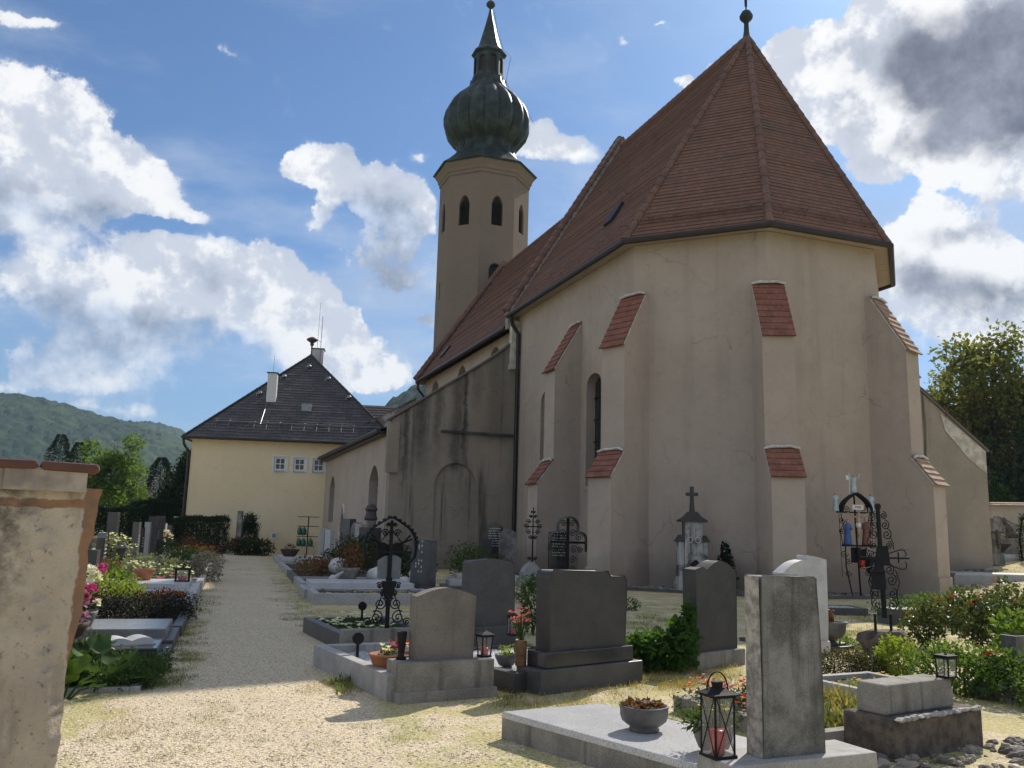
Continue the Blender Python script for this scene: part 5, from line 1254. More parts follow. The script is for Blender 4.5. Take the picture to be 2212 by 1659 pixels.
# pink roses in a wooden vase
t = thing('flower_vase', 'brown vase of pink carnations beside the wide black headstone', 'flower vase', (.17, 9.28, .24), 0)
MB().lathe([(.055, 0), (.06, .01), (.062, .25), (.066, .26), (.058, .262), (.05, .22)], 14).build('vase', stone('rusty_brown_vase', (.22, .12, .06), (.11, .065, .04), 12, .6), t, smooth=True)
st, lv, bl = MB(), MB(), MB()
for k in range(24):
    a = random.random()*6.3; r = random.uniform(.02, .13); e = Vector((r*math.cos(a), r*math.sin(a), random.uniform(.42, .58)))
    st.tube([(0, 0, .2), e*.5+Vector((0, 0, .1)), e], .003, 4); lv.leaf(e*.7+Vector((0, 0, .06)), .07, (math.cos(a), math.sin(a), .5), .3)
    for q in range(9): bl.leaf(e, random.uniform(.02, .035), (random.gauss(0, 1), random.gauss(0, 1), random.uniform(-.2, 1)), .9)
st.build('stems', L_['mid'], t); lv.build('leaves', L_['mid'], t); bl.build('blossoms', petals('carnation_pink', (.62, .17, .19)), t)
pl = MB(); pl.clump((0, 0, .16), (.13, .13, .06), 150, .035, .2)
for k in range(40): a = random.uniform(-.6, 1.2); pl.leaf((.08, 0, .14), random.uniform(.1, .22), (math.cos(a)*.5, random.gauss(0, .3), math.sin(a)+.4), .12)
pot('grey bowl of yellowing plants behind the brown carnation vase', (.02, 9.75, .17), [(.07, 0), (.09, .02), (.12, .08), (.13, .12)], 'bowl', [('foliage', pl, 'lime')])
lantern('green topped lantern between the two dark headstones', (.1, 11.6, .28), .3, .13, .3, 'pyramid', True)
# two pots with pink and white bouquets on the left
def bouquet(rad, n, cols, z0, hgt, lean=(0, 0)):
    pl, out = MB(), []
    pl.clump((lean[0]*.3, lean[1]*.3, z0+hgt*.3), (rad*.8, rad*.8, hgt*.4), 110, .07, .2)
    for k, cnt, r in cols:
        b = MB()
        for _ in range(cnt):
            f = random.random(); a = random.random()*6.3; q = rad*random.random()**.5*(1-.45*f)
            p = Vector((q*math.cos(a)+lean[0]*f, q*math.sin(a)+lean[1]*f, z0+hgt*(.25+.8*f)))
            for _ in range(22): b.leaf(p, r*random.uniform(.5, 1.), (random.gauss(0, 1), random.gauss(0, 1), random.gauss(.3, 1)), .8)
        out.append(('blossoms', b, k))
    return [('foliage', pl, 'dark')]+out
pot('ribbed brown bowl of mauve and pink flowers on the dark left slab', LP(11.3, -1.75, .2), [(.13, 0), (.15, .02), (.12, .04), (.2, .1), (.25, .2), (.265, .25)], 'brownpot', bouquet(.24, 0, [('f_mauve', 11, .085), ('f_purple' if False else 'f_darkred', 3, .06), ('f_cream', 3, .07)], .22, .3, (.12, .05)), 40, lob=lambda a, z: 1+.02*math.cos(20*a))
pot('dark pot of tall magenta and white flowers behind the ribbed brown bowl', LP(12.5, -1.75, .2), [(.10, 0), (.12, .05), (.17, .2), (.19, .26)], 'bowl', bouquet(.3, 0, [('f_magenta', 8, .1), ('f_white', 9, .085)], .22, .55, (.05, 0)), 30)
t = thing('marble_book', 'open white marble book lying on the dark polished slab', 'marble book', LP(11.25, -1.05, .2), RZP+.35)
g = MB(); n = 12
for sg in (-1, 1):
    q = [(sg*.24*i/n, .05+.035*math.sin(PI*i/n*.9)) for i in range(n+1)]; q = q+[(sg*.24, .0), (0, 0)]
    g.slab(q if sg > 0 else q[::-1], (0, -.16, 0), (1, 0, 0), (0, 0, 1), (0, 1, 0), .32)
g.build('pages', M_['marble'], t); MB().box((0, 0, -.002), (.52, .36, .014)).build('cover', M_['gran'], t)
pl = MB(); pl.clump((0, 0, .2), (.2, .18, .12), 60, .09, .3)
pot('terracotta pot of grey green foliage on the white granite slab', LP(20.7, -1.75, .36), [(.12, 0), (.14, .02), (.2, .2), (.22, .21), (.22, .25)], 'terra', [('foliage', pl, 'grey')])
# white angel
t = thing('angel_figure', 'small white kneeling angel figure on the pale low headstone', 'statuette', LP(16.4, -2.95, .55), RZP-PI/2)
g = MB(); figure(g, (0, 0, 0), .34, (.1, -.12, .02, -.2)); g.build('body', M_['marble'], t, smooth=True)
w = MB()
for sg in (-1, 1): w.slab([(0, 0), (sg*.12, .1), (sg*.15, .22), (sg*.06, .16)][::sg], (0, .05, .1), (1, 0, 0), (0, 0, 1), (0, 1, 0), .015)
w.build('wings', M_['marble'], t)
# bergenia with big leaves
def bigleaf(label, loc, n, size, leaf, spread):
    t = thing('large_leaved_plant', label, 'plant', loc); g, s_ = MB(), MB()
    for k in range(n):
        a = random.random()*6.3; r = spread*random.random()**.6; el = random.uniform(.25, 1.1); sz = size*random.uniform(.7, 1.2)
        b = Vector((r*.4*math.cos(a), r*.4*math.sin(a), 0)); d = Vector((math.cos(a)*math.cos(el), math.sin(a)*math.cos(el), math.sin(el)))
        e = b+d*sz*random.uniform(.8, 1.3)+Vector((0, 0, .05)); s_.tube([b, b.lerp(e, .5)+Vector((0, 0, .03)), e], .007, 4)
        x = d.cross(Vector((0, 0, 1))).normalized(); nrm = x.cross(d).normalized(); rows = 6; vs = []
        dd = (d+Vector((0, 0, -.35))).normalized()
        for i in range(rows+1):
            f = i/rows; w = sz*.48*math.sin(PI*min(1, f*.92+.08))**.55
            c = e+d*sz*f*.6+dd*sz*f*.4
            for q in (-1, -.5, 0, .5, 1): vs.append(c+x*w*q+nrm*(abs(q)*.16*sz*(.6+.4*math.sin(7*f+k))-.06*sz*f*f))
        g.add(vs, [(i*5+q, i*5+q+1, (i+1)*5+q+1, (i+1)*5+q) for i in range(rows) for q in range(4)])
    g.build('leaves', L_[leaf], t, smooth=True); s_.build('stems', L_['mid'], t)
bigleaf('bright large round leaved plant in the sun beside the crumbling wall', (-4.02, 8.25, 0), 15, .26, 'berg', .28) if False else None
L_['berg'] = leafmat('sun_tinted_bergenia', (.085, .155, .022), (.14, .22, .03), .5); L_['berg2'] = leafmat('shade_tinted_bergenia', (.04, .085, .025), (.075, .13, .035), .35)  # same leaves twice: sun put into the first colour, shade into the second
bigleaf('bright large round leaved plant in the sun beside the crumbling wall', (-4.0, 8.15, 0), 15, .19, 'berg', .24)
bigleaf('shade tinted large leaved plant right of the sunlit one', (-3.88, 8.75, 0), 18, .18, 'berg2', .28)
bigleaf('shade tinted large leaved plant behind the sunlit one', (-4.45, 9.3, 0), 18, .18, 'berg2', .3)
# left row shrubs
L_['heath'] = leafmat('dark_heather', (.016, .017, .010), (.034, .032, .017), .1)
def lsh(label, s, t, clumps, leaf, size, n, **k): return shrub(label, LP(s, t), clumps, leaf, size, n, **k)
lsh('small brown leaved shrub on the dark polished slab', 10.6, -1.35, [(0, 0, .2, .25, .18, .2)], 'rose', .06, 130)
lsh('low clipped dark heather filling its plot', 15.2, -1.35, [(0, 0, .2, .75, 1.3, .32), (.3, .4, .2, .5, 1., .33), (-.3, -.5, .2, .4, .8, .3)], 'heath', .035, 7000, stems=False)
lsh('leafy shrub left of the dark heather', 14.6, -2.35, [(0, 0, .3, .35, .6, .4), (-.2, .5, .4, .4, .5, .4)], 'ivy', .09, 520)
lsh('yellow green bush behind the magenta flowers', 16.6, -2.1, [(0, 0, .4, .5, .5, .4), (.4, .3, .3, .3, .4, .3)], 'lime', .07, 520)
lsh('green hydrangea bush in the middle of the left row', 18.2, -2.05, [(0, 0, .4, .4, .4, .42), (.25, 0, .3, .3, .3, .3)], 'light', .11, 260)
lsh('pale variegated shrub at the wall edge', 13.9, -2.7, [(0, 0, .3, .35, .45, .35)], 'grey', .07, 330)
lsh('dark purple leaved plant with pale blossoms', 17.6, -2.7, [(0, 0, .4, .55, .5, .35)], 'purple', .09, 420)
lsh('white flowering low bush behind the terracotta pot', 23.3, -2.0, [(0, 0, .35, .6, .6, .3), (.7, .4, .3, .4, .5, .25)], 'grey', .09, 380, blooms=[('cream', 90, .05, 4)])
lsh('pale yellow green shrub among the left graves', 25.2, -2.1, [(0, 0, .4, .6, .7, .4), (.6, .2, .35, .4, .5, .35)], 'grey', .1, 420)
lsh('tall pale pink rose near the left headstones', 19.2, -3.1, [(0, 0, .85, .35, .35, .5)], 'grey', .08, 170, blooms=[('salmon', 10, .09, 8)])
lsh('brown red shrub in a clay pot left of the white flowers', 23., -2.75, [(0, 0, .45, .35, .35, .28)], 'brown', .08, 220)
lsh('large cream blossoming shrub before the slim grey headstone', 26.5, -3.1, [(0, 0, .7, .6, .6, .6)], 'grey', .1, 380, blooms=[('cream', 60, .06, 4)])
lsh('spreading dark juniper beside the path', 27.3, -1.25, [(0, 0, .45, .7, 1.2, .5), (-.3, .6, .5, .6, .9, .45)], 'dark', .09, 900)
lsh('grey lavender bush overhanging the path', 26.2, -.6, [(0, 0, .42, .4, .9, .45)], 'lav', .07, 620) if False else None
L_['lav'] = leafmat('lavender_grey', (.10, .10, .085), (.19, .18, .17), .3, (.16, .13, .20))
lsh('grey lavender bush overhanging the path', 26.4, -.62, [(0, 0, .42, .42, .9, .45)], 'lav', .07, 680)
lsh('violet flowering clump before the dark juniper', 29.4, -1.9, [(0, 0, .3, .4, .35, .25)], 'dark', .07, 160, blooms=[('violet', 60, .07, 5)])
lsh('round clipped green bush in the far left row', 41.2, -2.7, [(0, 0, .45, .8, .8, .5)], 'mid', .1, 420)
lsh('brown leaved bush right of the round clipped one', 41.5, -1.75, [(0, 0, .5, .7, .8, .55)], 'brown', .11, 300)
lsh('white blossoming plant by the tall pale edged headstone', 45.3, -3.1, [(0, 0, .7, .45, .4, .5)], 'dark', .1, 100, blooms=[('white', 70, .1, 5), ('darkred', 20, .09, 5)])
lsh('dark red leaved plant at the path end of the flower plot', 39.3, -.75, [(0, 0, .4, .45, .6, .4)], 'purple', .1, 200)
# right row shrubs near the church
lsh('brown red leaved shrub at the path corner of the right row', 26.6, 2.3, [(0, 0, .42, .55, .9, .38), (.5, .3, .4, .5, .6, .35)], 'brown', .08, 520)
lsh('green low plant behind the brown red shrub', 29.8, 2.7, [(0, 0, .25, .6, .8, .25)], 'light', .08, 260)
lsh('orange leaved shrub above the stone planter', 24.0, 3.15, [(0, 0, .75, .4, .4, .55)], 'brown', .08, 260)
lsh('large dark shrub before the aisle wall', 27.5, 5.0, [(0, 0, .6, .8, .9, .6), (.7, -.6, .5, .7, .7, .5)], 'dark', .1, 850)
lsh('dark bushy conifer in the middle of the right row', 30.5, 4.2, [(0, 0, .7, .9, 1.2, .7)], 'tree3', .1, 700)
lsh('mixed green bush below the tall dark slab headstone', 33., 4.4, [(0, 0, .6, .9, 1., .6), (-.9, .8, .4, .6, .8, .4)], 'dark', .11, 600)
lsh('rounded green bush before the blind arch', 27.6, 7.4, [(0, 0, .6, .8, .7, .6)], 'mid', .1, 520)
lsh('dark low bush under the black scripted headstone', 29., 8.6, [(0, 0, .45, .8, .6, .45)], 'olive', .09, 420)
shrub('leafy sapling left of the wide black headstone', (.45, 14.2, 0), [(0, 0, .5, .25, .3, .5)], 'mid', .08, 240)
shrub('grey green low plant below the pale blue grey stone', (.35, 20.5, 0), [(0, 0, .3, .6, .4, .28)], 'grey', .08, 260)
shrub('dark weed clump on the gravel before the apse', (2.6, 19.2, 0), [(0, 0, .12, .35, .25, .14)], 'mid', .06, 150)
lb = [('pale carved planter of orange flowers on the right row', 23.6, 3.0, 'conc', [(.2, 0), (.24, .1), (.32, .3), (.33, .36)], 'brown'), ('grey bowl of red flowers on the far slab', 41.5, 2.6, 'brownpot', [(.2, 0), (.3, .1), (.42, .3), (.44, .36)], 'purple')]
for lab, s, t_, m, pr, lf in lb:
    pl = MB(); pl.clump((0, 0, pr[-1][1]+.1), (.3, .3, .16), 110, .08, .2); pot(lab, LP(s, t_, .2), pr, m, [('foliage', pl, lf)])
# white ornaments in the crowded plot
def ornament(name, label, cat, loc, prof, n=14, m='marble', extra=None):
    t = thing(name, label, cat, loc); g = MB(); g.lathe(prof, n, lob=lambda a, z: 1+.06*math.sin(6*a)); g.build('body', M_[m], t, smooth=True)
    if extra: e = MB(); extra(e); e.build('detail', M_[m], t)
    return t
ornament('stone_shell', 'round white ribbed shell ornament in the crowded plot', 'ornament', LP(23.4, 3.85, .15), [(.12, 0), (.3, .08), (.36, .22), (.3, .36), (.12, .45), (0, .46)], 24)
t = ornament('swan_figure', 'small white swan figure right of the shell ornament', 'ornament', LP(23.1, 4.45, .15), [(.1, 0), (.17, .05), (.18, .12), (.1, .2), (0, .22)], 14, extra=lambda e: e.tube([(.1, 0, .12), (.17, 0, .2), (.13, 0, .3), (.17, 0, .38), (.23, 0, .36)], [.05, .04, .035, .04, .02], 6))
t = ornament('dove_figure', 'white dove figure with raised tail on the granite plot', 'ornament', LP(22.9, 2.55, .22), [(.05, 0), (.1, .03), (.12, .09), (.06, .17), (0, .19)], 12, extra=lambda e: e.tube([(-.05, 0, .1), (.1, 0, .15), (.26, 0, .27)], [.05, .06, .02], 6))
ornament('stone_ball', 'white ball ornament behind the orange leaved shrub', 'ornament', LP(26.2, 3.05, .2), [(.05, 0), (.22, .1), (.28, .28), (.2, .46), (0, .55)], 16)
# right foreground planting
def rs(label, px, py, clumps, leaf, size, n, **k):
    q = GH(px, py); return shrub(label, q, clumps, leaf, size, n, **k)
shrub('ivy mound climbing the left side of the wavy dark headstone', (1.88, 10.75, 0), [(0, 0, .22, .45, .3, .25), (-.2, .05, .22, .3, .28, .22), (.28, .12, .42, .2, .18, .24), (.38, .2, .62, .07, .1, .2)], 'ivy', .085, 900, asp=.9)
shrub('olive heather mound right of the tall grey headstone', (4.02, 10.55, 0), [(0, 0, .15, .45, .35, .2), (.3, .1, .14, .32, .3, .17)], 'olive', .03, 2600, stems=False)
shrub('yellow green lady mantle plant beyond the stacked blocks', (4.6, 10.5, 0), [(0, 0, .25, .26, .26, .26)], 'lime', .06, 420)
shrub('bushy parsley green plant behind the stacked blocks', (4.85, 9.9, 0), [(0, 0, .25, .45, .4, .3), (.5, -.2, .22, .45, .4, .28)], 'light2', .055, 1500) if False else None
L_['light2'] = leafmat('parsley_green_leaves', (.075, .145, .026), (.14, .215, .045), .5)
shrub('bushy parsley green plant behind the stacked blocks', (4.85, 9.8, 0), [(0, 0, .25, .45, .4, .32), (.45, -.35, .25, .42, .4, .3), (.55, -1., .2, .35, .45, .26)], 'light2', .055, 2100)
bedding('yellow green primroses along the pale kerb', (3.55, 9.3, 0), R_(-57), grid(-.05, .55, -.05, .35, .17), 'lime', .045, [('yellow', 2.2, .03)], 70, .2)
shrub('yellow and orange pansies left of the stacked blocks', (3.95, 9.0, 0), [(0, 0, .12, .12, .1, .1)], 'mid', .05, 70, name='flower', cat='flower', blooms=[('yellow', 8, .05, 5), ('orange', 2, .05, 5)], stems=False)
shrub('low green foliage before the end buttress', (9.6, 19.6, 0), [(0, 0, .25, 1.0, .8, .3), (1.0, -.6, .22, .8, .8, .28)], 'light2', .08, 800)
shrub('olive ground hugging shrub behind the rose bush', (8.6, 18.0, 0), [(0, 0, .25, 1.3, .7, .3)], 'mid', .07, 700)
shrub('rose bush with red blossoms, larger of two at the right edge', (7.0, 12.6, 0), [(0, 0, .45, .55, .5, .45), (.5, .5, .6, .55, .5, .5), (-.25, .5, .6, .4, .4, .35), (.9, .3, .5, .5, .5, .5)], 'rose', .09, 1500, blooms=[('red', 16, .06, 7)])
shrub('small bronze leaved rose bush beside the rock', (6.5, 13.8, 0), [(0, 0, .35, .38, .36, .36), (.2, .1, .55, .25, .25, .25)], 'rose', .075, 520)
shrub('bright green shrub at the right edge behind the vase', (6.6, 11.3, 0), [(0, 0, .4, .4, .4, .45)], 'light', .1, 330)
shrub('creeping greenery spilling over the stone trough', (8.6, 17.05, .28), [(0, 0, .08, .8, .3, .12), (.6, -.1, .05, .5, .3, .16)], 'mid', .06, 480, stems=False)
shrub('low yellow green mat at the foot of the rock', (5.1, 13.6, 0), [(0, 0, .07, .5, .35, .09)], 'light2', .045, 350, stems=False)
shrub('red and white flowers beside the dark stone vase', (5.12, 9.35, .1), [(0, 0, .34, .09, .08, .07)], 'mid', .04, 40, name='flower', cat='flower', stems=False, blooms=[('red', 8, .032, 6), ('cream', 6, .03, 6)])
# black footed bowl
pl = MB(); pl.blob((-.08, 0, .36), (.12, .12, .12), 8, 6, .25); pl.clump((-.08, 0, .36), (.13, .13, .12), 90, .05, .7)
pot('black footed bowl with a red cushion plant beside the white headstone', (4.9, 13.35, .1), [(.05, 0), (.05, .05), (.15, .09), (.2, .17), (.21, .27), (.235, .31)], 'bowl', [('cushion', pl, 'brown')], 24)
pl = MB(); pl.clump((0, 0, .5), (.75, .6, .32), 260, .12, .2); q = GH(2170, 1213)
pot('wide dark bowl of grey green plants on the pale right slab', (q.x, q.y+.6, q.z+.4), [(.3, 0), (.35, .05), (.55, .3), (.62, .36)], 'brownpot', [('foliage', pl, 'grey')], 24)
# tiny pine by the apse
shrub('little dark pine by the apse wall', (atY(1568, 1230, 25.7).x, 25.7, 0), [(0, 0, .35, .3, .3, .35), (0, 0, .8, .24, .24, .35), (0, 0, 1.2, .12, .12, .3)], 'conifer', .12, 420, name='conifer', cat='conifer')
# ------------------------------------------------------------------ wrought iron crosses and monuments
def iron_grave_cross():
    t = thing('iron_cross', 'large black wrought iron cross with scalloped hood and scroll foot on the pansy plot', 'iron cross', (-1.60, 12.02, 0), R_(22), 'wrought iron grave crosses')
    ex, ez = (1, 0, 0), (0, 0, 1)
    MB().box((0, 0, .2), (.055, .04, 1.36), taper=.8).build('post', M_['iron'], t)
    f = MB()
    for sg in (-1, 1):
        for x, z, r, a in ((.27, .36, .055, 0), (.15, .42, .095, 1), (.11, .60, .085, 2), (.085, .74, .045, 1.), (.13, .84, .045, .5)): scroll(f, (sg*x, 0, z), r, 1.6, a if sg > 0 else PI-a, ex, ez, .009, sg)
        f.tube([(sg*.03, 0, .95), (sg*.07, 0, .75), (sg*.16, 0, .52), (sg*.24, 0, .33)], .009, 5)
    f.build('scroll_foot', M_['iron'], t)
    g = MB(); g.slab([(-.045, .66), (.045, .66), (.10, .9), (-.10, .9)], (0, -.03, 0), ex, ez, (0, 1, 0), .06); g.build('holder', M_['iron'], t)
    g = MB(); q = [(-.16, .93), (.16, .93), (.165, 1.2)]+arc(.165, 1.2, 0, 1.24, .025, 5)+arc(0, 1.24, -.165, 1.17, .02, 5)
    g.slab(q, (0, .03, 0), ex, ez, (0, 1, 0), .012); g.build('plaque', M_['plate'], t)
    hd = MB(); pts = []
    for i in range(33):
        a = PI*i/32; k = math.cos(a); z = 1.40+.30*math.sin(a)+.055*math.exp(-(k*3.2)**2)
        pts.append(Vector((.355*k*(1+.0*k), 0, z)))
    side = [Vector((.36, 0, 1.33)), Vector((.34, 0, 1.22)), Vector((.22, 0, 1.08))]
    full = [Vector((v.x, 0, v.z)) for v in side[::-1]]+pts+[Vector((-v.x, 0, v.z)) for v in side]
    for a, b in zip(full, full[1:]):
        d = Vector((0, .09, 0)); hd.add([a-d, a+d, b+d, b-d], [(0, 1, 2, 3)])
    hd.tube(full, .014, 5)
    for i in range(1, len(pts)-1, 2): hd.blob(pts[i]+(pts[i]-Vector((0, 0, 1.4))).normalized()*.012, (.024, .1, .024), 6, 4, 0)
    hd.build('hood', M_['iron'], t)
    s_ = MB()
    for sg in (-1, 1):
        scroll(s_, (sg*.085, 0, 1.545), .055, 1.6, 0 if sg > 0 else PI, ex, ez, .009, sg); scroll(s_, (sg*.05, 0, 1.665), .03, 1.4, 0 if sg > 0 else PI, ex, ez, .008, -sg)
        s_.tube([(sg*.03, 0, 1.56), (sg*.12, 0, 1.46), (sg*.15, 0, 1.4)], .008, 5)
        for q in (0, 1): s_.tube([(sg*.13, 0, 1.37+.03*q), (sg*(.27+.03*q), 0, 1.52-.05*q)], .012, 4)
    s_.lathe([(.02, 1.5), (.035, 1.56), (.02, 1.6), (.03, 1.66), (.012, 1.72)], 8); s_.build('scrollwork', M_['iron'], t)
    g = MB(); g.slab([(-.15, 1.17), (.18, 1.17), (.2, 1.37), (.1, 1.42), (.0, 1.38), (-.1, 1.42), (-.17, 1.38)], (0, .05, 0), ex, ez, (0, 1, 0), .02)
    g.box((0, 0, 1.27), (.6, .035, .035)); g.build('crossbar', M_['iron'], t)
iron_grave_cross()
def small_cross():
    c = atY(1150, 1200, 28.2)
    t = thing('iron_cross', 'slender openwork iron cross standing on the pale blue grey low stone', 'iron cross', (c.x, 28.2, 0), .3, 'wrought iron grave crosses')
    MB().tube([(0, 0, .6), (0, 0, 2.42)], [.03, .015], 6).build('post', M_['iron'], t)
    s_ = MB()
    for sg in (-1, 1):
        for x, z, r in ((.10, .78, .07), (.08, 1.45, .07), (.16, 1.62, .09), (.22, 1.8, .09), (.15, 1.95, .08), (.08, 2.12, .06), (.05, 2.26, .035)): scroll(s_, (sg*x, 0, z), r, 1.4, 0 if sg > 0 else PI, (1, 0, 0), (0, 0, 1), .014, sg, 16); s_.tube([(0, .012, z), (sg*(x+r), .012, z)], .007, 4)
    s_.tube([(0, .012, .65), (0, .012, 2.35)], .008, 4)
    s_.build('scrollwork', M_['iron'], t); MB().box((0, 0, 1.78), (.56, .03, .035)).build('crossbar', M_['iron'], t)
small_cross()
def hood_cross():
    c = atY(1226, 1200, 27.4)
    t = thing('iron_cross', 'wide iron cross under a three lobed sheet metal hood before the church window', 'iron cross', (c.x, 27.4, 0), R_(12), 'wrought iron grave crosses')
    ex, ez = (1, 0, 0), (0, 0, 1)
    MB().box((0, 0, 0), (.09, .05, 2.1)).build('post', M_['iron'], t); MB().box((0, -.003, 1.3), (1.1, .05, .07)).build('crossbar', M_['iron'], t)
    pts = [(.60, 1.05), (.60, 1.3)]+[(.36+.24*math.cos(a), 1.42+.24*math.sin(a)) for a in [PI*i/10*.62 for i in range(1, 11)]][0:9]
    pts += [(.33*math.cos(a), 1.8+.33*math.sin(a)) for a in [PI*i/14 for i in range(0, 8)]]
    full = [Vector((x, 0, z)) for x, z in pts]; full += [Vector((-v.x, 0, v.z)) for v in full[::-1]]
    h_ = MB(); d = Vector((0, .16, 0))
    for a, b in zip(full, full[1:]): h_.add([a-d, a+d, b+d, b-d, a-d+Vector((0, 0, .02)), a+d+Vector((0, 0, .02)), b+d+Vector((0, 0, .02)), b-d+Vector((0, 0, .02))], [(3, 2, 1, 0), (4, 5, 6, 7), (0, 4, 7, 3), (1, 2, 6, 5)])
    h_.build('hood', plain('patinated_hood', (.10, .105, .085), .5, .3), t)
    s_ = MB()
    for sg in (-1, 1):
        for x, z, r in ((.15, 1.92, .11), (.16, 1.62, .12), (.36, 1.5, .13), (.2, 1.12, .13), (.4, 1.1, .1), (.17, .8, .12), (.16, .5, .11), (.15, .22, .1)): scroll(s_, (sg*x, 0, z), r, 1.5, 0 if sg > 0 else PI, ex, ez, .014, sg, 20)
    s_.build('scrollwork', M_['iron'], t)
hood_cross()
def wall_monument():
    c = atY(1496, 1200, 26.0)
    t = thing('wall_monument', 'grey and white gabled grave monument with a cross against the apse', 'grave monument', (c.x, 26.0, 0), R_(4))
    ms = stone('sooty_white_stone', (.42, .41, .39), (.09, .088, .085), 2.2, .85, 0, .4, 30, .8, (.03, .03, .03), lo=.45, hi=.62)
    MB().box((0, 0, -.05), (1.0, .6, .5)).build('base', ms, t, bevel=.02)
    MB().box((0, .02, .45), (.56, .4, 1.62), taper=.94).build('body', ms, t, bevel=.02)
    for sg in (-1, 1):
        MB().box((sg*.36, .05, .45), (.16, .34, 1.02), taper=.95).build('side_pier', ms, t, bevel=.015)
        g = MB(); g.slab([(-.14, 0), (.14, 0), (.10, .06), (0, .19), (-.10, .06)], (sg*.36, -.14, 1.47), (1, 0, 0), (0, 0, 1), (0, 1, 0), .38); g.build('side_gable', M_['black'], t, bevel=.01)
    g = MB(); g.slab([(-.40, 0), (.40, 0), (.40, .05), (.22, .15), (.08, .3), (-.08, .3), (-.22, .15), (-.40, .05)], (0, -.24, 2.05), (1, 0, 0), (0, 0, 1), (0, 1, 0), .52); g.build('gable', M_['black'], t, bevel=.012)
    g = MB(); g.box((0, .02, 2.34), (.14, .14, .28), taper=.8); g.box((0, .02, 2.6), (.10, .10, .5)); g.box((0, .02, 2.82), (.36, .104, .10)); g.build('cross', M_['black'], t, bevel=.008)
    for sg in (-1, 1):
        g = MB(); g.tube([(sg*.115+.075*math.cos(a*PI/8), -.19, 1.52+.085*math.sin(a*PI/8)) for a in range(16)], .014, 5, closed=True); g.build('medallion', M_['marble'], t)
    g = MB(); g.slab([(-.11, 0), (.11, 0), (.11, .2), (.14, .2), (0, .33), (-.14, .2), (-.11, .2)], (0, -.42, .62), (1, 0, 0), (0, 0, 1), (0, 1, 0), .18); g.build('lamp_niche', M_['iron'], t)
    MB().lathe([(.05, .66), (.055, .78), (.001, .79)], 8, (0, -.43, 0)).build('candle', M_['red'], t)
wall_monument()
def rock_cross():
    p = Vector((5.63, 13.06, 0))
    t = thing('iron_cross', 'tall scrolled iron cross rising from a rough rock at the right', 'iron cross', p, R_(12), 'wrought iron grave crosses')
    g = MB(); g.blob((0, .1, .12), (.42, .28, .27), 14, 9, .22); g.v = [(x, y, min(z, .32+.02*noise.noise(Vector((x*6, y*6, 0))))) for x, y, z in g.v]; g.build('rock', M_['tufa'], t, smooth=False)
    ex, ez = (1, 0, 0), (0, 0, 1)
    po = MB()
    for sg in (-1, 1): po.tube([(sg*.13-.05, .05, .25), (sg*.13-.05, .05, .56)], .022, 5)
    po.box((-.02, .05, .5), (.055, .05, 1.6), taper=.8, tilt=(0, -.02)); po.blob((-.05, .05, 2.13), (.05, .04, .06), 8, 6, 0); po.build('post', M_['iron'], t)
    MB().box((.03, .05, 1.36), (.82, .028, .028)).build('crossbar', M_['iron'], t)
    g = MB(); g.slab([(-.17, 1.26), (.10, 1.26), (.07, 1.55), (-.11, 1.55)], (0, .02, 0), ex, ez, (0, 1, 0), .012); g.build('plaque', M_['iron'], t)
    s_ = MB()
    for sg in (-1, 1):
        for x, z, r in ((.07, 2.0, .06), (.09, 1.86, .075), (.11, 1.72, .085), (.13, 1.56, .06), (.12, 1.20, .085), (.14, 1.05, .095), (.15, .85, .085), (.13, .68, .085)):
            xx = sg*x-.02-(z-1.3)*.02; s0 = scroll(s_, (xx, .05, z), r, 1.5, PI/2, ex, ez, .0085, -sg, 22)
        s_.tube([(sg*.1, .05, 1.44), (sg*.2, .05, 1.47), (sg*.3, .05, 1.5), (sg*.37, .05, 1.49), (sg*.4, .05, 1.43), (sg*.37, .05, 1.4)], .009, 5)
        s_.tube([(sg*.1, .05, 1.26), (sg*.2, .05, 1.24), (sg*.3, .05, 1.21), (sg*.38, .05, 1.22), (sg*.4, .05, 1.29), (sg*.37, .05, 1.32)], .009, 5)
        s_.tube([(sg*.17-.04, .05, 1.7), (sg*.22-.04, .05, 1.6), (sg*.19, .05, 1.5)], .008, 5); s_.tube([(sg*.2, .05, 1.2), (sg*.26, .05, 1.02), (sg*.2, .05, .86), (sg*.23, .05, .7)], .008, 5)
    s_.tube([(.26, .05, 1.3), (.26, .05, 1.46)], .012, 5)
    s_.build('scrollwork', M_['iron'], t)
    g = MB(); g.box((-.17, -.06, .92), (.17, .12, .26), taper=.9); g.lathe([(.12, 1.17), (.05, 1.26), (.02, 1.3)], 6, (-.17, -.06, 0)); g.build('holy_water_box', M_['iron'], t)
rock_cross()
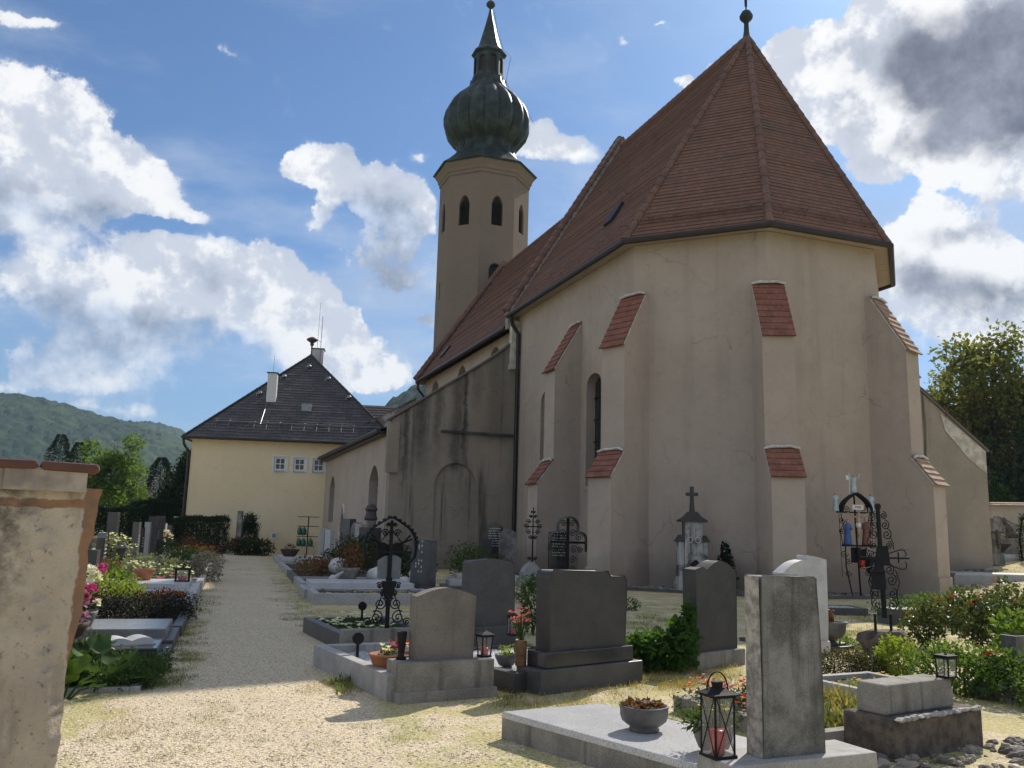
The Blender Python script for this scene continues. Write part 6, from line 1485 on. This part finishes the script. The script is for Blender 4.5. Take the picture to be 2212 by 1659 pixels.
def shrine_cross():
    c = atY(1848, 1200, 25.35)
    t = thing('painted_iron_cross', 'iron shrine cross with small painted holy figures before the apse wall', 'iron cross', (c.x, 25.35, 0), R_(8))
    ex, ez = (1, 0, 0), (0, 0, 1)
    g = MB(); g.tube([(.12, 0, 0), (.05, 0, 1.9), (.02, 0, 3.1)], .03, 6); g.tube([(-.12, 0, 0), (-.3, 0, .9), (-.3, 0, 1.5)], .02, 5); g.tube([(.4, 0, 1.5), (.55, 0, 2.2), (.5, 0, 2.6)], .02, 5); g.build('post', M_['iron'], t)
    g = MB(); g.box((.05, 0, 2.42), (1.15, .1, .04)); g.box((.12, 0, 1.46), (1.0, .14, .05)); g.build('crossbar', M_['iron'], t)
    pts = [Vector((.04+.46*math.cos(a), 0, 2.45+.46*math.sin(a)**1.0+.08*math.exp(-(3*math.cos(a))**2))) for a in [PI*i/18 for i in range(19)]]
    h_ = MB(); d = Vector((0, .14, 0))
    for a, b in zip(pts, pts[1:]): h_.add([a-d, a+d, b+d, b-d], [(0, 1, 2, 3)])
    h_.tube([p-d for p in pts], .035, 6); h_.build('hood', M_['iron'], t)
    s_ = MB()
    for sg in (-1, 1):
        s_.tube([(sg*.48+.06, .01, .6), (sg*.5+.06, .01, 1.5), (sg*.52+.06, .01, 2.42)], .008, 4)
        for x, z, r in ((.26, 2.55, .1), (.44, 2.2, .1), (.46, 1.9, .1), (.4, 1.25, .12), (.28, 1.05, .1), (.3, .7, .1)): scroll(s_, (sg*x+.06, 0, z), r, 1.4, 0, ex, ez, .012, sg, 16)
        s_.tube([(sg*.45+.04, 0, 2.4), (sg*.38+.04, 0, 2.1), (sg*.48+.04, 0, 1.9), (sg*.42+.04, 0, 1.5)], .012, 5)
    s_.build('scrollwork', M_['iron'], t)
    tb = MB(); tb.box((.08, -.1, 2.52), (.34, .015, .14)); tbo = tb.build('title_board', M_['white'], t)
    text_mesh('lettering', 'INRI', .11, M_['iron'], tbo, (.08, -.109, 2.59), (PI/2, 0, 0))
    def person(name, label, base, h, robe, skin, arms=None, extra=None):
        g = MB(); figure(g, base, h, arms); o = g.build('statuette', M_[robe], t, smooth=True); o['label'] = label
        hd = MB(); b = Vector(base); hd.blob(b+Vector((0, -.012*h, .925*h)), (.068*h, .068*h, .085*h), 10, 8, 0)
        hd.build('face', M_[skin], o, smooth=True)
        return o
    person('mary', 'statuette in a blue cloak', (-.25, -.06, 1.51), .72, 'blue', 'skin', (.04, -.16, -.08, -.12))
    person('john', 'statuette in a red brown cloak', (.33, -.06, 1.51), .78, 'brownp', 'skin', (.04, -.16, -.08, -.12))
    person('angel', 'left white angel statuette', (-.55, 0, 2.46), .55, 'paleblue', 'skin', (.05, -.14, -.04, -.1))
    person('angel', 'right white angel statuette', (.55, 0, 2.46), .55, 'paleblue', 'skin', (.05, -.14, -.04, -.1))
    o = person('risen', 'standing statuette with flag and raised arm on the hood', (.03, 0, 3.0), .55, 'paleblue', 'skin', (.14, .08, .2, .3))
    g = MB(); g.tube([(-.12, -.02, 2.95), (-.1, -.02, 3.55)], .01, 5); g.slab([(0, 0), (-.12, .02), (-.1, -.12), (0, -.1)][::-1], (-.1, -.02, 3.5), ex, ez, (0, 1, 0), .01); g.build('banner', M_['white'], o)
    # crucified figure: one continuous skin of torso, head and limbs
    b = MB(); y = -.09; r = .045
    b.tube([(.07, y, 1.72), (.06, y-.03, 1.86), (.07, y-.02, 1.98), (.08, y, 2.08), (.08, y, 2.22), (.08, y, 2.3), (.085, y-.02, 2.34), (.08, y-.03, 2.4), (.08, y-.02, 2.45)], [.022, .04, .05, .062, .075, .06, .03, .045, .02], 8)
    for sg in (-1, 1): b.tube([(.08, y, 2.28), (.08+sg*.17, y, 2.34), (.08+sg*.33, y, 2.44)], [.036, .026, .018], 6)
    b.build('crucified_figure', M_['skin'], t, smooth=True)
    g = MB(); g.lathe([(.055, 2.0), (.075, 2.06), (.07, 2.13), (.06, 2.14)], 8, (.075, y-.005, 0)); g.build('loincloth', M_['white'], t)
    g = MB(); g.lathe([(.05, .72), (.13, .8), (.17, 1.05), (.19, 1.08), (.05, 1.22), (0, 1.25)], 6, (.38, -.1, 0)); g.build('hanging_lamp', M_['iron'], t)
    g = MB(); g.lathe([(.05, .86), (.09, .95), (.09, 1.08), (0, 1.1)], 10, (.12, -.12, 0)); g.build('red_lamp', M_['red'], t)
    g = MB(); g.slab([(-.2, 1.0), (.25, 1.0), (.3, 1.44), (-.2, 1.44)], (.1, .05, 0), ex, ez, (0, 1, 0), .02); g.build('plaque', M_['iron'], t)
shrine_cross()
# watering can rack
q = atY(663, 1180, 47)
t = thing('watering_can_rack', 'dark metal post rack with cross arms beside the church corner', 'rack', (q.x, 47, 0), R_(-10))
MB().tube([(0, 0, 0), (0, 0, 2.15)], .035, 6).build('post', M_['gutter'], t)
for z in (2.12, 1.62, 1.08): MB().tube([(-.62, 0, z), (.6, 0, z)], .02, 5).build('arm', M_['gutter'], t)
cans = []
for i, (x, z, w) in enumerate(((-.45, 1.15, 'upper left'), (-.2, 1.15, 'upper middle'), (-.46, .55, 'lower left'), (-.2, .55, 'lower middle'), (.2, .55, 'lower right'))):
    c = Vector((q.x+x*math.cos(R_(-10)), 47+x*math.sin(R_(-10))-.06, z))
    if not cans:
        k = thing('watering_can', 'x', 'watering can', c, R_(-10), 'green watering cans on the rack'); g = MB()
        g.lathe([(.09, 0), (.13, .06), (.14, .2), (.11, .32), (.05, .38), (.045, .42)], 12); g.build('body', M_['green'], k, smooth=True)
        g = MB(); g.tube([(.08, 0, .1), (.18, 0, .02), (.2, 0, -.06)], .022, 6); g.build('spout', M_['green'], k); g = MB(); g.tube([(.05, 0, .38), (0, 0, .47), (-.09, 0, .42), (-.13, 0, .25)], .014, 5); g.build('handle', M_['green'], k)
    else: k = copy_tree(cans[0]); k.location = c
    k['label'] = 'green watering can hanging %s on the rack' % w; cans.append(k)
# ------------------------------------------------------------------ boundary wall and stones on the right
def back_wall():
    a, b = atY(2090, 1086, 46), atY(2330, 1086, 44)
    t = thing('cemetery_wall', 'pale plastered cemetery wall with tiled coping at the right edge', 'wall', (0, 0, 0), 0)
    d = (b-a); d.z = 0; d.normalize(); n = Vector((d.y, -d.x, 0)); L = 16; h = a.z
    g = MB(); g.slab([(0, .6), (L, .6), (L, h-.12), (0, h-.12)], Vector((a.x, a.y, 0)), d, (0, 0, 1), -n, .4); g.build('wall_body', plaster_mat('old_pale_wall', (.52, .46, .37), (.42, .365, .29), .3, .4), t)
    g = MB(); p = Vector((a.x, a.y, 0)); 
    courses(g, p+n*.14+Vector((0, 0, h-.13)), p+d*L+n*.14+Vector((0, 0, h-.13)), p-n*.2+Vector((0, 0, h+.05)), p+d*L-n*.2+Vector((0, 0, h+.05)), 2, .04, .3)
    courses(g, p+d*L-n*.54+Vector((0, 0, h-.13)), p-n*.54+Vector((0, 0, h-.13)), p+d*L-n*.2+Vector((0, 0, h+.05)), p-n*.2+Vector((0, 0, h+.05)), 2, .04, .3)
    g.build('coping', M_['tiles_sun_tint'], t)  # sunlit tone of the coping put into its tile colour
back_wall()
q = atY(2148, 1120, 37); zg = gz(q.x, 37)
t = thing('stone_cross', 'weathered stone cross with a carved figure near the back wall', 'stone cross', (q.x, 37, zg), .1)
hh = q.z-zg; g = MB(); g.box((0, 0, 0), (.5, .4, .5), taper=.85); g.build('base', M_['rough'], t, bevel=.02)
g = MB(); g.slab([(-.13, .45), (.13, .45), (.15, hh-.6), (.38, hh-.62), (.38, hh-.3), (.15, hh-.3), (.15, hh), (-.15, hh), (-.15, hh-.3), (-.38, hh-.3), (-.38, hh-.62), (-.15, hh-.6)], (0, -.1, 0), (1, 0, 0), (0, 0, 1), (0, 1, 0), .22); g.build('cross', M_['rough'], t, bevel=.015)
b = MB(); b.tube([(0, -.15, .7), (.02, -.18, .95), (-.01, -.16, 1.15), (0, -.15, 1.35), (0, -.16, 1.47)], [.03, .06, .08, .07, .06], 8)
for sg in (-1, 1): b.tube([(0, -.15, 1.34), (sg*.15, -.14, 1.38), (sg*.3, -.13, 1.42)], [.045, .035, .025], 6)
b.build('carved_figure', M_['tufa'], t, smooth=True)
q = atY(2174, 1140, 39); zg = gz(q.x, 39)
t = thing('kneeling_statue', 'dark kneeling stone statue on a pale block right of the stone cross', 'statue', (q.x, 39, zg), -.2)
MB().box((0, 0, 0), (1.0, .6, .95), taper=.9).build('pedestal', M_['conc'], t, bevel=.03)
g = MB(); g.tube([(.15, .05, .94), (.18, 0, 1.1), (.12, 0, 1.3), (.0, -.02, 1.5), (-.06, -.02, 1.62), (-.09, -.04, 1.72), (-.1, -.05, 1.8), (-.1, -.05, 1.88)], [.25, .24, .2, .17, .08, .1, .1, .03], 10); g.tube([(0, -.1, 1.45), (-.2, -.2, 1.3), (-.26, -.24, 1.5)], [.07, .05, .03], 6); g.build('figure', M_['tufa'], t, smooth=True)
q = atY(2165, 1118, 42); t = headstone('brown gabled rough slab behind the kneeling statue', (q.x, 42, gz(q.x, 42)), 0, [(-.9, 0), (1., 0), (1.0, q.z-1.7), (.2, q.z-1.3), (-.3, q.z-1.1), (-.9, q.z-2.0)], .3, 'sand')
q = atY(2204, 1110, 38); zg = gz(q.x, 38)
t = thing('ivy_arch', 'dark metal arch overgrown with ivy at the right edge', 'garden arch', (q.x+.5, 38, zg), 0)
pa = [Vector((-.55, 0, 0)), Vector((-.6, 0, 1.0)), Vector((-.45, 0, 1.8)), Vector((0, 0, q.z-zg+.1)), Vector((.45, 0, 1.8)), Vector((.6, 0, 1.0)), Vector((.55, 0, 0))]
MB().tube(pa, .05, 6).build('frame', M_['iron'], t); g = MB()
for a, b in zip(pa, pa[1:]):
    for k in range(4): g.clump(a.lerp(b, k/4), (.18, .14, .16), 50, .1, .3)
g.build('ivy', L_['dark'], t)
# ------------------------------------------------------------------ trees and hedges
def tree(name, label, px, Y, ytop, wpx, leaf, size, n, trunk=.25, base=None, zc=.5, dens=14, group='trees around the graveyard', asp=.65):
    c = atY(px, ytop, Y); s1 = Y/F; w = wpx*s1/2; zg = gz(c.x, Y) if c.x > 0 else 0; h = c.z-zg
    t = thing(name, label, 'tree', (c.x, Y, zg), 0, group)
    tr, cr_ = MB(), MB(); cen = Vector((0, 0, h*zc+.1*h)); rad = Vector((w, w, h*(1-zc)*.9))
    tr.tube([(0, 0, -.2), (.05*w, 0, h*.3), (-.03*w, .02*w, h*.6), (0, 0, h*.9)], [trunk, trunk*.75, trunk*.4, trunk*.08], 8)
    for i in range(dens):
        v = Vector((random.gauss(0, 1), random.gauss(0, 1), random.gauss(.25, .8))).normalized(); q = random.uniform(.35, .92)
        e = cen+Vector((v.x*rad.x*q, v.y*rad.y*q, v.z*rad.z*q)); e.z = min(e.z, h*.96)
        b = Vector((0, 0, max(h*.2, e.z-.55*math.hypot(e.x, e.y)-.1*h)))
        tr.tube([b, b.lerp(e, .5)+Vector((0, 0, -.04*h)), e], [trunk*.35, trunk*.2, trunk*.05], 5)
        r = rad.x*random.uniform(.28, .5)
        cr_.clump(e, (r, r, r*.75), n//dens, size, .25, asp)
    tr.build('trunk', M_['bark'], t); cr_.build('crown', L_[leaf], t)
    return t
tree('broadleaf_tree', 'fresh green broadleaf tree standing left of the house', 250, 66, 936, 150, 'tree', .3, 6500, .2, zc=.42, dens=34)
tree('broadleaf_tree', 'large tall sycamore with loose sunlit top behind the right wall', 2140, 62, 722, 300, 'tree2', .42, 17000, .4, zc=.46, dens=64)
tree('broadleaf_tree', 'dark dense tree below the tall sycamore at the right edge', 2190, 56, 930, 240, 'tree3', .34, 7000, .3, zc=.42, dens=30)
tree('broadleaf_tree', 'mid green bushy tree close behind the chapel corner', 2135, 53, 985, 90, 'mid', .26, 2600, .2, zc=.42, dens=16)
tree('broadleaf_tree', 'yellowish spreading tree between the buttress and the sycamore', 2045, 70, 800, 150, 'tree2', .36, 8000, .3, zc=.4, dens=34)
def conifer(label, px, Y, ytop, wpx, n=1600):
    c = atY(px, ytop, Y); h = c.z; w = wpx*Y/F/2
    t = thing('conifer', label, 'conifer', (c.x, Y, 0), 0, 'dark conifers behind the left row'); g = MB()
    for i in range(n):
        f = random.random()**.7; a = random.random()*6.3; r = w*(1-f)**.65*(.55+.45*random.random())*(1+.25*math.sin(a*3+f*20))+.08
        g.leaf((r*math.cos(a), r*math.sin(a), h*(.12+.88*f)), .38, (math.cos(a), math.sin(a), -.25+random.gauss(0, .25)), .35)
    g.build('crown', L_['conifer'], t); MB().tube([(0, 0, 0), (0, 0, h*.9)], [.2, .03], 6).build('trunk', M_['bark'], t)
conifer('dark pointed conifer behind the crumbling wall, leftmost of three', 133, 95, 938, 95, 2600)
conifer('dark conifer between the leftmost one and the fresh green tree', 172, 92, 955, 85, 2200)
conifer('dark conifer behind the far tiled roof, near the house', 350, 92, 988, 100, 2800)
shrub('tall dark ivy clad tree at the left corner of the house', (atY(392, 1100, 57).x-.2, 57, 0), [(0, 0, 3., 1., 1.2, 2.6), (-.9, 0, 2.2, 1., 1.2, 1.8), (.3, 0, 5.2, .5, .8, 1.3), (-1.8, .5, 1.6, .9, 1., 1.4)], 'tree3', .22, 4200, name='ivy_tree', cat='tree')
def hedge(label, x0, x1, Y, ytop, d, n, leaf='dark', size=.12):
    a, b = atY(x0, ytop, Y), atY(x1, ytop, Y); t = thing('hedge', label, 'hedge', ((a.x+b.x)/2, Y, 0), 0); L = b.x-a.x; h = (a.z+b.z)/2; g = MB()
    for i in range(n):
        f = random.random(); x, y, z = random.uniform(-L/2, L/2), random.uniform(-d/2, d/2), h*random.random()
        k = random.random()
        if k < .5: y = -d/2+random.gauss(0, .05)
        elif k < .75: z = h+random.gauss(0, .05)
        elif k < .9: x = random.choice((-L/2, L/2))+random.gauss(0, .06)
        g.leaf((x+.1*noise.noise(Vector((z, y, 0))), y+.12*noise.noise(Vector((x*1.5, z*1.5, 0))), z+.1*noise.noise(Vector((x*1.5, y, 9)))), size)
    g.build('foliage', L_[leaf], t)
    s_ = MB()
    for k in range(max(2, int(L/.6))): x = -L/2+.3+k*.6; s_.tube([(x, 0, 0), (x+.1, .05, h*.6)], [.03, .01], 5)
    s_.build('stems', M_['bark'], t)
hedge('clipped dark hedge in front of the house wall', 388, 488, 49, 1120, 1.4, 15000)
hedge('dark hedge behind the near left headstones', 196, 290, 52, 1098, 1.5, 9000, 'tree3', .16)
hedge('tall dark hedge behind the far left headstones', 292, 394, 56, 1085, 1.5, 11000, 'tree3', .16)
q = atY(541, 1104, 48.8)
shrub('round topped clipped conifer against the house wall', (q.x, 48.8, 0), [(0, 0, 1.1, .62, .6, 1.1), (0, 0, 1.75, .4, .4, .55)], 'dark', .11, 1500, name='conifer', cat='conifer', stems=False)
q = atY(540, 1150, 47)
shrub('wide dark shrub at the foot of the house wall', (q.x, 47, 0), [(0, 0, .45, 1., .8, .55), (.8, 0, .4, .6, .6, .5), (-.7, 0, .5, .5, .5, .4)], 'dark', .12, 1100, blooms=[('red', 10, .12, 6)])
q = atY(520, 1104, 47.6); headstone('thin stone pillar before the round topped conifer', (q.x, 47.6, 0), 0, [(-.13, 0), (.13, 0), (.12, q.z), (-.12, q.z)], .22, 'rough')
# house beyond the trees
q = atY(335, 1028, 105)
t = thing('house', 'far house with a grey brown tiled roof between the trees', 'house', (q.x, 105, 0), .2)
g = MB(); wall(g, (-5, 0), (5, 0), 0, 3.6); wall(g, (5, 0), (5, 8), 0, 3.6); g.build('house_wall', M_['house_wall'], t)
g = MB(); courses(g, (-5.5, -.5, 3.4), (5.5, -.5, 3.4), (-5.5, 4, q.z), (5.5, 4, q.z), 16, .05, .4); g.add([(-5.5, 4, q.z), (5.5, 4, q.z), (5.5, 8.5, 3.4), (-5.5, 8.5, 3.4)], [(0, 1, 2, 3)]); g.build('roof', M_['oldroof'], t)
# ------------------------------------------------------------------ rubble strip, loose pebbles and grass
def rubble():
    g = MB(); A20m = Matrix.Rotation(A20, 3, 'Z')
    ring = [(-AW, 8.0), (-AW, -AH), (-AH, -AW), (AH, -AW), (AW, -AH), (AW+6, .4)]
    for a, b in zip(ring, ring[1:]):
        a, b = Vector(a+(0,)), Vector(b+(0,)); L = (b-a).length; d = (b-a)/L; n = Vector((d.y, -d.x, 0)); n = -n if n.dot(a+b) < 0 else n
        for k in range(int(L*75)):
            p = A20m@(a+d*random.uniform(-.3, L+.3)+n*random.uniform(.05, 1.35))+Vector((OX, OY, 0)); r = random.uniform(.04, .105)
            g.blob((p.x, p.y, gz(p.x, p.y)+r*.35), (r*1.3, r, r*.7), 6, 4, .3)
    m, t, b = newmat('rubble_stones'); rnd = t.new('ShaderNodeNewGeometry').outputs['Random Per Island']
    t.put(b.inputs['Base Color'], t.mix(rnd, (.07, .062, .055), (.33, .30, .26))); b.inputs['Roughness'].default_value = .9
    bed, kb = MB(), thing('stone_kerb', 'low dark stone kerb holding the rubble strip round the apse', 'kerb', (OX, OY, 0), A20)
    for (a, b) in zip(ring[:-1], ring[1:-1]):
        f = 1+1.45/AW; a, b = Vector(a+(0,)), Vector(b+(0,)); a2, b2 = Vector((a.x*f, a.y*f if a.y < 5 else a.y, 0)), Vector((b.x*f, b.y*f if b.y < 5 else b.y, 0))
        bed.add([A20m@v+Vector((OX, OY, .005)) for v in (a, a2, b2, b)], [(0, 1, 2, 3)])
        d = (b2-a2); n = Vector((d.y, -d.x, 0)).normalized(); L = d.length
        k = MB(); k.slab([(0, -.05), (L, -.05), (L, .085), (0, .085)], a2, d/L, (0, 0, 1), n, .09); k.build('kerb_stone', M_['gran_d'], kb)
    tag(bed.build('border_strip', M_['soil']), kind='structure')
    tag(g.build('rubble_strip', m), 'strip of loose rubble stones round the foot of the apse', 'rubble', kind='stuff')
rubble()
def pebble_scatter():
    g = MB()
    for k in range(5200):
        px, py = random.uniform(100, 1700), 1395+265*random.random()**.8
        p = G(px, py); r = random.uniform(.004, .010)
        g.blob((p.x, p.y, r*.12), (r*1.25, r, r*.6), 5, 3, .25)
    m, t, b = newmat('loose_pebbles'); rnd = t.new('ShaderNodeNewGeometry').outputs['Random Per Island']
    t.put(b.inputs['Base Color'], t.mix(rnd, (.28, .22, .17), (.70, .64, .54))); b.inputs['Roughness'].default_value = .85
    tag(g.build('loose_pebbles', m), 'loose light pebbles on the gravel in front', 'pebbles', kind='stuff')
pebble_scatter()
def tufts():
    gg, st = MB(), MB()
    def tuft(mb, p, n, h, sp):
        for _ in range(n):
            a = random.random()*6.3; r = sp*random.random()**.5; b = Vector((p[0]+r*math.cos(a), p[1]+r*math.sin(a), p[2] if len(p) > 2 else 0))
            d = Vector((random.gauss(0, .5), random.gauss(0, .5), random.uniform(.35, 1.2))); mb.leaf(b, h*random.uniform(.5, 1.2), d, .1)
    def region(mb, x0, x1, y0, y1, cnt, n, h, sp):
        for _ in range(cnt):
            q = GH(random.uniform(x0, x1), random.uniform(y0, y1)); tuft(mb, q, n, h, sp)
    for (px, py) in ((265, 1560), (250, 1590), (430, 1555), (445, 1548), (470, 1565), (465, 1522), (480, 1535), (560, 1550), (330, 1640), (400, 1625), (300, 1615), (880, 1580), (935, 1576), (1085, 1530), (860, 1600), (1010, 1640), (700, 1610), (545, 1600), (620, 1640), (160, 1640), (210, 1600), (460, 1600), (390, 1590), (340, 1570), (780, 1570)):
        tuft(gg, G(px, py), 110, .03, .15)
    region(st, 150, 330, 1520, 1590, 14, 60, .028, .16); region(st, 660, 760, 1475, 1500, 22, 70, .035, .16)
    region(gg, 722, 745, 1478, 1505, 4, 26, .14, .09); region(st, 1300, 1600, 1432, 1492, 80, 60, .07, .18); region(st, 1050, 1350, 1490, 1532, 34, 46, .055, .16)
    region(gg, 375, 430, 1330, 1430, 40, 110, .04, .16); region(gg, 290, 400, 1440, 1485, 26, 90, .045, .16); region(gg, 405, 470, 1250, 1330, 46, 60, .045, .25); region(st, 390, 440, 1340, 1440, 20, 70, .04, .2); region(st, 440, 560, 1195, 1245, 40, 30, .06, .3)
    region(gg, 640, 700, 1335, 1360, 14, 50, .05, .16); region(st, 690, 1000, 1310, 1350, 50, 40, .05, .22); region(gg, 590, 655, 1230, 1310, 46, 60, .045, .25); region(gg, 620, 670, 1310, 1345, 18, 80, .04, .2)
    region(st, 1780, 1980, 1330, 1420, 90, 50, .06, .22); region(gg, 1800, 1870, 1362, 1385, 12, 60, .07, .14); region(st, 1960, 2210, 1380, 1440, 60, 40, .07, .25); region(gg, 2060, 2212, 1262, 1300, 60, 40, .09, .3)
    region(gg, 1360, 1470, 1330, 1370, 26, 60, .06, .2); region(st, 1100, 1480, 1285, 1330, 60, 36, .05, .25); region(st, 2060, 2212, 1210, 1240, 40, 30, .09, .3); region(gg, 490, 590, 1183, 1192, 40, 30, .12, .4)
    for k in range(34):
        q = Vector((2.75, 8.05, .03))+Vector((random.uniform(-.35, .45), random.uniform(-.5, .75), 0)); tuft(gg if k % 3 else st, q, 46, .24, .12)
    region(gg, 1080, 1130, 1500, 1540, 5, 40, .06, .1); region(gg, 2030, 2090, 1640, 1655, 4, 40, .06, .1)
    tag(gg.build('green_grass_tufts', L_['grass']), 'green grass tufts in the gravel and along the kerbs', 'grass', kind='stuff')
    tag(st.build('dry_grass', L_['straw']), 'dry yellow grass between the graves', 'grass', kind='stuff')
tufts()

def broken_stones():
    g = MB()
    for k in range(110):
        q = G(random.uniform(1905, 2230), 1602+70*random.random()); r = random.uniform(.012, .05)
        g.blob((q.x, q.y, r*.25), (r*1.3, r, r*.7), 7, 5, .3)
    for k in range(60):
        q = GH(random.uniform(2060, 2200), random.uniform(1262, 1290)); r = random.uniform(.03, .09); g.blob((q.x, q.y, q.z+r*.3), (r*1.3, r, r*.6), 6, 4, .3)
    m, t, b = newmat('broken_stone_bits'); rnd = t.new('ShaderNodeNewGeometry').outputs['Random Per Island']
    t.put(b.inputs['Base Color'], t.mix(rnd, (.10, .085, .07), (.34, .30, .25))); b.inputs['Roughness'].default_value = .9
    tag(g.build('broken_stones', m), 'scattered broken stones at the lower right', 'stones', kind='stuff')
broken_stones()

# ------------------------------------------------------------------ air
def haze():
    g = MB(); g.box((-200, 850, -2), (3400, 2500, 420))
    m = bpy.data.materials.new('haze_air'); m.use_nodes = True; n = m.node_tree.nodes; n.clear()
    o = n.new('ShaderNodeOutputMaterial'); v = n.new('ShaderNodeVolumePrincipled')
    v.inputs['Color'].default_value = (.55, .76, 1, 1); v.inputs['Density'].default_value = .00017; v.inputs['Anisotropy'].default_value = .15
    m.node_tree.links.new(v.outputs[0], o.inputs['Volume'])
    tag(g.build('haze', m), 'thin blue summer haze over the far hills', 'haze', kind='stuff')
haze()
